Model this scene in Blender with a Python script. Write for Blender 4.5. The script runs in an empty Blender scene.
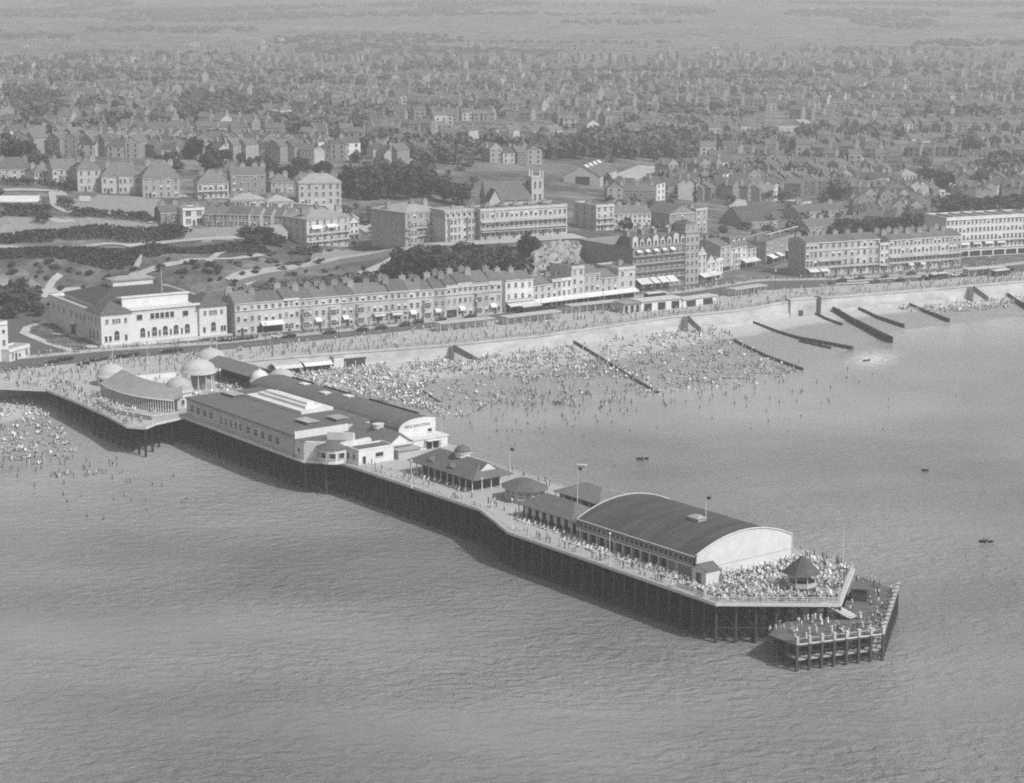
import bpy, bmesh, math, random
import numpy as np
R = math.radians
random.seed(7); rng = np.random.default_rng(7)
SC = bpy.context.scene
COL = SC.collection

# ---------------------------------------------------------------- camera geometry (survey of the photograph)
F = 2100.0; YH = -30.0; H = 125.0
TH = math.atan((391.5 - YH) / F)
def P(px, py, z):
    x = (px - 512) / F; y = -(py - 391.5) / F
    d = (x, math.cos(TH) + y * math.sin(TH), -math.sin(TH) + y * math.cos(TH))
    t = (z - H) / d[2]
    return (d[0] * t, d[1] * t)

# ---------------------------------------------------------------- materials
def mat(name, g, rough=0.85, var=0.18, scale=0.6, rand=0.0, bump=0.0, bscale=None, metallic=0.0, streak=None):
    m = bpy.data.materials.new(name); m.use_nodes = True
    nt = m.node_tree; b = nt.nodes['Principled BSDF']
    b.inputs['Roughness'].default_value = rough
    b.inputs['Metallic'].default_value = metallic
    b.inputs['Specular IOR Level'].default_value = 0.25
    tc = nt.nodes.new('ShaderNodeTexCoord')
    src = tc.outputs['Object']
    if streak:
        mp = nt.nodes.new('ShaderNodeMapping'); mp.inputs['Scale'].default_value = streak
        nt.links.new(src, mp.inputs['Vector']); src = mp.outputs['Vector']
    n = nt.nodes.new('ShaderNodeTexNoise'); n.inputs['Scale'].default_value = scale
    n.inputs['Detail'].default_value = 6; n.inputs['Roughness'].default_value = 0.65
    nt.links.new(src, n.inputs['Vector'])
    r = nt.nodes.new('ShaderNodeMapRange')
    r.inputs['From Min'].default_value = 0.25; r.inputs['From Max'].default_value = 0.75
    r.inputs['To Min'].default_value = g * (1 - var); r.inputs['To Max'].default_value = g * (1 + var)
    nt.links.new(n.outputs['Fac'], r.inputs['Value'])
    out = r.outputs['Result']
    if rand:
        oi = nt.nodes.new('ShaderNodeObjectInfo')
        q = nt.nodes.new('ShaderNodeMapRange')
        q.inputs['To Min'].default_value = 1 - rand; q.inputs['To Max'].default_value = 1 + rand
        nt.links.new(oi.outputs['Random'], q.inputs['Value'])
        mm = nt.nodes.new('ShaderNodeMath'); mm.operation = 'MULTIPLY'
        nt.links.new(out, mm.inputs[0]); nt.links.new(q.outputs['Result'], mm.inputs[1]); out = mm.outputs[0]
    nt.links.new(out, b.inputs['Base Color'])
    if bump:
        n2 = nt.nodes.new('ShaderNodeTexNoise'); n2.inputs['Scale'].default_value = bscale or scale * 4
        n2.inputs['Detail'].default_value = 5
        nt.links.new(src, n2.inputs['Vector'])
        bp = nt.nodes.new('ShaderNodeBump'); bp.inputs['Strength'].default_value = bump; bp.inputs['Distance'].default_value = 0.3
        nt.links.new(n2.outputs['Fac'], bp.inputs['Height']); nt.links.new(bp.outputs['Normal'], b.inputs['Normal'])
    return m

M = {}
M['white'] = mat('white_paint', .58, .6, .13, .35, rand=.04)
M['cream'] = mat('cream_stucco', .43, .8, .16, .30, rand=.12)
M['stucco'] = mat('grey_stucco', .36, .85, .20, .30, rand=.18)
M['brick'] = mat('brick', .24, .9, .22, .5, rand=.25)
M['darkbrick'] = mat('dark_brick', .15, .9, .22, .5, rand=.15)
M['slate'] = mat('slate', .13, .7, .25, .8, rand=.22)
M['tile'] = mat('roof_tile', .08, .8, .25, .8, rand=.25)
M['leadroof'] = mat('lead_roof', .30, .6, .2, .4, rand=.15)
M['felt'] = mat('roof_felt', .115, .85, .22, .35, streak=(1, .35, 1))
M['barrel'] = mat('barrel_roof', .07, .75, .38, .7, streak=(.9, .12, .12))
M['glass'] = mat('window_glass', .04, .25, .3, .5)
M['paleglass'] = mat('pale_glass', .16, .3, .3, .5)
M['trim'] = mat('white_trim', .56, .7, .1, .5)
M['deck'] = mat('deck_planks', .36, .85, .16, .25, streak=(.3, 3, 1))
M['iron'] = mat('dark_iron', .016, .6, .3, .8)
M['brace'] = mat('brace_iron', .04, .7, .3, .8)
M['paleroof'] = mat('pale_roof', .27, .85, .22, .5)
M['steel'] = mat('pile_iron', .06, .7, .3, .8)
M['paleiron'] = mat('pale_iron', .55, .6, .1, .8)
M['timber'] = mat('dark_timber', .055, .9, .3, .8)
M['canvas'] = mat('canvas', .58, .9, .12, 1.0, rand=.15)
M['asphalt'] = mat('asphalt', .10, .9, .15, .08)
M['paving'] = mat('promenade_paving', .36, .9, .14, .12)
M['path'] = mat('gravel_path', .36, .95, .15, .2)
M['concrete'] = mat('sea_wall_concrete', .42, .9, .36, .10, streak=(1, 1, 2.5))
M['sand'] = mat('beach_shingle', .36, .95, .10, .06)
M['leaf'] = mat('leaf', .052, .9, .5, 1.2, rand=.35)
M['hedge'] = mat('hedge_leaf', .042, .9, .45, .8, rand=.15)
M['bush'] = mat('bush_leaf', .10, .9, .5, .7, rand=.4)
M['trunk'] = mat('bark', .08, .9, .3, 2)
M['grass'] = mat('grass', .17, .95, .25, .12)
M['rock'] = mat('cliff_rock', .27, .95, .35, .25, bump=.8)
M['soil'] = mat('soil', .20, .95, .3, .2)
M['car'] = mat('car_paint', .035, .3, .1, .5, rand=.5)
M['carlight'] = mat('pale_car_paint', .5, .35, .1, .5, rand=.2)
M['tyre'] = mat('tyre', .03, .8, .1, 1)
M['skin'] = mat('skin', .38, .7, .1, 4)
M['hair'] = mat('hair', .06, .8, .2, 8)
M['clothdark'] = mat('dark_cloth', .06, .9, .2, 4, rand=.5)
M['clothmid'] = mat('mid_cloth', .22, .9, .2, 4, rand=.5)
M['clothlight'] = mat('light_cloth', .52, .9, .1, 4, rand=.25)

# ---------------------------------------------------------------- mesh builder
class MB:
    def __init__(s): s.v = []; s.f = []; s.m = []
    def face(s, pts, m=0):
        i = len(s.v); s.v += [tuple(p) for p in pts]; s.f.append(tuple(range(i, i + len(pts)))); s.m.append(m)
    def raw(s, vs, fs, m=0):
        i = len(s.v); s.v += [tuple(p) for p in vs]
        for f in fs: s.f.append(tuple(k + i for k in f)); s.m.append(m)
    def box(s, x0, y0, z0, x1, y1, z1, m=0):
        v = [(x0,y0,z0),(x1,y0,z0),(x1,y1,z0),(x0,y1,z0),(x0,y0,z1),(x1,y0,z1),(x1,y1,z1),(x0,y1,z1)]
        s.raw(v, [(0,3,2,1),(4,5,6,7),(0,1,5,4),(1,2,6,5),(2,3,7,6),(3,0,4,7)], m)
    def prism(s, poly, z0, z1, m=0, mt=None):   # ccw polygon
        n = len(poly)
        v = [(x, y, z0) for x, y in poly] + [(x, y, z1) for x, y in poly]
        s.raw(v, [(i, (i+1) % n, (i+1) % n + n, i + n) for i in range(n)] + [tuple(range(n-1, -1, -1))], m)
        s.raw([(x, y, z1) for x, y in poly], [tuple(range(n))], m if mt is None else mt)
    def tube(s, p, q, r, r2=None, n=5, m=0):
        r2 = r if r2 is None else r2
        p = np.array(p, float); q = np.array(q, float); d = q - p; L = np.linalg.norm(d)
        if L < 1e-6: return
        d /= L; a = np.array([0, 0, 1.]) if abs(d[2]) < .9 else np.array([1., 0, 0])
        u = np.cross(d, a); u /= np.linalg.norm(u); w = np.cross(d, u)
        v = []
        for c, rr in ((p, r), (q, r2)):
            for k in range(n):
                t = 2 * math.pi * k / n; v.append(tuple(c + rr * (math.cos(t) * u + math.sin(t) * w)))
        s.raw(v, [(i, i + n, (i+1) % n + n, (i+1) % n) for i in range(n)] + [tuple(range(n)), tuple(range(2*n-1, n-1, -1))], m)
    def lathe(s, prof, cx=0, cy=0, n=16, m=0, a0=0, a1=2*math.pi):
        full = abs(a1 - a0 - 2 * math.pi) < 1e-6
        k = n if full else n + 1
        v = []
        for r, z in prof:
            for i in range(k):
                t = a0 + (a1 - a0) * i / n; v.append((cx + r * math.cos(t), cy + r * math.sin(t), z))
        fs = []
        for j in range(len(prof) - 1):
            for i in range(n):
                i2 = (i + 1) % k
                fs.append((j*k+i, j*k+i2, (j+1)*k+i2, (j+1)*k+i))
        s.raw(v, fs, m)
    def hip(s, x0, y0, x1, y1, z, h, m=0, inset=None, th=.15):
        w, d = x1 - x0, y1 - y0
        i = inset if inset is not None else min(w, d) / 2
        if w >= d: a, b = (x0 + i, (y0+y1)/2), (x1 - i, (y0+y1)/2)
        else: a, b = ((x0+x1)/2, y0 + i), ((x0+x1)/2, y1 - i)
        c = [(x0,y0,z),(x1,y0,z),(x1,y1,z),(x0,y1,z)]
        A = (*a, z + h); B = (*b, z + h)
        if w >= d: fs = [[c[0],c[1],B,A],[c[1],c[2],B],[c[2],c[3],A,B],[c[3],c[0],A]]
        else: fs = [[c[0],c[1],A],[c[1],c[2],B,A],[c[2],c[3],B],[c[3],c[0],A,B]]
        for f in fs: s.face(f, m)
        s.box(x0, y0, z - th, x1, y1, z - .002, m)
    def gable(s, x0, y0, x1, y1, z, h, m=0, mg=1, axis='x', ov=.25):
        # solid roof with its gable ends
        if axis == 'x':
            ym = (y0 + y1) / 2; k = ov * h / ((y1 - y0) / 2)
            for sx, fl in ((x0, 1), (x1, 0)):
                t = [(sx, y0, z), (sx, y1, z), (sx, ym, z + h)]
                s.face(t[::-1] if fl else t, mg)
            a, b = x0 - ov, x1 + ov
            for t in (0, .12):
                pts = [[(a, y0-ov, z-k+t), (b, y0-ov, z-k+t), (b, ym, z+h+t), (a, ym, z+h+t)],
                       [(b, y1+ov, z-k+t), (a, y1+ov, z-k+t), (a, ym, z+h+t), (b, ym, z+h+t)]]
                for q in pts: s.face(q if t else q[::-1], m)
            for e in (a, b):
                s.face([(e, y0-ov, z-k), (e, ym, z+h), (e, ym, z+h+.12), (e, y0-ov, z-k+.12)], m)
                s.face([(e, ym, z+h), (e, y1+ov, z-k), (e, y1+ov, z-k+.12), (e, ym, z+h+.12)], m)
            s.face([(a, y0-ov, z-k), (b, y0-ov, z-k), (b, y0-ov, z-k+.12), (a, y0-ov, z-k+.12)], m)
            s.face([(b, y1+ov, z-k), (a, y1+ov, z-k), (a, y1+ov, z-k+.12), (b, y1+ov, z-k+.12)], m)
        else:
            t = MB(); t.gable(y0, -x1, y1, -x0, z, h, m, mg, 'x', ov)
            i = len(s.v); s.v += [(-p[1], p[0], p[2]) for p in t.v]
            for f, mm in zip(t.f, t.m): s.f.append(tuple(k + i for k in f)); s.m.append(mm)
    def mesh(s, name, mats):
        me = bpy.data.meshes.new(name); me.from_pydata(s.v, [], s.f)
        for m in (mats if isinstance(mats, (list, tuple)) else [mats]): me.materials.append(M[m] if isinstance(m, str) else m)
        if any(s.m): me.polygons.foreach_set('material_index', np.array(s.m, dtype=np.int32))
        me.update(); return me
    def build(s, name, mats, parent=None, loc=None, rz=0):
        return obj(name, s.mesh(name, mats), parent, loc, rz)

def obj(name, me, parent=None, loc=None, rz=0):
    o = bpy.data.objects.new(name, me); COL.objects.link(o)
    if parent: o.parent = parent
    if loc is not None: o.location = loc
    if rz: o.rotation_euler = (0, 0, rz)
    return o
def tag(o, label=None, cat=None, group=None, kind=None):
    if label: o['label'] = label
    if cat: o['category'] = cat
    if group: o['group'] = group
    if kind: o['kind'] = kind
    return o
def thing(name, label, cat, loc=(0, 0, 0), rz=0, group=None):
    o = bpy.data.objects.new(name, None); COL.objects.link(o); o.empty_display_size = .5
    o.location = loc; o.rotation_euler = (0, 0, rz)
    return tag(o, label, cat, group)
def structure(name, mb, mats):
    o = mb.build(name, mats); o['kind'] = 'structure'; return o
def copy_tree(o, parent=None):
    c = o.copy(); COL.objects.link(c); c.parent = parent
    for ch in list(o.children): copy_tree(ch, c)
    return c
_ORD = ['first','second','third','fourth','fifth','sixth','seventh','eighth','ninth','tenth','eleventh','twelfth',
  'thirteenth','fourteenth','fifteenth','sixteenth','seventeenth','eighteenth','nineteenth','twentieth']
_TENS = {20:'twenty',30:'thirty',40:'forty',50:'fifty',60:'sixty',70:'seventy',80:'eighty',90:'ninety'}
def ordw(i):
    if i < 20: return _ORD[i]
    t = (i + 1) // 10 * 10; u = (i + 1) % 10
    return {20:'twentieth',30:'thirtieth',40:'fortieth',50:'fiftieth',60:'sixtieth'}.get(t, 'last') if u == 0 else _TENS[t] + ' ' + _ORD[u-1]

# ---------------------------------------------------------------- lie of the land
PROM = 8.0
_wp = [P(x, y, PROM) for x, y in [(340,353),(447,345),(542,335.5),(672.5,316.5),(740,310),(799,299.6),(938.6,288.5),(1024,281)]]
WALL = [(-900, 200), (-420, 470), (-200, 573), (-150, 594), (-110, 618)] + _wp + [(420, 900), (700, 1000), (1600, 1300)]
_wx = [p[0] for p in WALL]; _wy = [p[1] for p in WALL]
def Yw(x): return np.interp(x, _wx, _wy)
_tf = ([-250,-150,-100,-50,0,50,85,120,180,230], [150,150,96,70,72,84,135,80,75,100])
_wl = [P(*p, 0) for p in [(0,460),(140,468),(440,410),(650,390),(800,368),(900,330),(1024,315)]]
_wlx = [-900, -400] + [p[0] for p in _wl] + [500, 1600]; _wly = [150, 400] + [p[1] for p in _wl] + [860, 1200]
def Yl(x): return np.interp(x, _wlx, _wly)
_cp = [(0,262,15),(150,262,15),(300,262,13),(0,240,24),(150,240,24),(300,236,20),(100,225,26),(0,225,27),(250,222,25),(100,200,29),(100,180,32),(250,185,29),(100,150,36),
 (100,120,33),(100,100,27),(100,80,21),(100,65,16),(100,40,17),(100,20,25),(100,0,46),(60,-14,72),(-60,-20,88),
 (320,247,17),(360,252,14),(430,245,21),(500,239,21),(567,234,21),(615,229,20),(400,180,27),(400,150,29),(400,120,26),(400,100,22),(400,80,18),(400,60,14),(400,30,21),(400,8,43),(380,-8,66),
 (600,205,18),(600,185,18),(600,150,22),(600,120,20),(600,100,18),(600,80,15),(600,60,13),(600,40,16),(640,15,37),
 (760,262,8),(900,255,8),(900,230,8),(900,200,9),(900,170,12),(900,150,14),(900,120,12),(900,100,12),(900,80,12),(900,60,12),(900,40,17),(900,20,33),
 (1100,255,8),(1100,200,11),(1100,150,13),(1100,100,13),(1100,60,13),(1100,24,32),(740,235,10),(740,200,12),(740,150,15),(740,100,15),(740,60,13),
 (-100,262,16),(-100,225,28),(-100,150,38),(-100,80,23),(-100,20,29)]
_pts = np.array([(*P(x, y, z), z) for x, y, z in _cp])
def _q(X, Y): return np.stack([2.5 * X / Y, 1.5 * np.log(np.maximum(Y, 100) / 700)], -1)
_Q = _q(_pts[:, 0], _pts[:, 1])
_K = np.linalg.norm(_Q[:, None] - _Q[None], axis=-1) + 0.0
_Wt = np.linalg.solve(_K + np.eye(len(_K)) * 1e-6, _pts[:, 2] - 20.0)
def hland(X, Y):
    X = np.atleast_1d(np.asarray(X, float)); Y = np.atleast_1d(np.asarray(Y, float))
    d = np.linalg.norm(_q(X, Y)[..., None, :] - _Q, axis=-1)
    r = d @ _Wt + 20.0
    r = np.maximum(r, 8.0)
    far = np.clip((Y - 4900) / 1400, 0, 1); right = np.clip((X / Y + .03) / .06, 0, 1)
    r = r * (1 - far * right * .6) + 0
    r = np.minimum(r, 108)
    t = Y - Yw(X); tf = np.interp(X, *_tf)
    k = np.clip((t - tf) / 42, 0, 1); k = k * k * (3 - 2 * k)
    return np.where(t < tf, PROM - .1, (PROM - .1) * (1 - k) + r * k)
def hz(x, y): return float(hland(x, y)[0])
def G(px, py):
    z = 15.0
    for _ in range(25):
        X, Y = P(px, py, min(z, 118)); zn = hz(X, Y); z += .55 * (zn - z)
    X, Y = P(px, py, z)
    return X, Y, hz(X, Y)

# pier frame: u runs out to sea, v across to the east
PO = (0.2, 430.3); PD = (0.607, -0.795); PN = (0.795, 0.607); PRZ = math.atan2(PD[1], PD[0]); DK = 8.2
_l = math.hypot(*PD); PD = (PD[0]/_l, PD[1]/_l); PN = (-PD[1], PD[0])
def UV(u, v): return (PO[0] + u * PD[0] + v * PN[0], PO[1] + u * PD[1] + v * PN[1])
def uv_of(x, y): x -= PO[0]; y -= PO[1]; return x*PD[0]+y*PD[1], x*PN[0]+y*PN[1]
def beach(X, Y):
    X = np.asarray(X, float); Y = np.asarray(Y, float)
    w = Yw(X); l = Yl(X); a = (w - Y) / np.maximum(w - l, 5)
    ht = np.interp(X, [-60, 40, 70, 200], [4.0, 3.8, 2.6, 3.2])
    return np.interp(a, [-.2, 0, .35, 1, 2, 6], [1, 1, .45, 0, -.35, -1.3]) * ht

def make_sheet(name, Xg, Yg, Zg, m, smooth=True):
    ny, nx = Xg.shape
    v = np.stack([Xg, Yg, Zg], -1).reshape(-1, 3)
    i = np.arange(ny * nx).reshape(ny, nx)
    f = np.stack([i[:-1, :-1], i[:-1, 1:], i[1:, 1:], i[1:, :-1]], -1).reshape(-1, 4)
    me = bpy.data.meshes.new(name); me.from_pydata(v.tolist(), [], f.tolist()); me.materials.append(m)
    if smooth: me.polygons.foreach_set('use_smooth', np.ones(len(f), bool))
    o = bpy.data.objects.new(name, me); COL.objects.link(o); o['kind'] = 'structure'
    return o

# town ground: rough grass and gardens, paler yards and streets between
def ground_mat():
    m = bpy.data.materials.new('town_ground'); m.use_nodes = True; nt = m.node_tree; b = nt.nodes['Principled BSDF']
    b.inputs['Roughness'].default_value = .95; b.inputs['Specular IOR Level'].default_value = .1
    tc = nt.nodes.new('ShaderNodeTexCoord')
    def noise(sc, det=6):
        n = nt.nodes.new('ShaderNodeTexNoise'); n.inputs['Scale'].default_value = sc; n.inputs['Detail'].default_value = det
        n.inputs['Roughness'].default_value = .7; nt.links.new(tc.outputs['Object'], n.inputs['Vector']); return n.outputs['Fac']
    r = nt.nodes.new('ShaderNodeValToRGB'); e = r.color_ramp.elements
    e[0].position = .36; e[0].color = (.06, .06, .06, 1); e[1].position = .66; e[1].color = (.20, .20, .20, 1)
    x = e.new(.5); x.color = (.11, .11, .11, 1)
    ml = nt.nodes.new('ShaderNodeMath'); ml.operation = 'MULTIPLY_ADD'; ml.inputs[1].default_value = .5; ml.use_clamp = True      # broad woods and fields
    m0 = nt.nodes.new('ShaderNodeMath'); m0.operation = 'SUBTRACT'; m0.inputs[1].default_value = .45; nt.links.new(noise(.0035, 5), m0.inputs[0]); nt.links.new(m0.outputs[0], ml.inputs[0]); nt.links.new(noise(.035), ml.inputs[2])
    nt.links.new(ml.outputs[0], r.inputs['Fac'])
    r2 = nt.nodes.new('ShaderNodeMapRange'); r2.inputs['From Min'].default_value = .3; r2.inputs['From Max'].default_value = .7
    r2.inputs['To Min'].default_value = .6; r2.inputs['To Max'].default_value = 1.4
    nt.links.new(noise(.25), r2.inputs['Value'])
    mx = nt.nodes.new('ShaderNodeMix'); mx.data_type = 'RGBA'; mx.blend_type = 'MULTIPLY'; mx.inputs[0].default_value = 1
    nt.links.new(r.outputs['Color'], mx.inputs[6]); nt.links.new(r2.outputs['Result'], mx.inputs[7])
    # ground colour paler with distance inland, haze put into the tone
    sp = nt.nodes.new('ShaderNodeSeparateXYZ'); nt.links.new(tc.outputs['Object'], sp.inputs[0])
    haze_ramp = nt.nodes.new('ShaderNodeMapRange'); haze_ramp.inputs['From Min'].default_value = 1700; haze_ramp.inputs['From Max'].default_value = 3000; haze_ramp.inputs['To Min'].default_value = 1; haze_ramp.inputs['To Max'].default_value = 1.15
    nt.links.new(sp.outputs['Y'], haze_ramp.inputs['Value'])
    m3 = nt.nodes.new('ShaderNodeVectorMath'); m3.operation = 'SCALE'; nt.links.new(mx.outputs[2], m3.inputs[0]); nt.links.new(haze_ramp.outputs['Result'], m3.inputs['Scale'])
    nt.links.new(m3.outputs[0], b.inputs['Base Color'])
    return m
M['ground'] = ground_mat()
tt = np.concatenate([np.arange(0, 240, 4), np.geomspace(240, 6500, 110)])
aa = np.linspace(-1, 1, 221)
Xg = aa[None, :] * (420 + .42 * tt[:, None]); Yg = Yw(Xg) + tt[:, None]
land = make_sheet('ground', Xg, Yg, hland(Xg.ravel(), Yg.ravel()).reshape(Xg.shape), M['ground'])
# beach, running down under the sea
def beach_mat():
    m = bpy.data.materials.new('beach'); m.use_nodes = True; nt = m.node_tree; b = nt.nodes['Principled BSDF']
    b.inputs['Roughness'].default_value = .9; b.inputs['Specular IOR Level'].default_value = .2
    tc = nt.nodes.new('ShaderNodeTexCoord'); sep = nt.nodes.new('ShaderNodeSeparateXYZ'); nt.links.new(tc.outputs['Object'], sep.inputs[0])
    n = nt.nodes.new('ShaderNodeTexNoise'); n.inputs['Scale'].default_value = .06; n.inputs['Detail'].default_value = 8; n.inputs['Roughness'].default_value = .7
    nt.links.new(tc.outputs['Object'], n.inputs['Vector'])
    ad = nt.nodes.new('ShaderNodeMath'); ad.operation = 'MULTIPLY_ADD'; ad.inputs[1].default_value = .9; ad.inputs[2].default_value = -.45
    nt.links.new(n.outputs['Fac'], ad.inputs[0])
    s = nt.nodes.new('ShaderNodeMath'); nt.links.new(sep.outputs['Z'], s.inputs[0]); nt.links.new(ad.outputs[0], s.inputs[1])
    mr = nt.nodes.new('ShaderNodeMapRange'); mr.inputs['From Max'].default_value = 4; nt.links.new(s.outputs[0], mr.inputs['Value'])
    r = nt.nodes.new('ShaderNodeValToRGB'); e = r.color_ramp.elements
    e[0].position = .0; e[0].color = (.26,)*3 + (1,); e[1].position = .5; e[1].color = (.40,)*3 + (1,)
    for p, c in ((.30, .25), (.40, .26), (.44, .36)): x = e.new(p); x.color = (c, c, c, 1)
    nt.links.new(mr.outputs['Result'], r.inputs['Fac'])
    n2 = nt.nodes.new('ShaderNodeTexNoise'); n2.inputs['Scale'].default_value = .9; n2.inputs['Detail'].default_value = 5
    nt.links.new(tc.outputs['Object'], n2.inputs['Vector'])
    r2 = nt.nodes.new('ShaderNodeMapRange'); r2.inputs['From Min'].default_value = .3; r2.inputs['From Max'].default_value = .7
    r2.inputs['To Min'].default_value = .82; r2.inputs['To Max'].default_value = 1.15; nt.links.new(n2.outputs['Fac'], r2.inputs['Value'])
    mx = nt.nodes.new('ShaderNodeMix'); mx.data_type = 'RGBA'; mx.blend_type = 'MULTIPLY'; mx.inputs[0].default_value = 1
    nt.links.new(r.outputs['Color'], mx.inputs[6]); nt.links.new(r2.outputs['Result'], mx.inputs[7])
    nt.links.new(mx.outputs[2], b.inputs['Base Color'])
    return m
xb = np.linspace(-420, 420, 211); tb = np.concatenate([np.arange(0, 120, 4), np.arange(120, 420, 20)])
Xb = np.repeat(xb[None], len(tb), 0); Yb = Yw(Xb) - tb[::-1, None] + 0
make_sheet('beach', Xb, Yb, beach(Xb, Yb), beach_mat())

# ---------------------------------------------------------------- sea
def sea_mat():
    m = bpy.data.materials.new('sea_water'); m.use_nodes = True; nt = m.node_tree; b = nt.nodes['Principled BSDF']
    b.inputs['Roughness'].default_value = .2; b.inputs['IOR'].default_value = 1.33
    tc = nt.nodes.new('ShaderNodeTexCoord')
    def noise(scale, sx, sy, rot, det=4, rough=.55, dist=0.0):
        mp = nt.nodes.new('ShaderNodeMapping'); mp.inputs['Scale'].default_value = (sx, sy, 1); mp.inputs['Rotation'].default_value = (0, 0, rot)
        nt.links.new(tc.outputs['Object'], mp.inputs['Vector'])
        n = nt.nodes.new('ShaderNodeTexNoise'); n.inputs['Scale'].default_value = scale; n.inputs['Detail'].default_value = det
        n.inputs['Roughness'].default_value = rough; n.inputs['Distortion'].default_value = dist
        nt.links.new(mp.outputs['Vector'], n.inputs['Vector']); return n.outputs['Fac']
    big = noise(.007, 1, 1.5, .1, 5)
    r = nt.nodes.new('ShaderNodeMapRange'); r.inputs['From Min'].default_value = .3; r.inputs['From Max'].default_value = .7
    r.inputs['To Min'].default_value = .13; r.inputs['To Max'].default_value = .28
    nt.links.new(big, r.inputs['Value'])
    dp = nt.nodes.new('ShaderNodeAttribute'); dp.attribute_name = 'depth'      # shallow water shows the pale sand beneath
    ds = nt.nodes.new('ShaderNodeMapRange'); ds.inputs['From Max'].default_value = 2.6; ds.inputs['To Min'].default_value = 1.4; ds.inputs['To Max'].default_value = 1.0
    nt.links.new(dp.outputs['Fac'], ds.inputs['Value'])
    mz = nt.nodes.new('ShaderNodeMath'); mz.operation = 'MULTIPLY'; nt.links.new(r.outputs['Result'], mz.inputs[0]); nt.links.new(ds.outputs['Result'], mz.inputs[1])
    nt.links.new(mz.outputs[0], b.inputs['Base Color'])
    h1 = noise(.42, .7, 1.0, R(-6), 4, .58, .6); h2 = noise(.9, .5, 1, R(14), 5, .65, .4)
    gust = noise(.01, 1, 2.2, .2, 3)
    gr = nt.nodes.new('ShaderNodeMapRange'); gr.inputs['From Min'].default_value = .35; gr.inputs['From Max'].default_value = .65
    gr.inputs['To Min'].default_value = .35; gr.inputs['To Max'].default_value = 1.3; nt.links.new(gust, gr.inputs['Value'])
    # the lee water close under the beach is calmer than the open sea
    sep = nt.nodes.new('ShaderNodeSeparateXYZ'); nt.links.new(tc.outputs['Object'], sep.inputs[0])
    cl = nt.nodes.new('ShaderNodeMapRange'); cl.inputs['From Min'].default_value = 420; cl.inputs['From Max'].default_value = 600
    cl.inputs['To Min'].default_value = 1; cl.inputs['To Max'].default_value = .15; nt.links.new(sep.outputs['Y'], cl.inputs['Value'])
    a = nt.nodes.new('ShaderNodeMath'); a.operation = 'MULTIPLY_ADD'; a.inputs[1].default_value = .22
    nt.links.new(h2, a.inputs[0]); nt.links.new(h1, a.inputs[2])
    mu = nt.nodes.new('ShaderNodeMath'); mu.operation = 'MULTIPLY'; nt.links.new(gr.outputs['Result'], mu.inputs[0]); nt.links.new(cl.outputs['Result'], mu.inputs[1])
    a2 = nt.nodes.new('ShaderNodeMath'); a2.operation = 'MULTIPLY'; nt.links.new(a.outputs[0], a2.inputs[0]); nt.links.new(mu.outputs[0], a2.inputs[1])
    bp = nt.nodes.new('ShaderNodeBump'); bp.inputs['Strength'].default_value = 1; bp.inputs['Distance'].default_value = 1.25
    nt.links.new(a2.outputs[0], bp.inputs['Height']); nt.links.new(bp.outputs['Normal'], b.inputs['Normal'])
    return m
M['sea'] = sea_mat()
sx = np.linspace(-900, 900, 121); sy = np.concatenate([np.linspace(-150, 420, 20), np.linspace(430, 800, 75), np.linspace(830, 1150, 12)])
SX, SY = np.meshgrid(sx, sy)
sea = make_sheet('sea', SX, SY, SX * 0, M['sea'])
at = sea.data.attributes.new('depth', 'FLOAT', 'POINT')
at.data.foreach_set('value', np.maximum(0, -beach(SX, SY)).ravel().astype(np.float32))

# ---------------------------------------------------------------- light, air, camera
SUN_EL, SUN_AZ = R(46), math.atan2(-0.62, 0.78)     # direction towards the sun on the ground plane
w = bpy.data.worlds.new('World'); SC.world = w; w.use_nodes = True; nt = w.node_tree
bg = nt.nodes['Background']; sky = nt.nodes.new('ShaderNodeTexSky'); sky.sky_type = 'NISHITA'; sky.sun_disc = False
sky.sun_elevation = SUN_EL; sky.sun_rotation = math.pi / 2 - SUN_AZ
sky.dust_density = 3.0
bw = nt.nodes.new('ShaderNodeRGBToBW'); nt.links.new(sky.outputs[0], bw.inputs[0]); nt.links.new(bw.outputs[0], bg.inputs['Color'])
bg.inputs['Strength'].default_value = .125
sd = bpy.data.lights.new('sun', 'SUN'); sd.energy = 3.0; sd.angle = R(.6); sd.color = (1, 1, 1)
so = bpy.data.objects.new('sun', sd); COL.objects.link(so)
so.rotation_euler = (math.pi / 2 - SUN_EL, 0, SUN_AZ + math.pi / 2)
hb = MB(); hb.box(-3600, -160, -8, 3600, 7400, 131)
hm = bpy.data.materials.new('haze'); hm.use_nodes = True; nt = hm.node_tree
nt.nodes.remove(nt.nodes['Principled BSDF'])
pv = nt.nodes.new('ShaderNodeVolumePrincipled'); pv.inputs['Color'].default_value = (.92, .92, .92, 1)
pv.inputs['Density'].default_value = .00025; pv.inputs['Anisotropy'].default_value = .25
nt.links.new(pv.outputs[0], nt.nodes['Material Output'].inputs['Volume'])
ho = hb.build('haze', hm); ho['kind'] = 'stuff'
cd = bpy.data.cameras.new('camera'); cam = bpy.data.objects.new('camera', cd); COL.objects.link(cam)
cam.location = (0, 0, H); cam.rotation_euler = (math.pi / 2 - TH, 0, 0)
cd.sensor_width = 36; cd.lens = F * 36 / 1024; cd.clip_end = 20000; cd.clip_start = 1
SC.camera = cam
SC.view_settings.view_transform = 'Standard'; SC.view_settings.look = 'None'; SC.view_settings.exposure = 0.24; SC.view_settings.gamma = 1
SC.cycles.volume_bounces = 1; SC.cycles.max_bounces = 5; SC.cycles.diffuse_bounces = 3; SC.cycles.glossy_bounces = 2
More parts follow.
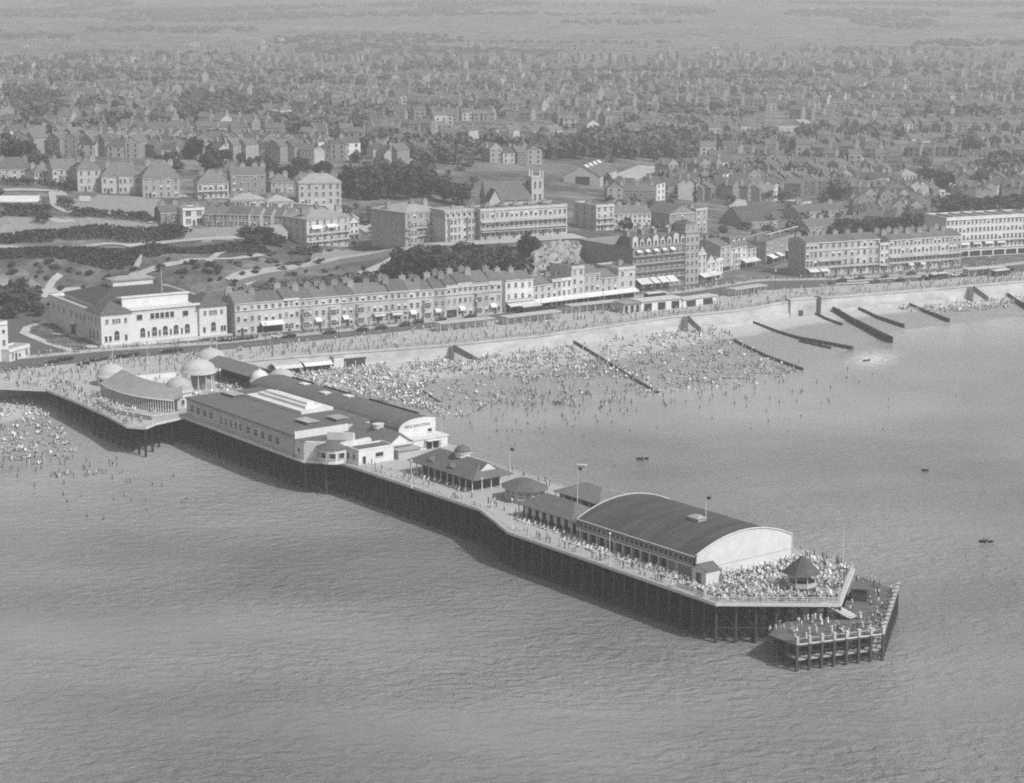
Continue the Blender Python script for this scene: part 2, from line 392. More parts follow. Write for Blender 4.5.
SC.cycles.sample_clamp_direct = 3; SC.cycles.sample_clamp_indirect = 2; SC.cycles.use_denoising = False; SC.cycles.pixel_filter_type = 'BLACKMAN_HARRIS'; SC.cycles.filter_width = 1.9
# ================================================================ THE PIER
DECK = [(-219,-125),(-213.8,-20.8),(-203,-11.4),(-181.6,-12.2),(-159.6,-13.9),(-145.3,-15.9),(-140.8,-13.0),(-144,-8.1),(-146.5,1.6),
        (-84,-0.2),(-75.8,6.2),(-20,6.2),(-1,-0.4),(63.4,-0.4),(78,17.8),(63,37.2),(44.6,39.6),(-5,39.6),(-25,34),(-66,35),(-67,38),(-77,38.5),(-82,40),(-150,42),(-166,47),(-190,48),(-206,48),(-222,40),(-222,-20),(-226,-125)]
def pier_root(name, label, cat, u, v, z=DK, group=None, extra=0):
    x, y = UV(u, v); return thing(name, label, cat, (x, y, z), PRZ + extra, group)
def inside(poly, x, y):
    c = False; n = len(poly); j = n - 1
    for i in range(n):
        xi, yi = poly[i]; xj, yj = poly[j]
        if (yi > y) != (yj > y) and x < (xj - xi) * (y - yi) / (yj - yi) + xi: c = not c
        j = i
    return c
pier = pier_root('pier', 'long iron pleasure pier running out from the promenade on dark piles', 'pier', 0, 0, 0)
d = MB(); d.prism(DECK, DK - .35, DK); d.build('deck', 'deck', pier)
# pale edge beam round the outside of the deck
e = MB()
seaw = DECK[0:22]
for (a, b) in zip(seaw[:-1], seaw[1:]):
    dx, dy = b[0]-a[0], b[1]-a[1]; L = math.hypot(dx, dy); nx, ny = dy/L, -dx/L
    q = [(a[0]+nx*.22, a[1]+ny*.22), (b[0]+nx*.22, b[1]+ny*.22), (b[0]+nx*.01, b[1]+ny*.01), (a[0]+nx*.01, a[1]+ny*.01)]
    e.prism(q, DK - .55, DK + .06)
e.build('edge_beam', 'paleiron', pier)
def railing(pts, z0=DK, h=1.1, closed=False, m='paleiron', parent=pier, name='railing', post=1.8):
    r = MB()
    for a, b in zip(pts[:-1], pts[1:]):
        L = math.hypot(b[0]-a[0], b[1]-a[1]); n = max(1, int(L / post))
        for k in range(n + 1):
            t = k / n; x, y = a[0]+(b[0]-a[0])*t, a[1]+(b[1]-a[1])*t
            r.tube((x, y, z0 - .1), (x, y, z0 + h), .04, n=4)
        for zz in (h, h*.66, h*.33): r.tube((*a, z0+zz), (*b, z0+zz), .035 if zz < h else .05, n=4)
    return r.build(name, m, parent)
ins = lambda p, dd=.12: p
railing(DECK[0:8], name='railing'); railing([(-75.6,6.4),(-20,6.4),(-1.2,-.2),(63.3,-.2)]); railing([(63.3,-.2),(77.6,17.6)])
railing([(63,37),(44.6,39.4),(-5,39.4),(-25,33.8),(-77,34.8)])
# underside girders
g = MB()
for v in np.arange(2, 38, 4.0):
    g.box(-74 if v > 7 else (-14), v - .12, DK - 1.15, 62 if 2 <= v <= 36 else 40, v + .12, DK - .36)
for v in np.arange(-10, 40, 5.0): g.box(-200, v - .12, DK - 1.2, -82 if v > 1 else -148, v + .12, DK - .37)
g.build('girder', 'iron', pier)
# piles: the hundred along the outside are parts of their own, the forest inside is one
allp = []
for u in np.arange(-200, 78, 3.7):
    for v in np.arange(-13, 42, 3.9):
        if inside(DECK, u, v) : allp.append((u, v))
edge = []
def along(a, b, step):
    L = math.hypot(b[0]-a[0], b[1]-a[1]); n = max(1, round(L / step))
    return [(a[0]+(b[0]-a[0])*k/n, a[1]+(b[1]-a[1])*k/n) for k in range(n)]
for a, b, st in [((-84,.6),(-75.4,7),4.5),((-75.4,7),(-20,7),4.2),((-20,7),(-.6,.5),4.4),((-.6,.5),(62.6,.5),3.4),((62.6,.5),(77,17.8),3.8),((77,17.8),(62.6,36.4),4.5)]:
    edge += along(a, b, st)
pm = MB(); pm.tube((0,0,-3.5), (0,0,DK-.4), .24, n=7); pm.tube((0,0,-3.5), (0,0,2.2), .34, n=7)
pmesh = pm.mesh('pile', 'steel')
for p in edge[:100]: obj('pile', pmesh, pier, (*p, 0))
im = MB()
for (u, v) in allp:
    x, y = UV(u, v); zb = min(float(beach(x, y)), 0) - 1 if Yw(x) > y else 2
    im.tube((u, v, zb - 2), (u, v, DK - .4), .33, n=5)
for v in np.arange(-12, 40, 5.4):
    for u in np.arange(-200, -84, 5.2):
        if inside(DECK, u, v) and inside(DECK, u + 5.2, v):
            im.tube((u, v, 1), (u + 5.2, v, DK - 1.2), .08, n=4); im.tube((u + 5.2, v, 1), (u, v, DK - 1.2), .08, n=4)
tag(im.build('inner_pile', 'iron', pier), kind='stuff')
br = MB()
for a, b in zip(edge[:-1], edge[1:]):
    if math.hypot(a[0]-b[0], a[1]-b[1]) > 8: continue
    br.tube((*a, DK - 1.0), (*b, DK - 1.0), .16, n=4); br.tube((*a, 3.0), (*b, 3.0), .11, n=4)
    br.tube((*a, 3.0), (*b, DK - 1.2), .06, n=4); br.tube((*b, 3.0), (*a, DK - 1.2), .06, n=4)
    br.tube((*a, .3), (*b, 3.0), .06, n=4); br.tube((*b, .3), (*a, 3.0), .06, n=4)
for u in np.arange(-72, 62, 5.2):
    for v in np.arange(9, 36, 5.4):
        br.tube((u, v, 3), (u, v + 5.4, DK - 1.2), .07, n=4); br.tube((u, v + 5.4, 3), (u, v, DK - 1.2), .07, n=4)
        br.tube((u, v, 3), (u + 5.2, v, 3), .1, n=4); br.tube((u, v, 3), (u, v + 5.4, 3), .1, n=4)
        br.tube((u, v, 3), (u + 5.2, v, DK - 1.2), .07, n=4); br.tube((u + 5.2, v, 3), (u, v, DK - 1.2), .07, n=4)
br.build('bracing', 'brace', pier)

# ---------------------------------------------------------------- landing stage under the pier head
st = pier_root('landing_stage', 'low timber landing stage with white topped fender posts at the pier head', 'landing stage', 0, 0, 0)
SP = [(76,1.0),(83.8,.8),(88.9,17.9),(71.5,40.8),(60.5,42.2),(62.6,37.4),(77.6,18.2),(72.5,9)]
SZ = 5.0
q = MB(); q.prism(SP, SZ - .3, SZ); q.build('platform', 'felt', st)
SP2 = [(80,2),(83.6,1.2),(88.6,17.9),(71.2,40.4),(69,38),(85,18)]
q = MB(); q.prism(SP2, 1.9, 2.1); q.build('lower_walkway', 'deck', st)
fp = MB(); fp.box(-.24, -.24, -3, .24, .24, SZ + .1, 0); fp.box(-.26, -.26, SZ + .102, .26, .26, SZ + 1.5, 1); fp.hip(-.34,-.34,.34,.34,SZ+1.52,.22,1,th=.06)
fmesh = fp.mesh('fender_post', ['steel', 'cream'])
fe = along((83.8,.8),(88.9,17.9),2.55)[:7] + [(88.9,17.9)]
for p in fe: obj('fender_post', fmesh, st, (*p, 0), math.atan2(19.8, 5.1))
for p in along((88.9,17.9),(71.5,40.8),2.6)[1:] + [(71.5,40.8)]: obj('fender_post', fmesh, st, (*p, 0), -.9)
q = MB()
for a, b in [((83.8,.8),(88.9,17.9)),((88.9,17.9),(71.5,40.8))]:
    q.tube((*a, SZ + .05), (*b, SZ + .05), .17, n=4); q.tube((*a, SZ + 1.1), (*b, SZ + 1.1), .06, n=4)
q.build('edge_rail', 'cream', st)
q = MB()
for (u, v) in along((81,3),(86,17.5),2.6) + along((86,18),(70,38.5),2.8) + along((66,38.5),(80.5,20),3) + along((78,3),(82,17),2.8) + along((82.5,4),(87,17.5),2) + along((84,20),(70,40),2) + along((75,5),(79,17),2.4):
    q.tube((u, v, -3), (u, v, SZ - .3), .22, n=5)
for a, b in [((83.6,1),(88.7,17.9)),((88.7,17.9),(71.3,40.7))]:
    for z in (.9, 3.4): q.tube((*a, z), (*b, z), .14, n=4)
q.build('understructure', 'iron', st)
q = MB()      # stair down from the head
for k in range(10):
    q.box(75.2 + k * .35, 15.2 + k * .42, DK - .1 - k * .3, 76.2 + k * .35, 17.6 + k * .42, DK + .02 - k * .3)
q.build('stair', 'trim', st)
q = MB(); q.box(-2.2, -1.5, 0, 2.2, 1.5, 2.4, 0); q.box(-2.5, -1.8, 2.402, 2.5, 1.8, 2.6, 1)
x = q.build('stage_hut', ['timber', 'felt'], st, (70.5, 31.2, SZ), -.92)
railing([(77.8,17.9),(63,37)], DK, 1.15, name='head_railing', parent=st, m='trim')

# ---------------------------------------------------------------- generic windows
_wc = {}
def win_mesh(w, h, style='sash', gm='glass', fm='trim', name='window'):
    k = (round(w, 2), round(h, 2), style, gm, fm)
    if k in _wc: return _wc[k]
    b = MB(); t = min(.12, w * .12)
    if style == 'arch':
        n = 8; pts = [(w/2*math.cos(math.pi*i/n), h - w/2 + w/2*math.sin(math.pi*i/n)) for i in range(n+1)]
        poly = [(-w/2, 0), (w/2, 0)] + pts
        b.face([(x, -.03, z) for x, z in poly], 0)
        for (x0, z0), (x1, z1) in zip(poly, poly[1:] + poly[:1]): b.tube((x0, -.05, z0), (x1, -.05, z1), .07, n=4, m=1)
    else:
        b.box(-w/2, -.03, 0, w/2, .05, h, 0)
        for x0, x1, z0, z1 in ((-w/2-t, -w/2, 0, h), (w/2, w/2+t, 0, h), (-w/2-t, w/2+t, h+.001, h+t)): b.box(x0, -.08, z0, x1, .05, z1, 1)
    if style == 'blind': b.box(-w/2+.01, -.05, h*.55, w/2-.01, -.026, h-.01, 1)
    if style in ('sash', 'arch'):
        b.box(-w/2+.01, -.06, h*.5-.035, w/2-.01, -.025, h*.5+.035, 1); b.box(-.03, -.058, .02, .03, -.026, h - (w/2 if style == 'arch' else .02), 1)
    b.box(-w/2-t*1.4, -.2, -.14, w/2+t*1.4, .05, -.003, 1)
    me = b.mesh(name, [gm, fm]); _wc[k] = me; return me
def put(mesh, parent, x, y, z, face='F', name=None):
    rz = {'F': 0, 'L': -math.pi/2, 'R': math.pi/2, 'B': math.pi}[face]
    return obj(name or mesh.name.split('.')[0], mesh, parent, (x, y, z), rz)

# ---------------------------------------------------------------- barrel roofed hall.  local x = u, y = v
hall = pier_root('barrel_hall', 'huge barrel roofed ballroom with white curved gable near the pier head', 'hall', 13, 7.2)
HL, HW, HE, HA = 36.3, 26.0, 4.5, 7.6
arc = [(y, HE + (HA - HE) * (1 - (2 * y / HW - 1) ** 2)) for y in np.linspace(0, HW, 25)]
q = MB(); q.box(0, .8, 0, HL - .5, HW, 2.5, 0); q.box(0.002, .1, 2.5, HL - .5, HW, HE - .06, 1); q.build('wall', ['stucco', 'timber'], hall)
q = MB()
for (a, b) in zip(arc[:-1], arc[1:]):
    q.face([(-.2, a[0], a[1]), (HL, a[0], a[1]), (HL, b[0], b[1]), (-.2, b[0], b[1])], 0)
q.face([(-.2, y, z) for y, z in arc][::-1] , 1)
q.face([(-.2, -.5, HE - .12), (HL, -.5, HE - .12), (HL, 0, HE), (-.2, 0, HE)], 0)
for (a, b) in zip(arc[:-1], arc[1:]): q.tube((-.3, a[0], a[1] + .05), (-.3, b[0], b[1] + .05), .16, n=4, m=2)
q.box(-.2, 0, HE - .3, HL, .06, HE - .02, 0)
roof = q.build('roof', ['barrel', 'stucco', 'stucco'], hall)
for p in roof.data.polygons: p.use_smooth = p.material_index == 0 and abs(p.normal.x) < .5
q = MB(); q.box(-1.6, -1.1, 0, 1.6, 1.1, .7); q.hip(-1.8, -1.3, 1.8, 1.3, .72, .6, th=.06); q.build('ridge_ventilator', 'leadroof', roof, (24, 11.5, HA - .15))
q = MB()      # the white gable wall, its curved coping standing just above the roof
gb = [(0, 0)] + [(HW, 0)] + [(y, z + .35) for y, z in arc[::-1]]
q.face([(HL + .35, y, z) for y, z in gb]); q.face([(HL - .05, y, z) for y, z in gb][::-1])
for a, b in zip(gb, gb[1:] + gb[:1]): q.face([(HL - .05, *a), (HL - .05, *b), (HL + .35, *b), (HL + .35, *a)])
gab = q.build('gable', 'white', hall)
q = MB()
for a, b in zip(gb[1:-1], gb[2:]): q.tube((HL + .36, *a), (HL + .36, *b), .2, n=4)
q.box(HL + .352, .4, 1.9, HL + .42, HW - .2, 2.05); q.build('coping', 'cream', gab)
wm = win_mesh(.95, 1.1, 'plain')
for k in range(24): put(wm, hall, .95 + k * 1.475, .1, 2.9)
q = MB(); q.box(0, -.35, 2.3, HL - .6, .09, 2.55); q.box(0, -.5, HE-.02, HL, -.3, HE + .12); q.build('string_course', 'trim', hall)
pm_ = MB(); pm_.box(-.16, -.3, 0, .16, .02, 2.29); pmesh_ = pm_.mesh('post', 'trim')
dm_ = MB(); dm_.box(-1.1, -.04, .1, 1.1, .04, 2.15); dm2 = dm_.mesh('glazed_door', 'glass')
for k in range(12):
    obj('post', pmesh_, hall, (.5 + k * 2.75, .35, 0))
    if k < 10: obj('glazed_door', dm2, hall, (1.9 + k * 2.75, .8, 0))
q = MB(); q.box(0, 0, 0, 4, 3.4, 2.7, 0); q.gable(0, 0, 4, 3.4, 2.702, 1.1, 1, 0, 'y', .25); q.box(1.2, -.04, 0, 2.6, .002, 2.0, 1)
q.build('porch', ['white', 'slate'], hall, (HL + .36, -1.2, 0))

# ---------------------------------------------------------------- kiosk on the head
ks = pier_root('bandstand', 'small octagonal bandstand with dark pyramid roof among the deckchairs', 'bandstand', 67.0, 18.6)
ring = lambda r, n=8, o=math.pi/8: [(r * math.cos(2*math.pi*i/n + o), r * math.sin(2*math.pi*i/n + o)) for i in range(n)]
q = MB(); q.prism(ring(2.9), 0, .9); q.build('base', 'timber', ks)
q = MB()
for a, b in zip(ring(2.8), ring(2.8)[1:] + ring(2.8)[:1]):
    q.tube((*a, 1.8), (*b, 1.8), .07, n=4); q.tube((*a, 1.25), (*b, 1.25), .05, n=4)
    q.face([(*a, .9), (*b, .9), (*b, 1.7), (*a, 1.7)])
q.build('balustrade', 'stucco', ks)
for a in ring(2.75):
    q = MB(); q.tube((*a, .9), (*a, 3.6), .1, n=6); q.build('post', 'trim', ks)
q = MB()
rr = ring(3.7); r1 = ring(2.0)
for a, b, c, d_ in zip(rr, rr[1:] + rr[:1], r1[1:] + r1[:1], r1):
    q.face([(*a, 3.5), (*b, 3.5), (*c, 5.1), (*d_, 5.1)]); q.face([(*d_, 5.1), (*c, 5.1), (0, 0, 6.9)])
q.face([(*p, 3.5) for p in rr][::-1])
rf = q.build('roof', 'barrel', ks)
q = MB(); q.tube((0,0,6.8),(0,0,8.6),.06,.03); q.box(-.9,-.04,8.1,.0,.04,8.5); q.build('finial', 'trim', rf)

# ---------------------------------------------------------------- shelters behind the hall
def shelter(label, u, v, L, W, eave, rh, nwin=0, posts=True, wallm='timber', roofm='slate', front='trim', ov=.9, name='shelter', inset=None):
    t = pier_root(name, label, 'shelter', u, v)
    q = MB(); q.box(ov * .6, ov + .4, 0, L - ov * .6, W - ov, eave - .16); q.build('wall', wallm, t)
    q = MB(); q.hip(-.3, 0, L + .3, W, eave, rh, inset=inset); rf = q.build('roof', roofm, t)
    if posts:
        pb = MB(); pb.box(-.09, -.09, 0, .09, .09, eave - .15); pme = pb.mesh('post', front); n = max(2, int(L / 2.6))
        for k in range(n + 1): obj('post', pme, t, (.3 + k * (L - .6) / n, .3, 0))
    if nwin:
        wm = win_mesh(1.5, 1.4, 'plain', 'paleglass')
        for k in range(nwin): put(wm, t, ov * .6 + 1.2 + k * (L - 3.2) / max(1, nwin - 1), ov + .4, .9)
    return t, rf
t, rf = shelter('long dark hipped shelter with white panels on its side, next to the barrel hall', -9.8, 8.6, 18.6, 9.5, 3.0, 2.5, 0)
pn = MB(); pn.box(-.62, -.06, .9, .62, .06, 2.55); pme = pn.mesh('panel', 'trim')
for k in range(7): obj('panel', pme, t, (1.8 + k * 2.5, 1.28, 0))
t, rf = shelter('low dark hipped link hut between long shelter and barrel hall', 8.9, 8.4, 3.9, 7.5, 2.9, 1.6, 0)
for k in range(2): obj('panel', pme, t, (1.0 + k * 1.7, 1.28, 0))
shelter('dark roofed shelter on the east rail behind the barrel hall', -12.5, 20.9, 15.5, 10.0, 3.4, 2.2, 3)
oh = pier_root('octagonal_hut', 'low many sided refreshment hut with white windows and dark roof', 'hut', -20.8, 19.3)
q = MB(); q.prism([(x * 1.25, y) for x, y in ring(4.3)], 0, 2.9); q.build('wall', 'stucco', oh)
o8 = [(x * 1.25, y) for x, y in ring(5.1)]; i8 = [(x * 1.6, y) for x, y in ring(1.5)]
q = MB()
for a, b, c, d_ in zip(o8, o8[1:] + o8[:1], i8[1:] + i8[:1], i8): q.face([(*a, 2.95), (*b, 2.95), (*c, 4.7), (*d_, 4.7)])
q.face([(*p, 4.7) for p in i8]); q.face([(*p, 2.95) for p in o8][::-1]); q.build('roof', 'felt', oh)
for k in range(8):
    a, b = [(x * 1.25, y) for x, y in ring(4.32)][k], [(x * 1.25, y) for x, y in ring(4.32)][(k + 1) % 8]
    for t_ in (.28, .72):
        obj('window', win_mesh(1.05, 1.5, 'sash', 'paleglass'), oh, (a[0] + (b[0]-a[0])*t_, a[1] + (b[1]-a[1])*t_, 1.0), math.atan2(b[1]-a[1], b[0]-a[0]))

# domed shelter
ds = pier_root('domed_shelter', 'large open sided shelter with broad dark roof, white gablets and a small dome', 'shelter', -58, 13.2)
DL, DW = 25.5, 11.6
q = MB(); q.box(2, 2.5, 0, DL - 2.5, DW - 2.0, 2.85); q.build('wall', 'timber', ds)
q = MB(); q.hip(-.4, -.2, DL + .6, DW, 3.05, 3.0, inset=5.2); rf = q.build('roof', 'felt', ds)
pb = MB(); pb.box(-.09, -.09, 0, .09, .09, 2.9); pme = pb.mesh('post', 'trim')
for k in range(11): obj('post', pme, ds, (.4 + k * (DL - .8) / 10, .3, 0))
for k in range(1, 5): obj('post', pme, ds, (DL - .2, .3 + k * 2.6, 0))
for (gx, gy, gw, gh, rz) in [(DL - 1.6, 5.7, 3.0, 2.0, math.pi/2), (7, 2.0, 1.1, .8, 0), (15.2, 2.0, 1.1, .8, 0)]:
    q = MB(); q.face([(-gw, 0, 0), (gw, 0, 0), (0, 0, gh)], 0)
    for sgn in (1, -1): q.face([(sgn * (gw + .2), -.15, -.1), (0, -.15, gh + .12), (0, gw * 1.2, gh + .12), (sgn * (gw + .2), gw * 1.2, -.1)][::sgn], 1)
    q.build('gablet', ['white', 'felt'], rf, (gx, gy if gw > 2 else 1.3, 4.0 if gw < 2 else 3.95), rz)
q = MB(); q.lathe([(1.75, 0), (1.75, 1.0), (2.0, 1.02), (2.0, 1.25)], n=14); dr = q.build('lantern', 'trim', rf, (13.8, 5.8, 5.6))
q = MB(); q.lathe([(2.0, 1.26), (1.75, 1.9), (1.2, 2.45), (.5, 2.75), (0, 2.85)], n=14); q.tube((0,0,2.8),(0,0,3.5),.06); q.build('dome', 'felt', dr)

# ---------------------------------------------------------------- gabled hall with cupola
gh = pier_root('gabled_hall', 'gabled hall with white pediment front and round white roof vent', 'hall', -98, 18.0)
GL, GW, GE = 24.5, 6.8, 3.2
q = MB(); q.box(0, 0, 0, GL, GW, GE); q.build('wall', 'stucco', gh)
q = MB(); q.gable(0, 0, GL, GW, GE + .005, 2.5, 0, 1, 'x', .5); rf = q.build('roof', ['slate', 'white'], gh)
q = MB(); q.lathe([(1.3, 0), (1.3, 1.0), (1.5, 1.02), (1.5, 1.15), (0, 1.2)], n=14); q.build('roof_vent', 'trim', rf, (15, GW/2, GE + 2.1))
q = MB(); q.box(GL, .3, 2.9, GL + 1.0, GW - .3, 3.3); q.box(GL - .05, 1.2, 0, GL + .05, 2.2, 2.4); q.box(GL + .002, 2.6, 0, GL + .06, 6.2, 2.7); q.build('front', 'white', gh)
for k in range(6): put(win_mesh(1.5, 1.8, 'sash', 'glass'), gh, 12.2 + k * 2.0, 0, .9)
q = MB(); q.box(0, -.3, 0, .5, .02, GE - .2); q.box(GL - .45, -.35, 0, GL + .1, .021, GE - .1); q.build('corner_post', 'timber', gh)

# ---------------------------------------------------------------- long curved-roof hall with lettered gable (east side)
rh = pier_root('rifle_hall', 'long dark half barrel roofed hall with lettered white end wall', 'hall', -153, 25.6)
RL, RW = 72.5, 11.0
prof = [(0, 4.3), (.35, 5.0), (1.1, 5.7), (2.2, 6.2), (3.8, 6.6), (6, 6.8), (8.5, 6.75), (RW, 6.3)]
q = MB(); q.box(0, 0, 0, RL - .4, RW, 2.9); q.build('wall', 'stucco', rh)
q = MB()
for a, b in zip(prof[:-1], prof[1:]): q.face([(0, *a), (RL, *a), (RL, *b), (0, *b)])
q.face([(0, *p) for p in [(RW, 2.9)] + prof[::-1]]); q.face([(0, RW, 2.9), (RL, RW, 2.9), (RL, RW, 6.3), (0, RW, 6.3)][::-1]); q.face([(0,0,2.9),(RL,0,2.9),(RL,0,4.3),(0,0,4.3)]); q.box(-.2, -.3, 4.1, RL, -.01, 4.35)
rf = q.build('roof', 'felt', rh)
for (a, b, vv) in [(6, 17, 10.0), (22, 35, 10.1), (44, 66, 10.2)]:
    q = MB(); q.box(a, vv, 6.3, b, vv + .5, 6.8); q.build('roof_ridge', 'iron', rf)
for x0, y0 in ((17.5, 7.0), (38.5, 7.4), (31, 5.0)):
    q = MB(); q.box(-1.4, -.9, 0, 1.4, .9, .5, 0); q.hip(-1.6, -1.1, 1.6, 1.1, .502, .35, 0, th=.05); q.build('skylight', 'trim', rf, (x0, y0, 6.6))
gp = [(-.15, 0), (RW + .15, 0), (RW + .15, 6.55)] + [(y, z + .25) for y, z in prof[::-1]]
q = MB(); q.face([(RL + .3, y, z) for y, z in gp]); q.face([(RL - .02, y, z) for y, z in gp][::-1])
for a, b in zip(gp, gp[1:] + gp[:1]): q.face([(RL - .02, *a), (RL - .02, *b), (RL + .3, *b), (RL + .3, *a)])
gw_ = q.build('end_wall', 'white', rh)
def lettering(text, size, m, parent, loc, rot, ext=.02, name='lettering', sx=1.0):
    cu = bpy.data.curves.new(name, 'FONT'); cu.body = text; cu.size = size; cu.extrude = ext; cu.align_x = 'CENTER'; cu.resolution_u = 2
    o = bpy.data.objects.new(name, cu); COL.objects.link(o)
    dg = bpy.context.evaluated_depsgraph_get(); me = bpy.data.meshes.new_from_object(o.evaluated_get(dg)); bpy.data.objects.remove(o)
    me.materials.clear(); me.materials.append(M[m]); me.name = name
    r = obj(name, me, parent, loc); r.rotation_euler = rot; r.scale = (sx, 1, 1); return r
lettering('RIFLE SHOOTING', 1.0, 'timber', gw_, (RL + .34, 5.7, 4.85), (math.pi/2, 0, math.pi/2), name='lettering')
put(win_mesh(1.2, .8, 'plain'), rh, RL + .31, 9.4, 3.2, 'R')
en = pier_root('entrance_block', 'small white flat roofed entrance block below the lettered end wall', 'kiosk', -80.0, 26.6)
q = MB(); q.box(0, 0, 0, 4.5, 10.5, 2.7, 0); q.box(-.1, -.2, 2.702, 4.8, 10.8, 2.95, 0); q.build('wall', 'white', en)
for vv in (4.9, 6.9): 
    q = MB(); q.box(4.45, vv - .8, 0, 4.56, vv + .8, 2.2); q.build('doorway', 'glass', en)
q = MB(); q.box(4.6, 3.4, 2.3, 6.3, 8.6, 2.45); q.build('canopy', 'canvas', en)
en2 = pier_root('ticket_booth', 'white low booth with pale flat roof in front of the gabled hall', 'booth', -73.3, 18.6)
q = MB(); q.box(0, 0, 0, 3.2, 6.5, 2.1); q.build('wall', 'cream', en2)
q = MB(); q.box(-.2, -.2, 2.102, 3.6, 6.8, 2.3); q.build('roof', 'leadroof', en2)

# ---------------------------------------------------------------- west building with white roof light
wb = pier_root('west_hall', 'long low hall with flat dark roof, white stepped roof light and window row', 'hall', -145.5, 1.9)
WL = 57.0; WW = 23.2
q = MB(); q.prism([(0, 0), (0, WW), (WL - 4, WW), (WL - 4, 9), (WL, -1.6)][::-1], 0, 5.1); wall_ = q.build('wall', 'stucco', wb)
q = MB(); q.prism([(-.3, -.3), (-.3, WW + .3), (WL - 3.9, WW + .3), (WL - 3.9, 9), (WL + .1, -2.0)][::-1], 5.102, 5.45); rf = q.build('roof', 'felt', wb)
q = MB(); q.box(0, 0, 0, 28, 9.6, .8); q.box(2.2, 2.5, .802, 26, 7.2, 1.5); q.box(3.5, 3.8, 1.502, 24.6, 5.9, 2.0)
q.build('roof_light', 'white', rf, (9.5, 12.6, 5.452))
for (x0, y0, w_, d_) in ((2.5, 9.5, 6, 3), (44, 7, 5.5, 3), (46, 15, 4.5, 3.2)):
    q = MB(); q.box(0, 0, 0, w_, d_, .6, 0); q.box(-.3, -.3, .602, w_ + .3, d_ + .3, .75, 1); q.build('ventilator', ['felt', 'leadroof'], rf, (x0, y0, 5.452))
fs = lambda x: -1.6 * x / WL
wmA = win_mesh(1.8, 1.7, 'sash', 'glass'); wmB = win_mesh(1.3, 1.9, 'plain', 'paleglass')
for k in range(4): put(wmA, wb, 3.2 + k * 3.6, fs(3.2 + k * 3.6), 2.0)
for k in range(5): put(wmB, wb, 19.5 + k * 2.6, fs(19.5 + k * 2.6), 1.6)
for k in range(5): put(wmA, wb, 34.0 + k * 3.7, fs(34.0 + k * 3.7), 1.7)
q = MB(); q.face([(0, -.06, 4.2), (WL, -1.66, 4.2), (WL, -1.66, 4.45), (0, -.06, 4.45)]); q.face([(0, -.06, 4.45), (WL, -1.66, 4.45), (WL, -1.6, 4.45), (0, 0, 4.45)])
q.face([(0, -.5, .35), (WL, -2.1, .35), (WL, -1.6, .35), (0, 0, .35)]); q.face([(0, -.5, .0), (WL, -2.1, .0), (WL, -2.1, .35), (0, -.5, .35)])
q.build('string_course', 'concrete', wb)

# white front block with bowed bay
fb = pier_root('white_front_block', 'white modern front block with bowed bay, dark bay roof and tall parapet', 'kiosk', -88.2, .3)
q = MB(); q.prism([(0, 0), (4.2, 0), (12.2, 6.4), (10.5, 15.5), (0, 15.5)], 0, 4.4); wl = q.build('wall', 'white', fb)
q = MB(); q.prism([(4.4, .2), (12, 6.4), (10.3, 15.3), (9.3, 15.3), (10.9, 6.8), (4.0, 1.1)], 4.402, 4.6)
q.prism([(-.2, 0), (.15, 0), (.15, 15.5), (-.2, 15.5)], 4.402, 6.3); q.prism([(5.2, 6.0), (10.6, 10.2), (10.3, 10.8), (4.8, 6.6)], 4.402, 6.4); q.build('parapet', 'white', fb)
q = MB(); q.prism([(.15, 0), (4.2, 0), (9.5, 5), (9.0, 15.4), (.15, 15.4)], 4.404, 4.5); q.build('roof', 'felt', fb)
bay = MB(); bpts = [(3.6 * math.cos(t), 3.6 * math.sin(t)) for t in np.linspace(0, 2 * math.pi, 15)[:-1]]
bay.prism(bpts, 0, 3.7, 0); bm_ = bay.build('bay', 'white', fb, (9.6, 4.9, 0))
bay = MB(); b2 = [(x * 1.14, y * 1.14) for x, y in bpts]
for a, b in zip(b2, b2[1:] + b2[:1]): bay.face([(*a, 3.75), (*b, 3.75), (0, 0, 5.3)])
bay.face([(*p, 3.7) for p in b2][::-1]); bay.build('bay_roof', 'felt', bm_)
for t_ in (-1.9, -1.25, -.6, .05):
    o = obj('window', win_mesh(1.5, 1.3, 'plain'), fb, (9.6 + 3.6 * math.cos(t_), 4.9 + 3.6 * math.sin(t_), 1.4), t_ + math.pi/2)
for k in range(1): put(win_mesh(.9, 1.0, 'plain'), fb, 2.0, 0, 1.6)
bb = pier_root('white_side_block', 'lower white block with flat dark roof beside the bowed front block', 'kiosk', -76.6, 7.6)
q = MB(); q.box(0, 0, 0, 5.6, 10.2, 3.5); q.build('wall', 'white', bb)
q = MB(); q.box(.25, .25, 3.502, 5.35, 9.95, 3.55, 0); q.build('roof', 'felt', bb)
q = MB(); q.box(-.08, -.08, 3.504, 5.68, .24, 3.9); q.box(-.08, 9.96, 3.504, 5.68, 10.28, 3.9); q.box(5.36, .242, 3.504, 5.68, 9.958, 3.9); q.box(-.08, .242, 3.504, .24, 9.958, 3.9); q.build('parapet', 'white', bb)
put(win_mesh(.9, 1.2, 'plain'), bb, 1.2, 0, 1.2); put(win_mesh(.9, 1.2, 'plain'), bb, 3.6, 0, 1.2); put(win_mesh(2.2, 1.0, 'plain'), bb, 5.6, 6.0, 1.5, 'R'); put(win_mesh(.9, 1.9, 'plain'), bb, 5.6, 1.6, .2, 'R')

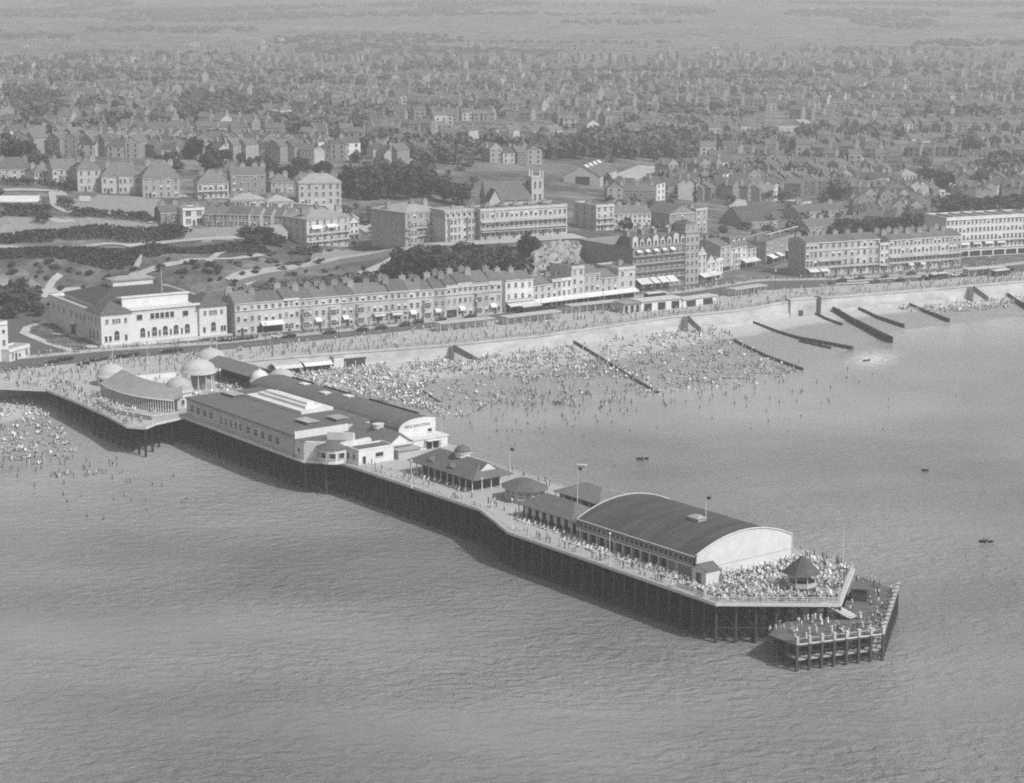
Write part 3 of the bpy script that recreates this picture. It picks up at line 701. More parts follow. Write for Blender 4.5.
# ---------------------------------------------------------------- curved colonnade and domes at the shore end
cv = pier_root('colonnade', 'curved white colonnade with dark sloping roof above the pier entrance terrace', 'colonnade', 0, 0)
def bez(P0, P1, P2, n): return [tuple((1-t)**2*np.array(P0) + 2*t*(1-t)*np.array(P1) + t*t*np.array(P2)) for t in np.linspace(0, 1, n)]
outer = bez((-187, -2.5), (-166, -7.6), (-152.5, 1.8), 21); inner = bez((-188.5, 5.2), (-168, 1.0), (-156.5, 6.8), 21)
q = MB(); q2 = MB()
for i in range(20):
    a, b, c, d_ = outer[i], outer[i+1], inner[i+1], inner[i]
    q.face([(*a, 3.5), (*b, 3.5), (*c, 6.2), (*d_, 6.2)]); q.face([(*d_, 3.4), (*c, 3.4), (*b, 3.4), (*a, 3.4)])
    q2.face([(*d_, 0), (*c, 0), (*c, 6.2), (*d_, 6.2)][::-1]); q2.face([(*d_, 0), (*c, 0), (*c, 6.15), (*d_, 6.15)])
q.face([(*outer[0], 3.5), (*inner[0], 6.2), (*inner[0], 3.4)]); q.face([(*outer[-1], 3.5), (*inner[-1], 3.4), (*inner[-1], 6.2)])
q.build('roof', 'paleroof', cv); q2.build('back_wall', 'white', cv)
q = MB()
for i in range(20): q.tube((*outer[i], 3.35), (*outer[i+1], 3.35), .22, n=4)
q.build('entablature', 'trim', cv)
q = MB()
for i in range(20):
    a, b = np.array(outer[i]), np.array(outer[i+1]); n_ = (np.array(inner[i]) - a); n_ /= np.linalg.norm(n_)
    q.face([(*(a + n_*.5), 0), (*(b + n_*.5), 0), (*(b + n_*.5), .9), (*(a + n_*.5), .9)])
q.build('low_parapet', 'trim', cv)
q = MB(); q.tube((0,0,0),(0,0,3.2),.15,.12,n=7); cmesh = q.mesh('column', 'trim')
for i in range(41):
    k = i / 2; a = np.array(outer[int(k)]); b = np.array(outer[min(20, int(k) + 1)]); p = a + (b - a) * (k - int(k)); obj('column', cmesh, cv, (*p, 0))
q = MB()
for i in range(20):
    a, b = np.array(outer[i]), np.array(outer[i+1]); n_ = (np.array(inner[i]) - a); n_ /= np.linalg.norm(n_)
    q.face([(*(a + n_*2.2), 0), (*(b + n_*2.2), 0), (*(b + n_*2.2), 3.2), (*(a + n_*2.2), 3.2)])
q.build('glazed_screen', 'paleglass', cv)
# terrace in front
q = MB(); tp = [(-178, -8.6), (-160, -11.0), (-147.5, -7.5), (-146.8, .6)]
for a, b in zip(tp[:-1], tp[1:]): 
    q.tube((*a, 1.2), (*b, 1.2), .09, n=4); L = math.hypot(b[0]-a[0], b[1]-a[1])
    q.face([(*a, 0), (*b, 0), (*b, 1.15), (*a, 1.15)]); q.face([(*b, 0), (*a, 0), (*a, 1.15), (*b, 1.15)])
q.build('terrace_wall', 'white', cv)
def dome_kiosk(label, u, v, r, hw, hd, ncol=10, name='domed_kiosk', flag=3.0, wallm='white', rm='stucco', roofr=None):
    t = pier_root(name, label, 'kiosk', u, v); q = MB()
    rr = roofr or r * 1.12
    if ncol:
        c = MB(); c.tube((0,0,0),(0,0,hw),.16,.13,n=7); cm = c.mesh('column', 'trim')
        for k in range(ncol): a = 2*math.pi*k/ncol; obj('column', cm, t, (r*.92*math.cos(a), r*.92*math.sin(a), 0))
        q.lathe([(r*.5, 0), (r*.5, hw)], n=16); q.build('core', 'paleglass', t)
    else:
        q.lathe([(r, 0), (r, hw)], n=18); q.build('drum', wallm, t)
        for k in range(6): a = -2.4 + k*.55; obj('window', win_mesh(.8, 1.3, 'plain'), t, (r*math.cos(a), r*math.sin(a), .9), a + math.pi/2)
    q = MB(); q.lathe([(rr, hw), (rr, hw + .55)], n=18); q.lathe([(0, hw), (rr, hw)], n=18); q.build('cornice', 'trim', t)
    q = MB(); q.lathe([(rr, hw + .55), (rr*.97, hw+.56)] + [(rr*.95*math.cos(a), hw + .56 + hd*math.sin(a)) for a in np.linspace(0, math.pi/2 - .02, 8)], n=20)
    dm = q.build('dome', rm, t)
    for p in dm.data.polygons: p.use_smooth = True
    if flag: q = MB(); q.tube((0,0,hw+.5+hd),(0,0,hw+.5+hd+flag),.07,.04); q.lathe([(.35, hw+.4+hd), (.3, hw+.9+hd), (0, hw+1+hd)], n=8); q.build('finial', 'trim', dm)
    return t
dome_kiosk('white domed pavilion at the landward end of the curved colonnade', -199, 6.8, 4.0, 2.2, 3.2, 0)
dome_kiosk('white domed pavilion at the seaward end of the curved colonnade', -160.2, 7.6, 3.6, 4.2, 3.2, 0)
dome_kiosk('largest domed kiosk, open on white columns behind the colonnade', -178.8, 24, 4.6, 4.6, 3.2, 12, rm='stucco')
dome_kiosk('domed entrance kiosk with tall finial on the promenade side', -203, 41.5, 4.0, 2.6, 3.0, 0, flag=4)
dome_kiosk('domed entrance kiosk beside the flat dark roof and the beach', -162.5, 41.6, 3.6, 2.8, 2.6, 0, flag=4)
dome_kiosk('small white round kiosk with pale dome under the long shelter end', -166.2, 36.6, 2.6, 2.2, 3.0, 0, flag=2, rm='white')
# dark pitched shelter on the root of the pier
sh = pier_root('entrance_shelter', 'long dark pitched shelter open towards the pale crowded deck', 'shelter', -193, 34)
q = MB(); q.gable(0, 0, 25, 9.5, 4.0, 1.6, 0, 1, 'x', .4); q.box(0, 0, 3.7, 25, 9.5, 3.98, 0); q.build('roof', ['slate', 'timber'], sh)
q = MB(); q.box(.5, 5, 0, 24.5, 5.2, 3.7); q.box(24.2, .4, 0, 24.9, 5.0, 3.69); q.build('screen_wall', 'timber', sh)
pb = MB(); pb.box(-.12, -.12, 0, .12, .12, 3.7); pme = pb.mesh('post', 'timber')
for k in range(8): obj('post', pme, sh, (.4 + k * 3.4, .3, 0))
# white inner enclosure
we = pier_root('white_enclosure', 'bright white walled seating enclosure behind the curved colonnade', 'enclosure', 0, 0)
q = MB(); enc = [(-200, 13), (-184, 9.5), (-168, 12.8), (-182, 21), (-197, 27.5)]
q.prism(enc, .02, .5); q.build('floor', 'white', we)
for a, b in zip(enc, enc[1:] + enc[:1]):
    q = MB(); dx, dy = b[0]-a[0], b[1]-a[1]; L = math.hypot(dx, dy); nx, ny = -dy/L*.12, dx/L*.12
    q.prism([(a[0]-nx, a[1]-ny), (b[0]-nx, b[1]-ny), (b[0]+nx, b[1]+ny), (a[0]+nx, a[1]+ny)], .502, 1.5); q.build('low_wall', 'white', we)

# ---------------------------------------------------------------- masts, lamp posts, flags
def lamp_post(u, v, h, label):
    t = pier_root('lamp_post', label, 'lamp post', u, v, group='tall white lamp posts along the pier rail')
    q = MB(); q.tube((0,0,0),(0,0,h),.09,.06,n=6); q.lathe([(.22,0),(.2,.6),(.1,.7)], n=8); q.build('pole', 'trim', t)
    q = MB(); q.lathe([(0,h),(.22,h+.1),(.26,h+.35),(.1,h+.55),(0,h+.6)], n=8); q.build('lamp', 'trim', t)
for (px, py), lb in zip([(411.5,488),(482,507),(512,529),(609,565)],
    ['first white lamp post on the pier rail seaward of the white front block','white lamp post where the pier rail begins to widen','white lamp post at the corner beside the long dark shelter','seaward most white lamp post on the rail beside the barrel hall']):
    u, v = uv_of(*P(px, py, DK)); lamp_post(u, max(v, .3), 6.2, lb)
def flagpole(x, y, z, h, label, flag=True):
    t = thing('flagpole', label, 'flagpole', (x, y, z)); q = MB(); q.tube((0,0,0),(0,0,h),.11,.05,n=6); q.build('pole', 'trim', t)
    if flag:
        q = MB(); n = 6
        for k in range(n):
            x0, x1 = k*.17, (k+1)*.17
            for sgn in (1, -1):
                f = [(x0, .1*math.sin(k), h-.75), (x1, .1*math.sin(k+1), h-.75), (x1, .1*math.sin(k+1)+.02, h-.1), (x0, .1*math.sin(k)+.02, h-.1)]; q.face(f[::sgn])
        q.build('flag', 'clothdark', t)
flagpole(*UV(-3.0, 20.0), DK + 2.6, 8.2, 'tall white flagpole rising between the shelters and the barrel hall')
flagpole(*UV(-45.2, 33.6), DK, 5.5, 'flagpole with dark pennant on the east rail by the domed shelter')
flagpole(*UV(-74, 34.2), DK, 6.5, 'dark topped pole beside the white entrance block', False)
flagpole(*UV(36, 22), DK + HA - .4, 4.6, 'short flagpole on the ridge of the barrel roof')
flagpole(*UV(60.5, 36.6), DK, 7, 'bare flagpole at the east corner of the pier head', False)
# ================================================================ promenade, road, sea wall
RSp = [P(*p, PROM) for p in [(0,372),(100,361),(220,350.5),(310,341.5),(400,332),(480,322),(570,311.5),(690,300),(760,291),(830,286.5),(920,281.5),(1024,272)]]
RNp = [P(*p, PROM) for p in [(0,361),(100,351.5),(220,344),(310,335),(400,326),(480,316),(570,305),(690,292),(760,281),(830,280),(920,275),(1024,264)]]
def ext(a): 
    (x0,y0),(x1,y1) = a[0],a[1]; (x2,y2),(x3,y3) = a[-2],a[-1]
    return [(x0-(x1-x0)/abs(x1-x0)*230, y0-(y1-y0)/abs(x1-x0)*230)] + a + [(x3+250, y3+(y3-y2)/(x3-x2)*250)]
RSp, RNp = ext(RSp), ext(RNp)
def YS(x): return np.interp(x, [p[0] for p in RSp], [p[1] for p in RSp])
def YN(x): return np.interp(x, [p[0] for p in RNp], [p[1] for p in RNp])
xs = np.arange(-400, 430, 6.0)
def band(name, f0, f1, z, m, kerb=None):
    b = MB()
    for x0, x1 in zip(xs[:-1], xs[1:]):
        b.face([(x0, f0(x0), z), (x1, f0(x1), z), (x1, f1(x1), z), (x0, f1(x0), z)])
        if kerb:
            for f, s in ((f0, 1), (f1, -1)):
                q = [(x0, f(x0), z - .2), (x1, f(x1), z - .2), (x1, f(x1), z), (x0, f(x0), z)]; b.face(q[::s])
    return structure(name, b, m)
band('promenade', lambda x: Yw(x) + .3, YS, PROM + .12, 'paving', True)
band('road', lambda x: YS(x) + .004, lambda x: YN(x) - .004, PROM + .0, 'asphalt')
band('pavement', YN, lambda x: YN(x) + 5.5, PROM + .12, 'paving', True)
# dashed centre line
b = MB()
for x in np.arange(-200, 260, 9.0):
    y0, y1 = (YS(x) + YN(x))/2, (YS(x+3) + YN(x+3))/2; b.face([(x, y0-.08, PROM+.006), (x+3, y1-.08, PROM+.006), (x+3, y1+.08, PROM+.006), (x, y0+.08, PROM+.006)])
structure('road_marking', b, 'trim')
wl = thing('sea_wall', 'pale concrete sea wall with overhanging coping along the beach', 'wall')
b = MB(); c = MB()
for x0, x1 in zip(xs[:-1], xs[1:]):
    for (o0, z0, o1, z1) in ((-1.6, -1.5, -.55, 3.2), (-.55, 3.2, -.15, PROM - .3),):
        b.face([(x0, Yw(x0)+o0, z0), (x1, Yw(x1)+o0, z0), (x1, Yw(x1)+o1, z1), (x0, Yw(x0)+o1, z1)])
    a0, a1 = -.45, .3
    c.face([(x0, Yw(x0)+a0, PROM-.3), (x1, Yw(x1)+a0, PROM-.3), (x1, Yw(x1)+a0, PROM+.25), (x0, Yw(x0)+a0, PROM+.25)])
    c.face([(x0, Yw(x0)+a0, PROM+.25), (x1, Yw(x1)+a0, PROM+.25), (x1, Yw(x1)+a1, PROM+.25), (x0, Yw(x0)+a1, PROM+.25)])
    c.face([(x1, Yw(x1)+a1, PROM+.0), (x0, Yw(x0)+a1, PROM+.0), (x0, Yw(x0)+a1, PROM+.25), (x1, Yw(x1)+a1, PROM+.25)])
    c.face([(x0, Yw(x0)-.14, PROM-.3), (x1, Yw(x1)-.14, PROM-.3), (x1, Yw(x1)+a0, PROM-.3), (x0, Yw(x0)+a0, PROM-.3)])
k = MB()
for a, b_ in ((62, 111), (120, 165)):
    for x0 in np.arange(a, b_, 3.0):
        x1 = x0 + 3.0; h_ = lambda x: float(beach(x, Yw(x)-1)) + 1.15 + .25*math.sin(x*.7)
        k.face([(x0, Yw(x0)-1.63, 1), (x1, Yw(x1)-1.63, 1), (x1, Yw(x1)-.9, h_(x1)), (x0, Yw(x0)-.9, h_(x0))])
k.build('weed_band', 'stucco', wl)
b.build('wall', 'concrete', wl); c.build('coping', 'concrete', wl)
rl = MB()
for x in np.arange(-60, 300, 3.0):
    rl.tube((x, Yw(x)-.1, PROM+.2), (x, Yw(x)-.1, PROM+1.3), .05, n=4)
    for z in (.75, 1.28): rl.tube((x, Yw(x)-.1, PROM+z), (x+3, Yw(x+3)-.1, PROM+z), .04, n=4)
rl.build('railing', 'iron', wl)
# ================================================================ houses
def cross(a, b): return a[0]*b[1]-a[1]*b[0]
_ch = {}
def chimney_mesh(w, d, h, pots, m='brick'):
    k = (w, d, h, pots, m)
    if k not in _ch:
        b = MB(); b.box(-w/2, -d/2, -1.2, w/2, d/2, h, 0); b.box(-w/2-.1, -d/2-.1, h+.002, w/2+.1, d/2+.1, h+.2, 0)
        for i in range(pots):
            x = (i - (pots-1)/2) * w / max(pots, 1) * .95; b.tube((x, 0, h+.2), (x, 0, h+.9), .16, .13, n=6, m=1)
        _ch[k] = b.mesh('chimney', [m, 'stucco'])
    return _ch[k]
def house(label, A, B, z, depth, h, storeys=3, bays=3, roof='gable', rh=2.5, wall='cream', roofm='slate', group=None, name='terraced_house', cat='house',
          chim=((.05, .5),), balcony=(), awning=None, bay=(), sidewin=None, cornice=None, ww=1.05, wh=1.7, gf=None, wstyle='sash', arch=(), winskip=(), fm='trim', chimm='brick', shopfront=False, veranda=(), z0=.0):
    L = math.hypot(B[0]-A[0], B[1]-A[1]); rz = math.atan2(B[1]-A[1], B[0]-A[0])
    t = thing(name, label, cat, (A[0], A[1], z), rz, group)
    q = MB(); q.box(0, 0, -2.5, L, depth, h); q.build('wall', wall, t)
    q = MB()
    if roof == 'flat':
        q.box(.3, .3, h + .002, L - .3, depth - .3, h + .15, 0)
        for bx in ((-.05, -.05, L+.05, .28), (-.05, depth-.28, L+.05, depth+.05), (-.05, .282, .28, depth-.282), (L-.28, .282, L+.05, depth-.282)): q.box(bx[0], bx[1], h+.003, bx[2], bx[3], h+.7, 1)
    elif roof == 'gable': q.gable(0, 0, L, depth, h + .004, rh, 0, 1, 'x', .15)
    elif roof == 'gable_y': q.gable(0, 0, L, depth, h + .004, rh, 0, 1, 'y', .2)
    elif roof == 'hip': q.hip(-.45, -.45, L + .45, depth + .45, h + .2, rh, 0)
    elif roof == 'mansard':
        i = min(1.3, L*.2); c = [(-.1,-.1,h+.01),(L+.1,-.1,h+.01),(L+.1,depth+.1,h+.01),(-.1,depth+.1,h+.01)]
        d_ = [(i*.2,i,h+rh),(L-i*.2,i,h+rh),(L-i*.2,depth-i,h+rh),(i*.2,depth-i,h+rh)]
        for a in range(4): q.face([c[a], c[(a+1)%4], d_[(a+1)%4], d_[a]], 0)
        q.face(d_, 0); q.face(c[::-1], 0)
    rf = q.build('roof', [roofm, wall], t)
    if roof == 'mansard':
        for k in range(bays):
            q = MB(); q.box(-.7, 0, 0, .7, 1.3, rh*.72, 1); q.box(-.42, -.05, .25, .42, .01, rh*.6, 0); q.gable(-.7, 0, .7, 1.4, rh*.72+.004, .4, 2, 1, 'y', .1)
            q.build('dormer', ['glass', wall, roofm], rf, ((k+.5)*L/bays, .15, h+.1))
    for (fx, fy) in chim:
        zt = h + (rh if roof in ('gable',) else rh*.8 if roof in ('hip','mansard','gable_y') else .3)
        n = 4 if roof in ('gable','mansard') else 3
        obj('chimney', chimney_mesh(1.0, 2.2, 1.3, n, chimm), rf, (fx*L, fy*depth, zt), math.pi/2)
    sh = h / storeys
    wm = win_mesh(ww, min(wh, sh*.62), wstyle, 'glass', fm); wm2_ = win_mesh(ww, min(wh, sh*.62), wstyle, 'paleglass', fm); wm3_ = win_mesh(ww, min(wh, sh*.62), 'blind', 'glass', fm); wa = win_mesh(ww*1.2, min(wh*1.15, sh*.72), 'arch', 'glass', fm)
    for s in range(storeys):
        zz = s*sh + sh*.24
        if s == 0 and gf == 'shop':
            q = MB(); q.box(.4, -.06, .2, L-.4, -.0, sh*.72); q.build('shopfront', 'glass', t); continue
        for k in range(bays):
            if (s, k) in winskip: continue
            put(wa if s in arch else random.choice((wm, wm, wm2_, wm3_)), t, (k+.5)*L/bays, 0, zz)
    if gf != 'shop' and gf != 'none':
        q = MB(); q.box(-.5, -.07, 0, .5, -.001, 2.2); q.build('door', 'timber', t, (L/bays*.5 + (L/bays if bays > 1 else 0)*.5, 0, 0))
    if sidewin:
        for face, n in sidewin:
            for s in range(storeys):
                for k in range(n): put(wm, t, 0 if face == 'L' else L, (k+.5)*depth/n, s*sh + sh*.24, face)
    for s in balcony:
        q = MB(); zz = s*sh - .1; q.box(.1, -1.2, zz, L-.1, -.002, zz+.16, 0); q.box(.1, -1.24, zz+.95, L-.1, -1.16, zz+1.05, 1)
        for k in range(int(L/.5)): q.box(.12+k*.5, -1.22, zz+.16, .17+k*.5, -1.18, zz+.95, 1)
        q.build('balcony', ['trim', 'iron'], t)
    for s in veranda:
        q = MB(); zz = s*sh + sh*.84; q.face([(.05,-1.5,zz-.35),(L-.05,-1.5,zz-.35),(L-.05,-.01,zz+.3),(.05,-.01,zz+.3)]); q.face([(.05,-1.5,zz-.36),(.05,-.01,zz+.29),(L-.05,-.01,zz+.29),(L-.05,-1.5,zz-.36)]); q.build('veranda_roof', 'leadroof', t)
    for zz in (cornice if cornice is not None else (h-.35,)):
        q = MB(); q.box(-.06, -.35, zz, L+.06, .05, zz+.22); q.build('cornice', 'trim', t)
    for (bx, bw, s0, s1) in bay:
        q = MB(); p = [(bx-bw/2, 0.02), (bx-bw/2+.5, -1.1), (bx+bw/2-.5, -1.1), (bx+bw/2, 0.02)]; q.prism(p, 0, s1*sh - .2)
        b_ = q.build('bay', wall, t)
        for s in range(s0, s1):
            for ox in (-.55, .55): obj('window', wm, b_, (bx+ox*bw/2.6, -1.1, s*sh+sh*.24))
        q = MB(); q.prism([(x*1.0+(x-bx)*.06, y*1.08) for x, y in p], s1*sh-.19, s1*sh-.02); q.build('bay_roof', 'leadroof', b_)
    if awning:
        for (x0, x1, za, out) in awning:
            q = MB(); q.face([(x0,-out,za-1.0),(x1,-out,za-1.0),(x1,-.1,za),(x0,-.1,za)]); q.face([(x0,-out,za-1.02),(x0,-.1,za-.02),(x1,-.1,za-.02),(x1,-out,za-1.02)])
            q.face([(x0,-out,za-1.3),(x1,-out,za-1.3),(x1,-out,za-1.0),(x0,-out,za-1.0)]); q.build('awning', 'canvas', t)
            q = MB(); q.tube((x0+.1,-out+.1,.1),(x0+.1,-out+.1,za-1.05),.05,n=4); q.tube((x1-.1,-out+.1,.1),(x1-.1,-out+.1,za-1.05),.05,n=4); q.build('awning_post', 'trim', t)
    return t
def lerp(a, b, t): return (a[0]+(b[0]-a[0])*t, a[1]+(b[1]-a[1])*t)
def hgt(px, py, z, py2):
    X, Y = P(px, py, z); lo, hi = z, z + 80
    for _ in range(40):
        m = (lo+hi)/2; v = m - H; f = Y*math.cos(TH)-v*math.sin(TH); u = Y*math.sin(TH)+v*math.cos(TH)
        if 391.5-F*u/f > py2: lo = m
        else: hi = m
    return lo - z

# ---------------------------------------------------------------- White pavilion
PA, PB = (-129.8, 654.5), (-93.2, 676.8)
prz = math.atan2(PB[1]-PA[1], PB[0]-PA[0])
pv_ = thing('seaside_pavilion', 'large white Mediterranean style pavilion with dark hipped roofs facing the pier', 'theatre', (*PA, PROM), prz)
q = MB()
q.box(0, 0, -1, 10.2, 13, 10.2); q.box(33.4, 0, -1, 43, 14, 10.0); q.box(10.202, 1.0, -1, 33.398, 14, 10.6)
q.box(.6, 14.002, -1, 42.4, 50, 9.6); q.box(4.5, 14.4, 9.602, 38.5, 46, 11.0)
q.build('wall', 'white', pv_)
def hipf(x0, y0, x1, y1, z, h, ins=None, m='tile', nm='roof', parent=pv_):
    q = MB(); q.hip(x0, y0, x1, y1, z, h, inset=ins); return q.build(nm, m, parent)
hipf(-.6, -.6, 10.8, 13.4, 10.4, 3.4); hipf(32.8, -.6, 43.6, 14.4, 10.2, 3.4)
mr = hipf(4.0, 15.0, 39, 46.4, 11.2, 4.6, 14)
q = MB(); q.box(-7, -3, -.8, 7, 3, 1.3, 0); q.box(-7.6, -3.6, 1.302, 7.6, 3.6, 1.6, 1); q.hip(-7.2, -3.2, 7.2, 3.2, 1.7, .8, 1, th=.05); q.build('roof_lantern', ['white', 'leadroof'], mr, (21.5, 30, 15.2))
q = MB(); q.box(9.6, .4, 10.602, 34, 1.6, 11.2); q.box(10.4, 8.5, 10.603, 33.2, 9.4, 13.6); q.box(10.0, 8.1, 13.602, 33.6, 9.8, 14.0); q.box(9.9, .9, 9.7, 33.7, .998, 9.95); q.build('cornice', 'white', pv_)
q = MB(); q.box(10.4, 9.5, 13.0, 33.2, 14.8, 13.2); q.build('front_roof', 'leadroof', pv_)
q = MB()
for bx in ((.4, 14.0, .9, 50.2), (42.1, 14.5, 42.6, 50.2), (.9, 49.7, 42.1, 50.2)): q.box(bx[0], bx[1], 9.602, bx[2], bx[3], 10.4)
q.build('parapet', 'white', pv_)
q = MB(); q.box(1.0, 14.1, 9.603, 4.3, 49.6, 9.7); q.box(38.7, 14.1, 9.603, 42.0, 49.6, 9.7); q.build('flat_roof', 'leadroof', pv_)
wa = win_mesh(1.7, 3.2, 'arch'); wp = win_mesh(.9, 1.4, 'sash')
for x in (14.2, 18.2, 21.9, 25.6, 29.5): put(wa, pv_, x, 1.0, 1.6)
for x in (16.2, 20, 23.8, 27.6): put(win_mesh(.6, 2.0, 'plain'), pv_, x, 1.0, 1.6)
for x in (5.1, 38.2): put(wa, pv_, x, 0, 1.6)
for x in (1.5, 2.9, 8.2, 35.0, 41.2, 42.2): put(win_mesh(.8, 1.8, 'plain'), pv_, x, 0, 1.5)
for x in (2, 4.2, 5.1, 6.0, 8.2, 35.4, 37.3, 38.2, 39.1, 41.2): put(wp, pv_, x, 0, 7.2)
for x in (13.3, 29.0): put(win_mesh(1.9, 1.7, 'plain'), pv_, x, 1.0, 7.4)
for x in (17.6, 19.3, 21, 22.7, 24.4): put(win_mesh(1.3, 1.8, 'plain'), pv_, x, 1.0, 7.4)
for y in (2, 4.6, 8.2, 10.8): put(wp, pv_, 0, y, 7.2, 'L')
for y in (3.2, 6.5, 9.8): put(wa, pv_, 0, y, 1.6, 'L')
for y in (16.5, 20, 24, 29, 36, 41, 46): put(win_mesh(1.3, 1.7, 'sash'), pv_, .6, y, 6.0, 'L')
q = MB(); q.box(-1.2, 24, 4.0, .598, 31, 4.3, 0); q.box(.5, 25.5, 0, .62, 29.5, 3.4, 1); q.build('side_entrance', ['white', 'glass'], pv_)
q = MB(); q.box(11, -2.4, -.3, 33, .99, .5); q.box(13, -3.4, -.3, 31, -2.402, .22); q.box(-1, -1.2, -.3, 10.9, -.01, .45); q.box(33.1, -1.2, -.3, 44.5, -.01, .45); q.build('steps', 'concrete', pv_)
flagpole(*(PA[0]+24*math.cos(prz)-8*math.sin(prz), PA[1]+24*math.sin(prz)+8*math.cos(prz)), PROM+13.9, 9, 'slender flagpole on the roof front of the white pavilion', False)
for px, py, h_, lb in ((148, 384, 12, 'tall flagpole on the promenade before the white pavilion'), (113, 367, 9, 'shorter pole at the kerb left of the curved colonnade'), (217, 360, 10, 'flagpole beside the domed entrance kiosk')):
    flagpole(*P(px, py, PROM), PROM, h_, lb, False)
# forecourt: side road, pale kerb path, planted beds
def strip(name, pix, w, m, z=None, off=.05, kind='structure', world=False, step=5.0):
    pts = [p if world else (G(*p)[:2] if z is None else P(*p, z)) for p in pix]
    dense = []
    for a, b in zip(pts[:-1], pts[1:]):
        n = max(1, int(math.hypot(b[0]-a[0], b[1]-a[1]) / step))
        dense += [lerp(a, b, k/n) for k in range(n)]
    dense.append(pts[-1]); b = MB(); L = []; Rr = []
    for i, p in enumerate(dense):
        a, c = dense[max(0, i-1)], dense[min(len(dense)-1, i+1)]; dx, dy = c[0]-a[0], c[1]-a[1]; l = math.hypot(dx, dy) or 1; nx, ny = -dy/l*w/2, dx/l*w/2
        for lst, s in ((L, 1), (Rr, -1)):
            x, y = p[0]+nx*s, p[1]+ny*s; lst.append((x, y, (z if z is not None else hz(x, y)) + off))
    for i in range(len(dense)-1): b.face([Rr[i], Rr[i+1], L[i+1], L[i]])
    return structure(name, b, m)
strip('side_road', [(92,359),(60,351),(34,343),(14,333),(12,324),(30,316),(60,312)], 13, 'asphalt', PROM, -.03)
strip('kerb_path', [(100,351.5),(72,351),(50,344),(24,333),(28,327),(48,321)], 3.0, 'concrete', PROM, .10)
strip('garden_path', [(52,333.5),(76,335)], 2.2, 'path', PROM, .06)
strip('garden_path', [(50,322),(66,330),(94,348)], 3.4, 'concrete', PROM, .11)
for px, py, w_, d_, a, lb in ((52,328,15,13,-.55,'planted garden bed nearer the hill beside the white pavilion'), (72,342,19,13,-.55,'planted garden bed nearer the road beside the white pavilion')):
    x, y = P(px, py, PROM); t = thing('flower_bed', lb, 'garden bed', (x, y, PROM), a)
    q = MB(); q.prism([(w_/2*math.cos(k*math.pi/8)*(1 if k%2 else .94), d_/2*math.sin(k*math.pi/8)) for k in range(16)], -.1, .22); q.build('soil', 'grass', t)
    q = MB()
    for k in range(260):
        r_ = math.sqrt(random.random()); th = random.random()*6.28; cx, cy = w_*.47*r_*math.cos(th), d_*.47*r_*math.sin(th)
        if abs(cx) > w_*.2 and random.random() < .55: continue
        s_ = random.uniform(.2, .5); q.face([(cx+random.uniform(-s_,s_), cy+random.uniform(-s_,s_), .2+random.uniform(0,.8)) for _ in range(4)])
    q.build('planting', 'bush', t)
# white corner block on the left edge
house('bright white corner building cut by the left edge of the photograph', P(-34,368,PROM), P(9,360,PROM), PROM, 10, 11.5, 3, 5, 'flat', 0, 'white', 'leadroof', chim=(), cat='building', name='corner_building', sidewin=[('R', 2)])
house('low white shop annexe with pale flat roof below the bright corner building', P(9.5,362,PROM), P(30,356,PROM), PROM, 6, 3.2, 1, 3, 'flat', 0, 'white', 'leadroof', chim=(), cat='building', name='shop_annexe')

# ---------------------------------------------------------------- seafront terrace beside the pavilion
def terrace(spec, zbase=PROM):
    for s in spec:
        (ax, ay), (bx, by) = s.pop('a'), s.pop('b'); lab = s.pop('label'); top = s.pop('top', None); depth = s.pop('depth', 12)
        A, B = P(ax, ay, zbase), P(bx, by, zbase)
        h = s.pop('h', None) or hgt((ax+bx)/2, (ay+by)/2, zbase, top)
        house(lab, A, B, zbase, depth, h, **s)
yb = lambda x: np.interp(x, [235, 354.5, 450, 494], [335.5, 325.2, 318, 313.5])
g1 = 'stuccoed terraced houses between pavilion and white shops'
xsT = [235.5, 241, 257, 282, 284, 300, 313.5, 327, 341, 354.5, 366, 378, 389.6, 399, 408.5, 421, 433.3, 446, 457.7, 473, 489, 502]
hs = [(235.5,256,'grey end house of the seafront terrace nearest the white pavilion'), (256,284,'seafront house with long awning and dark shopfront near the white pavilion'), (284,300,'narrow seafront house with taller attic wall, third from the white pavilion')]
edges = [300, 313.5, 327, 341, 354.5, 372, 389.6, 408.5, 421, 433.3, 446, 457.7, 473, 489, 502]
for k, (a, b) in enumerate(zip(edges[:-1], edges[1:])): hs.append((a, b, f'pale stuccoed terrace house with slate roof, {ordw(k+3)} from the white pavilion'))
random.seed(11)
for i, (a, b, lab) in enumerate(hs):
    d = dict(a=(a, yb(a)), b=(b, yb(b)), label=lab, h=10.6 + (.7 if i == 2 else 0) + (1.2 if i > 12 else 0) + random.uniform(-.25,.25), storeys=3, bays=2 if b-a < 15 else 3, rh=2.6 if i % 3 else 3.0, group=g1,
             wall='cream' if i % 3 else 'stucco', cornice=(7.9, 10.2), chim=((.03,.35),(.03,.7)) if i % 2 else ((.03,.5),), roof='gable')
    if i == 1: d.update(gf='shop', awning=[(1.5, 9.5, 4.0, 2.2)], bays=4)
    if i in (8, 9): d.update(balcony=(1,), awning=[(.6, 4.6, 3.9, 1.5)])
    if i > 3 and i not in (8, 9) and i % 2 == 0: d.update(awning=[(.5, 2.6, 3.7, 1.4)], bay=())
    if i in (13,): d.update(gf='shop')
    if i > 2 and i % 2 and i not in (9, 13): d.update(bay=((1.9, 2.7, 0, 2),))
    terrace([d])
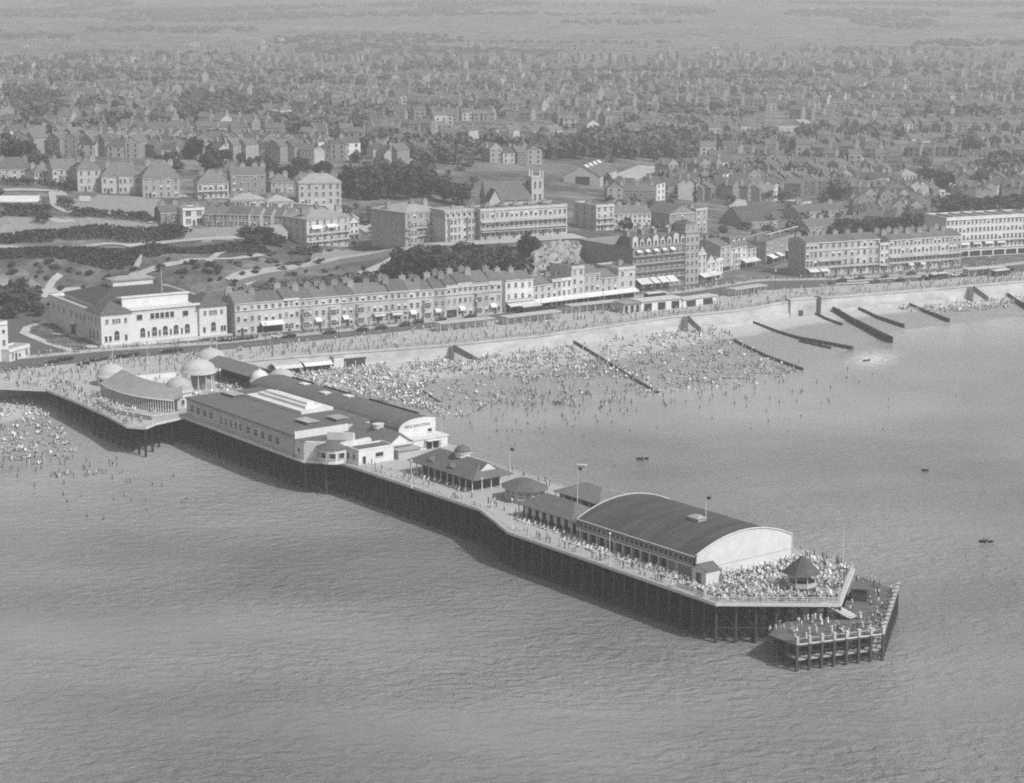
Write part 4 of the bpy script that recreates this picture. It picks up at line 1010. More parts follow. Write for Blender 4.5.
# tall white shops, then lower run under one long awning strip
yb2 = lambda x: np.interp(x, [505, 572, 635], [313, 304.5, 297])
g2 = 'white shop houses under the long awning'
for i, (a, b, top, w_, rf, st_, by_, lab) in enumerate([
    (505.5, 519, 277.5, 'white', 'gable', 3, 2, 'tall bright white shop house at the left end of the long awning'),
    (519, 533, 277.0, 'white', 'gable', 3, 2, 'second tall bright white shop house over the long awning'),
    (533, 552, 282.5, 'cream', 'gable', 3, 3, 'lower pale shop house with broad dark window, right of the tall white pair'),
    (552, 561.5, 278.5, 'cream', 'flat', 3, 2, 'narrow flat topped pale house over the middle of the long awning'),
    (561.5, 571.5, 277.5, 'white', 'flat', 3, 2, 'narrow white flat topped house left of the tower house'),
    (571.5, 584, 265.5, 'cream', 'flat', 4, 2, 'tall slim tower house with square top, tallest of the awning shops'),
    (584, 600, 271, 'stucco', 'gable', 3, 3, 'plain grey shop house just right of the slim tower house'),
    (600, 618, 275, 'cream', 'gable', 3, 3, 'low pale shop house between tower house and white end house'),
    (618, 635, 266.5, 'cream', 'flat', 3, 2, 'square pale end house next to the big brick hotel')]):
    L_ = math.hypot(P(b, yb2(b), PROM)[0]-P(a, yb2(a), PROM)[0], P(b, yb2(b), PROM)[1]-P(a, yb2(a), PROM)[1])
    d = dict(a=(a, yb2(a)), b=(b, yb2(b)), label=lab, top=top+2, storeys=st_, bays=by_, roof=rf, rh=2.2, wall=w_, gf='shop', group=g2, chim=((.04,.4),) if rf == 'gable' else ((.9,.6),), awning=[(.05, L_-.05, 3.6, 2.6)], name='shop_house', depth=13)
    if i in (0, 1): d.update(balcony=(1,))
    terrace([d])
# ---------------------------------------------------------------- the big hotel
A, B = P(632.5, 290, PROM), P(684, 284.5, PROM); L = math.hypot(B[0]-A[0], B[1]-A[1]); hr = math.atan2(B[1]-A[1], B[0]-A[0])
ht = thing('grand_hotel', 'tall ornate brick hotel with balconied storeys, dormers and corner tower', 'hotel', (*A, PROM), hr)
q = MB(); q.box(0, 0, -1, L, 34, 15.6); q.build('wall', 'brick', ht)
q = MB(); c = [(-.2,-.2,15.61),(L+.2,-.2,15.61),(L+.2,11.2,15.61),(-.2,11.2,15.61)]; d_ = [(.8,2.2,19.4),(L-.4,2.2,19.4),(L-.4,9,19.4),(.8,9,19.4)]
for a in range(4): q.face([c[a], c[(a+1)%4], d_[(a+1)%4], d_[a]])
q.face(d_); q.face(c[::-1]); rf = q.build('roof', 'slate', ht)
for k in range(8):
    q = MB(); w_ = .95 if k % 3 else 1.25; hh = 2.6 if k % 3 else 3.6
    q.box(-w_, -.1, -.4, w_, 1.6, hh, 1); q.box(-.45, -.16, .3, .45, -.09, 2.0, 0); q.gable(-w_, -.1, w_, 2.0, hh+.004, .9, 2, 1, 'y', .12)
    q.build('dormer', ['glass', 'cream', 'slate'], rf, (1.1+k*(L-2.0)/7, .1, 15.8))
for fx in (.1, .38, .62, .9): obj('chimney', chimney_mesh(1.2, 2.6, 1.8, 5), rf, (fx*L, 7.5, 19.4), 0)
wm = win_mesh(1.2, 1.7, 'sash')
for s in range(5):
    for k in range(10): put(wm, ht, 1.0+k*(L-2)/9, 0, 1.0+s*2.95 if s else .7)
for s in range(1, 5):
    q = MB(); zz = s*2.95+.55; q.box(-.3, -1.3, zz, L+.1, -.002, zz+.2, 0); q.box(-.3, -1.34, zz+.95, L+.1, -1.26, zz+1.05, 1)
    for k in range(int(L/.6)): q.box(-.25+k*.6, -1.32, zz+.2, -.19+k*.6, -1.28, zz+.95, 1)
    q.build('balcony', ['stucco', 'iron'], ht)
for k in range(5):
    q = MB(); x0 = 1.4+k*4.0; q.face([(x0,-1.5,14.0),(x0+2.0,-1.5,14.0),(x0+2.0,-.05,14.9),(x0,-.05,14.9)]); q.face([(x0,-1.5,13.98),(x0,-.05,14.88),(x0+2.0,-.05,14.88),(x0+2.0,-1.5,13.98)]); q.build('awning', 'canvas', ht)
q = MB(); q.box(-.25, -.5, 15.3, L, .0, 15.6); q.box(-.2, -.4, 2.9, L, -.002, 3.2); q.build('cornice', 'stucco', ht)
B2 = P(697, 283, PROM); L2 = math.hypot(B2[0]-B[0], B2[1]-B[1])
q = MB(); q.box(L+.004, -.6, -1, L+L2, 9, 19.5, 0); q.box(L-.3, -1.0, 19.502, L+L2+.4, 9.4, 19.9, 0); q.box(L+.8, .6, 19.902, L+L2-.8, 7.4, 22.5, 0); q.box(L+.5, .3, 22.502, L+L2-.5, 7.7, 22.8, 0); q.hip(L+.7, .5, L+L2-.7, 7.5, 22.85, 1.4, 1)
tw = q.build('corner_tower', ['stucco', 'slate'], ht)
for s in range(6):
    for k in range(3): obj('window', wm, tw, (L+L2*(k+.5)/3, -.6, 1.0+s*3.05))
for k in range(2): obj('window', win_mesh(.9, 1.3, 'sash'), tw, (L+L2*(k+.75)/2.5, .6, 20.6))
for k in range(11):
    for s in range(3): put(win_mesh(.8, 1.3, 'sash', 'glass', 'stucco'), ht, 0, 4+k*2.6, 4.2+s*3.6, 'L') if (k+s) % 3 == 0 else None
for x0, x1 in ((.3, 6.0), (6.6, 9.6), (10.2, 14.0), (14.4, 18.2)):
    q = MB(); q.face([(x0,-5.2,2.6),(x1,-5.2,2.6),(x1,-1.4,4.4),(x0,-1.4,4.4)]); q.face([(x0,-5.2,2.58),(x0,-1.4,4.38),(x1,-1.4,4.38),(x1,-5.2,2.58)]); q.tube((x0+.1,-5.1,0),(x0+.1,-5.1,2.6),.06,n=4); q.tube((x1-.1,-5.1,0),(x1-.1,-5.1,2.6),.06,n=4); q.build('terrace_awning', 'canvas', ht)

terrace([
 dict(a=(697.2,283), b=(706,281.5), label='narrow house with steep shaped gable and arched entrance beside the hotel tower', top=254, storeys=4, bays=2, roof='gable_y', rh=3.2, wall='cream', arch=(0,), chim=((.9,.6),), name='gabled_house', depth=10, gf='none', awning=[(.2,5.6,3.6,3.0)]),
 dict(a=(706.2,281.3), b=(715.3,279.8), label='cream house with stepped white gable, two doors from the hotel tower', top=262, storeys=3, bays=2, roof='gable_y', rh=3.0, wall='cream', chim=((.1,.6),), name='gabled_house', depth=10, gf='shop', awning=[(.2,5.6,3.6,3.0)]),
 dict(a=(715.5,279.6), b=(722.5,277.5), label='small bright white narrow house ending the row by the street corner', top=260, storeys=3, bays=2, roof='flat', wall='white', chim=((.5,.7),), name='white_house', depth=10, gf='shop'),
 dict(a=(720,272.5), b=(730.5,270.2), label='grey brick house set back left of the white bay fronted house', top=246, storeys=4, bays=2, roof='gable', rh=2.5, wall='stucco', depth=14, name='town_house', gf='shop'),
 dict(a=(730.8,270), b=(746.2,267.3), label='white Victorian bay fronted house with high mansard on the street corner', top=247, storeys=4, bays=3, roof='mansard', rh=4.2, wall='white', depth=12, name='town_house', bay=((3.0,4.2,0,3),), awning=[(6.5,11.5,3.6,2.6)], gf='shop'),
 dict(a=(746.4,267.2), b=(756,265.5), label='pale house between white bay house and dark flat topped corner block', top=248, storeys=4, bays=2, roof='gable', rh=2.4, wall='cream', depth=12, name='town_house', awning=[(.5,6.0,3.6,2.8)], gf='shop'),
 dict(a=(765.5,264.8), b=(797,255.5), label='dark sided flat topped block with long front running up the side street', top=239, storeys=4, bays=9, roof='flat', wall='brick', depth=14, name='corner_block', sidewin=[('L',2)], awning=[(1,6,3.8,3.0),(9,13,3.8,3.0),(20,25,3.8,3.4)], cornice=(12.2,), gf='shop', chim=((.2,.5),(.6,.5),(.9,.5))),
])
# ---------------------------------------------------------------- right hand terraces
g3 = 'regency terrace blocks facing the road on the right'
ybR = lambda x: np.interp(x, [805, 879], [277, 272]); ed = [805, 817, 829.5, 842, 854.5, 867, 879]
nm = ['left end house', 'second house', 'third house', 'fourth house', 'fifth house', 'right end house']
for i, (a, b) in enumerate(zip(ed[:-1], ed[1:])):
    terrace([dict(a=(a, ybR(a)), b=(b, ybR(b)), label=f'{nm[i]} of the pale four storey terrace right of the side street', h=13.4, storeys=4, bays=2 if i else 3, roof='mansard' if i == 9 else 'gable', rh=1.7, wall='cream' if i > 2 else 'stucco', balcony=(1,), veranda=(1,) if i in (1,2) else (), cornice=(12.9, 9.9), depth=13, group=g3, awning=[(.5,5,3.4,3),(5.6,9.5,3.4,3)] if i == 0 else None, sidewin=[('L',3)] if i == 0 else None, ww=1.2, wh=1.9)])
terrace([dict(a=(879.3,272.3), b=(888.2,271.4), label='narrow lower link house between the two right hand terraces', h=11.0, storeys=4, bays=2, roof='flat', wall='cream', depth=10, balcony=(1,), group=g3)])
ybQ = lambda x: np.interp(x, [888.5, 960], [271.5, 266]); ed = [888.5, 900.4, 912.3, 924.2, 936.2, 948.1, 960]
for i, (a, b) in enumerate(zip(ed[:-1], ed[1:])):
    terrace([dict(a=(a, ybQ(a)), b=(b, ybQ(b)), label=f'{nm[i]} of the long slate roofed terrace with continuous balcony', h=12.6, storeys=4, bays=3, roof='gable', rh=2.0, wall='cream' if i < 5 else 'stucco', balcony=(1,), veranda=(1,), cornice=(12.1,), depth=13, group=g3, chim=((.02,.35),(.02,.7)), awning=[(3,5.5,3.4,1.8)] if i in (1,2) else None, wh=1.8)])
ybS = lambda x: np.interp(x, [944, 1024], [258.2, 253.4]); ed = [945, 957, 969, 981, 993, 1005, 1017, 1029, 1041, 1053]
for i, (a, b) in enumerate(zip(ed[:-1], ed[1:])):
    terrace([dict(a=(a, ybS(a)), b=(b, ybS(b)), label=f'{ordw(i)} bay from the left of the tall bright white terrace at the right edge', h=16.2, storeys=5, bays=3, roof='flat', wall='white', balcony=(2,), cornice=(15.5, 3.3), depth=16, group='tall white terrace at the right edge', awning=[(1,5,6.6,1.6)] if i in (1,2,3,4) else None, gf='shop', chim=())])
# ---------------------------------------------------------------- the upper terraces above the cliff
def uhouse(label, a, b, top, depth, **k):
    za = max(G(*a)[2], 0); zb = G(*b)[2]; z = (za+zb)/2
    A, B = P(*a, z), P(*b, z); h = hgt((a[0]+b[0])/2, (a[1]+b[1])/2, z, top); return house(label, A, B, z, depth, h, **k)
g4 = 'large houses on the upper road above the wooded bank'
uhouse('tall gabled boarding house with two white awnings on the upper road', (307,250), (349.5,245.5), 218, 17, storeys=4, bays=6, roof='hip', rh=3.5, wall='cream', roofm='leadroof', awning=[(2,7,9.5,1.4),(9.5,14.5,9.5,1.4)], balcony=(1,2), sidewin=[('L',4)], name='boarding_house', chim=((.1,.3),(.5,.4),(.9,.3),(.7,.8)), group=g4)
uhouse('small white wing at the right side of the boarding house with awnings', (349.8,246.5), (359,245.5), 222, 12, storeys=4, bays=2, roof='gable_y', rh=2, wall='white', roofm='leadroof', name='house_wing', chim=(), group=g4)
uhouse('square double fronted mansion with dark side wall above the wooded bank', (405.5,245), (442.5,241), 211.5, 22, storeys=4, bays=6, roof='hip', rh=2.6, wall='stucco', roofm='leadroof', balcony=(1,2), bay=((3.4,4.2,0,3),(12.6,4.2,0,3)), sidewin=[('L',2)], name='mansion', chim=((.1,.6),(.5,.35),(.9,.4)), group=g4)
uhouse('cream bow fronted house with pale mansard roof right of the mansion', (445.5,241.5), (478.5,239), 217.5, 14, storeys=3, bays=6, roof='mansard', rh=3.0, wall='cream', roofm='leadroof', bay=((3.0,4.0,0,3),(11.2,4.0,0,3)), name='bow_fronted_house', chim=((.5,.5),(.95,.5)), group=g4)
ed = np.linspace(480.5, 567, 7)
for i in range(6):
    f = lambda x: np.interp(x, [480, 567], [239.8, 234.5])
    uhouse(f'{nm[i]} of the flat topped white terrace with verandas above the cliff', (ed[i], f(ed[i])), (ed[i+1], f(ed[i+1])), f(ed[i])-29.5, 13, storeys=3, bays=3, roof='flat', wall='cream', veranda=(0,1), balcony=(1,), name='veranda_house', chim=((.02,.6),), group=g4)
uhouse('tall dark sided house at the near end of the rear terrace', (596,231), (614,229.5), 206, 16, storeys=4, bays=3, roof='flat', wall='cream', balcony=(1,2), sidewin=[('L',3)], name='end_house', chim=((.2,.5),), group=g4)
for i in range(4):
    a = 614.5 + i*9.2; uhouse(f'{ordw(i)} pale terrace house behind the hotel with dark slate roof', (a, 229.3-i*.4), (a+9, 228.9-i*.4), 213.5, 12, storeys=3, bays=2, roof='gable', rh=2.8, wall='white' if i % 2 else 'cream', name='terraced_house', chim=((.03,.5),), group='terrace behind the hotel')
uhouse('tall windowless brick gable house standing behind the hotel roofs', (669,236), (695,233.5), 213, 16, storeys=3, bays=3, roof='gable_y', rh=3.5, wall='brick', name='brick_hall', cat='building', chim=(), group='brick buildings behind the hotel', gf='none')
uhouse('plain grey block beside the brick gable house behind the hotel tower', (695.5,233.5), (707,232), 209.5, 12, storeys=4, bays=2, roof='flat', wall='stucco', name='town_house', chim=((.5,.5),), group='brick buildings behind the hotel')
uhouse('broad dark roofed hall with small white gablet in the packed streets', (743,230), (778,227), 221.5, 17, storeys=1, bays=5, roof='gable', rh=6.5, wall='brick', roofm='tile', name='hall', cat='hall', chim=(), group='brick buildings behind the hotel', gf='none')
uhouse('long low slate roofed building behind the four storey terrace', (798,222), (846,219), 211, 12, storeys=2, bays=9, roof='gable', rh=2.8, wall='stucco', name='long_building', cat='building', chim=((.2,.5),(.8,.5)), group='buildings behind the right hand terraces')
uhouse('second long grey roofed building just below the other behind the terrace', (808,236), (856,233), 226, 12, storeys=2, bays=8, roof='gable', rh=3, wall='stucco', name='long_building', cat='building', chim=((.4,.5),), group='buildings behind the right hand terraces')
uhouse('pale square house with two dark windows left of the long buildings', (797,214), (811,213), 203, 10, storeys=2, bays=2, roof='flat', wall='cream', name='town_house', chim=((.5,.5),), group='buildings behind the right hand terraces')
# church and works shed
z = 22.0
A = P(487, 209, z); ch = thing('church', 'stone church with steep roof and square pinnacled tower behind the terrace', 'church', (*A, z-2), R(14))
q = MB(); q.box(0, 0, -3, 20, 13, 6); q.gable(0, 0, 20, 13, 6.004, 7.5, 1, 0, 'x', .4); q.build('nave', ['stucco', 'slate'], ch)
q = MB(); q.box(-1.0, 1.5, -3, 5, -7, 5.5); q.gable(-1, -7, 5, 1.5, 5.504, 5.5, 1, 0, 'y', .3); q.build('porch_gable', ['stucco', 'tile'], ch)
q = MB(); q.box(20.5, 1, -3, 26, 6.5, 15.5); tw = q.build('tower', 'cream', ch)
q = MB()
for x in (20.8, 25.7):
    for y in (1.3, 6.2): q.box(x-.4, y-.4, 15.502, x+.4, y+.4, 17.0); q.hip(x-.45, y-.45, x+.45, y+.45, 17.05, 1.4, th=.04)
q.box(20.4, .9, 15.0, 26.1, .998, 15.3); q.build('pinnacle', 'cream', tw)
for x in (22.1, 24.4):
    for zz in (5, 10.5): obj('window', win_mesh(.9, 3.0, 'arch', 'glass', 'stucco'), tw, (x, 1, zz))
for k in range(6): put(win_mesh(1.1, 3.0, 'arch', 'glass', 'stucco'), ch, 6.4+k*2.4, 0, 1.5)
z = G(582, 188)[2]; A = P(563.5, 184.2, z); B = P(600, 185.2, z)
L = math.hypot(B[0]-A[0], B[1]-A[1]); sh = thing('works_shed', 'broad works shed with pale gable and bright white roof lights', 'shed', (*A, z), math.atan2(B[1]-A[1], B[0]-A[0]))
q = MB(); q.box(0, 0, -2, L, 38, 4.4); q.build('wall', 'cream', sh)
q = MB(); q.gable(0, 0, L, 38, 4.404, 5.2, 0, 1, 'y', .3); rf = q.build('roof', ['slate', 'cream'], sh)
for y in (2.5, 11.5, 20.5, 29.5):
    q = MB(); a = (L/2, 4.4+5.2+.2); b = (L-1, 4.4+5.2*2/L+.2); q.face([(a[0]+.5, y, a[1]-.1), (b[0]-2, y, b[1]+.5), (b[0]-2, y+5, b[1]+.5), (a[0]+.5, y+5, a[1]-.1)]); q.build('roof_light', 'white', rf)
q = MB(); q.box(L*.33, -.06, 0, L*.72, .0, 4.0); q.build('doorway', 'glass', sh)
strip('yard_road', [(616,184),(632,175),(652,167)], 14, 'path', off=.4)
# five tall house ends
for i, (a, b) in enumerate([(458,469),(478,489),(499.5,510),(519.5,531),(540,550)]):
    uhouse(f'{ordw(i)} from the left of five tall house ends on the far ridge road', (a, 141.5+i*.3), (b, 142+i*.3), 130.5, 14, storeys=3, bays=2, roof='gable_y', rh=3, wall='cream' if i % 2 == 0 else 'stucco', name='tall_house', chim=((.5,.6),), group='five tall house ends')
uhouse('white villa with low hipped roof left of the five tall house ends', (417,131), (431,130.5), 124, 10, storeys=2, bays=3, roof='hip', rh=3.2, wall='white', roofm='leadroof', name='villa', chim=((.5,.5),))
uhouse('pale tall house end at the start of the distant terrace', (587,137), (599,136.5), 124, 14, storeys=3, bays=2, roof='gable_y', rh=2.5, wall='cream', name='tall_house', chim=((.5,.5),))
uhouse('square pale tower like house among the dark trees', (281,125.5), (292.5,124.5), 111.5, 10, storeys=3, bays=2, roof='flat', wall='cream', name='villa', chim=((.5,.5),))
uhouse('white gabled house with steep roof among far trees', (311,112.5), (321,112), 106, 9, storeys=2, bays=2, roof='gable_y', rh=3.5, wall='white', name='villa', chim=())
uhouse('white arcaded villa with broad arched windows on the far right', (901,188.5), (916.5,188), 175.5, 10, storeys=2, bays=4, roof='hip', rh=3, wall='white', arch=(0,1), roofm='leadroof', name='villa', chim=())
uhouse('long low white shed standing in the fields on the right', (924,196.5), (945,196), 191.5, 8, storeys=1, bays=5, roof='flat', wall='white', roofm='leadroof', name='shed', cat='shed', chim=(), gf='none')
for a, b, y, lb in ((779,815,131.5,'nearer one of two long pale flat roofed sheds in the valley, higher up'), (772,805,145,'longer pale flat roofed shed in the valley, lower of two'), (688,709,164,'pale flat roofed shed left of the valley streets')):
    uhouse(lb.replace('nearer one of','upper one of').replace(', higher up',''), (a,y), (b,y-.5), y-3.5, 10, storeys=1, bays=6, roof='flat', wall='cream', roofm='leadroof', name='shed', cat='shed', chim=(), gf='none')
# left hand villas
g5 = 'villas along the road above the bowling green'
for (a, b, base, top, w_, rf, rh_, st_, by_, lab, kw) in [
  (-4,34,179.5,168.5,'cream','hip',4.5,2,5,'long pale villa with dark roof at the left edge above the green',{}),
  (35,51,183.5,172.5,'white','hip',3.0,2,4,'small white bay fronted villa next to the left edge villa',{}),
  (53,77.5,187.5,169,'stucco','gable',4.0,3,4,'grey villa with pale bay windows, third from the left edge',dict(bay=((5,4,0,2),))),
  (78,101,191.5,169.5,'stucco','hip',5.0,3,3,'tall grey villa with high dark hipped roof above the green',{}),
  (102,141,193.5,176,'cream','hip',5.5,2,6,'broad pale villa with central white bay and dark roof',dict(bay=((9,4.5,0,2),))),
  (143,180,198,177.5,'stucco','hip',7.0,3,5,'large grey villa with great pyramid roof near the white house',{}),
  (198,229,199,183,'cream','hip',5.0,2,6,'villa with dark hipped roof and white upper balcony above the row',dict(balcony=(1,))),
  (231,266,194,175,'brick','gable',3.2,3,5,'dark villa with tall chimneys and a pale gable to the right',dict(chim=((.1,.5),(.4,.5),(.75,.5),(.98,.5)))),
  (271,293.5,193,182,'stucco','hip',3.4,2,4,'modest grey villa with low roof between two larger ones',{}),
  (299,341.5,205,183,'stucco','hip',3.6,3,6,'large square villa with pale roof above the boarding house',dict(roofm='leadroof',chim=((.1,.5),(.35,.5),(.6,.5),(.85,.5)))),
  (231,265,207.5,200,'cream','hip',2.2,1,5,'low white bungalow block behind the dull terrace row',dict(roofm='leadroof')),
  (267,293,209.5,201.5,'cream','hip',2.2,1,4,'low pale bungalow with white roof right of the other bungalow',dict(roofm='leadroof')),
  (160.5,183,224.5,212.5,'darkbrick','gable',2.6,2,4,'dark terrace house joined to the left of the bright white house',{}),
  (183.2,205,225.5,209.5,'white','flat',0,2,2,'brilliant white square house with four dark windows above the gardens',dict(ww=2.2,wh=2.0))]:
    k = dict(storeys=st_, bays=by_, roof=rf, rh=rh_, wall=w_, name='villa', chim=((.2,.5),(.8,.5)), group=g5); k.update(kw)
    uhouse(lab, (a, base+.4), (b, base-.6), top, 11, **k)
for i in range(8):
    a = 205.3 + i*11; f = lambda x: np.interp(x, [205, 294], [226, 228.5])
    uhouse(f'{ordw(i)} dull brick terrace house right of the bright white house', (a, f(a)), (a+10.9, f(a+10.9)), f(a)-12.5, 10, storeys=2, bays=3, roof='gable', rh=2.6, wall='stucco', name='terraced_house', chim=((.03,.5),), group='dull brick terrace above the gardens')
uhouse('low pale roofed outhouse below the dull terrace near the boarding house', (267,241.5), (288,239), 233, 9, storeys=1, bays=3, roof='gable', rh=2.6, wall='cream', roofm='leadroof', name='outhouse', chim=())
# ================================================================ trees, hedges, gardens
def leaf_mesh(name, seed, n, lobes, m, size=.085, flat=1.0):
    r = np.random.default_rng(seed); q = MB()
    cs = [(0, 0, .52, .36)] + [(r.uniform(-.3,.3), r.uniform(-.3,.3), r.uniform(.3,.8), r.uniform(.16,.28)) for _ in range(lobes)]
    for k in range(n):
        c = cs[r.integers(len(cs))]; d = r.normal(size=3); d /= np.linalg.norm(d); rad = c[3] * (.55 + .5 * r.random())
        p = np.array(c[:3]) + d * rad * np.array([1.1, 1.1, flat]); p[2] = max(p[2], .03)
        nrm = d * .6 + r.normal(size=3) * .5; nrm /= np.linalg.norm(nrm); a = np.cross(nrm, r.normal(size=3)); a /= np.linalg.norm(a); b = np.cross(nrm, a)
        s = size * r.uniform(.6, 1.3)
        q.face([p - a*s, p - b*s*.7, p + a*s, p + b*s*.8])
    return q.mesh(name, m)
CROWN = [leaf_mesh('crown', 10+i, 620, 9, 'leaf') for i in range(5)]
CONE = leaf_mesh('crown', 31, 420, 3, 'leaf', .07)
for v in CONE.vertices: f = 1.15 - v.co.z; v.co.x *= f; v.co.y *= f
BUSH = [leaf_mesh('bush', 50+i, 150, 5, m, .13) for i, m in enumerate(('bush', 'bush', 'hedge', 'leaf'))]
tq = MB(); tq.tube((0,0,-.1),(0,0,.34),.045,.03,n=6)
for k in range(5): a = k*1.26; tq.tube((0,0,.25+.03*k),(.2*math.cos(a),.2*math.sin(a),.55),.022,.008,n=4)
TRUNK = tq.mesh('trunk', 'trunk')
def tree(x, y, z, w_, h_, label, group, mesh=None, name='tree'):
    t = thing(name, label, 'tree', (x, y, z), random.random()*6.28, group)
    c = obj('crown', mesh or random.choice(CROWN), t); c.scale = (w_, w_, h_); tr = obj('trunk', TRUNK, t); tr.scale = (w_*.8, w_*.8, h_)
    return t
def trees_px(lst, label, group, mesh=None, name='tree'):
    for px, py, wp, hp in lst:
        x, y, z = G(px, py); d = math.hypot(y, H - z); k = d / F
        tree(x, y, z - .2, wp*k*1.25, hp*k*1.08, label, group, mesh, name)
random.seed(5)
# named clumps
trees_px([(398,276,22,24),(410,280,26,30),(425,279,28,32),(440,278,28,32),(455,276,28,30),(470,274,26,29),(483,268,20,22),(390,279,18,16),(415,268,22,22),(440,266,24,22),(465,263,24,20)], 'dark leafy tree in the big clump on the bank behind the seafront terrace', 'tree clump on the bank')
trees_px([(503,268,22,26),(514,272,26,30),(508,262,18,18)], 'dark round tree standing alone right of the big clump on the bank', 'lone trees right of the clump')
trees_px([(527,258,18,24),(533,253,14,16)], 'dark tree just in front of the veranda terrace by the pale rock', 'trees by the pale rock')
trees_px([(348,197,22,30),(362,199,24,32),(378,200,24,32),(393,199,22,28),(405,200,24,34),(418,196,20,34),(430,198,22,26),(445,202,22,24),(355,186,20,20),(385,186,22,22),(462,205,20,20)], 'dark tree in the wood behind the mansion', 'wood behind the mansion')
trees_px([(4,160,18,20),(14,163,20,24),(26,164,20,22),(36,168,18,18),(8,148,16,16)], 'dark tree in the clump by the left edge villas', 'trees by the left edge')
trees_px([(195,160,16,22),(172,172,18,20),(208,172,18,20),(222,168,18,18),(250,180,18,22),(270,176,16,16),(288,180,18,16),(330,200,14,16),(322,178,16,18),(300,172,16,14)], 'garden tree among the left hand villas', 'garden trees among the villas')
trees_px([(5,306,22,22),(17,303,20,24),(26,312,18,20),(10,318,18,16),(33,306,18,20),(38,316,14,14)], 'dark bushy tree on the slope left of the white pavilion', 'trees left of the pavilion')
trees_px([(262,243,22,16),(276,246,16,14),(252,246,14,12),(248,238,14,12)], 'dark bushy tree left of the boarding house on the upper road', 'trees left of the boarding house')
trees_px([(845,236,22,18),(862,238,22,18),(878,236,22,20),(895,238,24,22),(912,236,24,22),(925,238,18,18),(835,240,14,14)], 'dark tree in the belt behind the right hand terraces', 'tree belt behind the right hand terraces')
trees_px([(948,212,16,14),(962,211,18,14),(977,211,18,14),(992,210,18,14),(1006,209,18,14),(1018,208,18,14)], 'dark tree behind the tall bright white terrace', 'trees behind the white terrace')
trees_px([(x, y, 18, 17) for x, y in [(955,190),(968,192),(982,188),(995,191),(1010,189),(940,188),(925,186),(1020,186),(975,158),(965,156),(1000,168),(1012,172)]], 'tree in the dark park on the far right', 'park trees on the far right')
trees_px([(240,160,14,8)], 'low tree before the far terraces on the left', None)
# ivy pillar tree
trees_px([(668+26,206,6,26)], 'thin dark poplar rising behind the brick gable house', None, CONE, 'poplar')
# wooded masses far away: hundreds of trees
def woodland(name, spots, label=None):
    vs = []; fs = []; n = 0
    for (x, y, z, w_, h_) in spots:
        me = random.choice(FAR); a = random.random()*6.28; c, s_ = math.cos(a), math.sin(a)
        v = me[0] * np.array([w_, w_, h_]); v = np.stack([v[:,0]*c - v[:,1]*s_ + x, v[:,0]*s_ + v[:,1]*c + y, v[:,2] + z], -1)
        vs.append(v); fs.append(me[1] + n); n += len(v)
    if not vs: return
    me = bpy.data.meshes.new(name); V = np.concatenate(vs); Q = np.concatenate(fs)
    me.vertices.add(len(V)); me.vertices.foreach_set('co', V.astype(np.float32).ravel())
    me.loops.add(Q.size); me.loops.foreach_set('vertex_index', Q.astype(np.int32).ravel())
    me.polygons.add(len(Q)); me.polygons.foreach_set('loop_start', np.arange(0, Q.size, 4, dtype=np.int32))
    me.materials.append(M['leafstuff']); me.update(); me.validate()
    o = obj(name, me); o['kind'] = 'stuff'; return o
M['leafstuff'] = mat('wood_leaf', .10, .9, .6, .05)  # paler than the near leaf, distant haze partly put into the colour
def npmesh(me): 
    v = np.array([tuple(x.co) for x in me.vertices]); f = np.array([tuple(p.vertices) for p in me.polygons]); return v, f
FAR = [npmesh(leaf_mesh('far', 80+i, 90, 6, 'leaf', .17)) for i in range(4)]
for k in list(bpy.data.meshes):
    if k.name.startswith('far'): bpy.data.meshes.remove(k)
BUILT = [(x0, y0, x1, y1) for x0, y0, x1, y1 in [(0,195,300,300),(95,165,345,232),(0,160,345,200),(380,195,580,300),(450,118,560,146),(480,160,605,215),(615,160,655,182),(770,120,820,148),(895,172,950,200),(0,208,245,262)]]
def proj(x, y, z):
    v = z - H; f = y*math.cos(TH)-v*math.sin(TH); u = y*math.sin(TH)+v*math.cos(TH); return 512+F*x/f, 391.5-F*u/f
def blocked(x, y, z, boxes=None):
    px, py = proj(x, y, z); return any(a <= px <= c and b <= py <= d for a, b, c, d in (boxes or BUILT))
# density of trees by place in the survey: (px,py,rx,ry,count)
spots = []
def patch(cx, cy, rx, ry, n, w_=9, h_=9):
    for _ in range(n):
        a = random.random()*6.28; r_ = math.sqrt(random.random()); px, py = cx + rx*r_*math.cos(a), cy + ry*r_*math.sin(a)
        x, y, z = G(px, py); s_ = random.uniform(.7, 1.35); spots.append((x, y, z - .3, w_*s_, h_*s_))
for a in [(25,105,30,14,60),(90,112,35,10,40),(215,112,45,14,90),(330,128,60,9,110),(370,118,40,8,40),(260,100,40,8,40),(130,125,40,8,40),(60,140,60,5,30),
          (470,115,40,6,30),(440,158,50,8,45),(520,152,40,8,30),(640,150,70,10,110),(660,135,50,6,50),(560,155,30,6,30),(760,150,40,8,40),(700,120,60,8,50),
          (850,140,60,6,40),(960,152,25,5,40),(1000,178,30,8,30),(940,120,60,8,45),(520,95,80,6,35),(640,100,60,6,30),(300,85,90,6,50),(110,85,90,6,50),(60,72,70,4,30),
          (420,70,90,4,40),(620,78,80,5,35),(800,95,80,6,45),(960,92,60,6,40),(740,80,80,5,35),(900,72,100,5,45),(430,98,30,5,30),(380,150,20,8,20),(850,195,30,6,20),(760,182,60,6,25),(700,190,40,8,20)]: patch(*a)
for _ in range(2000):     # scattered garden and street trees
    px, py = random.uniform(-60, 1090), 60 + 180*random.random()**1.4; x, y, z = G(px, py)
    if blocked(x, y, z) or y < Yw(x) + 150: continue
    s_ = random.uniform(.35, .9); spots.append((x, y, z - .3, 8*s_, 8*s_))
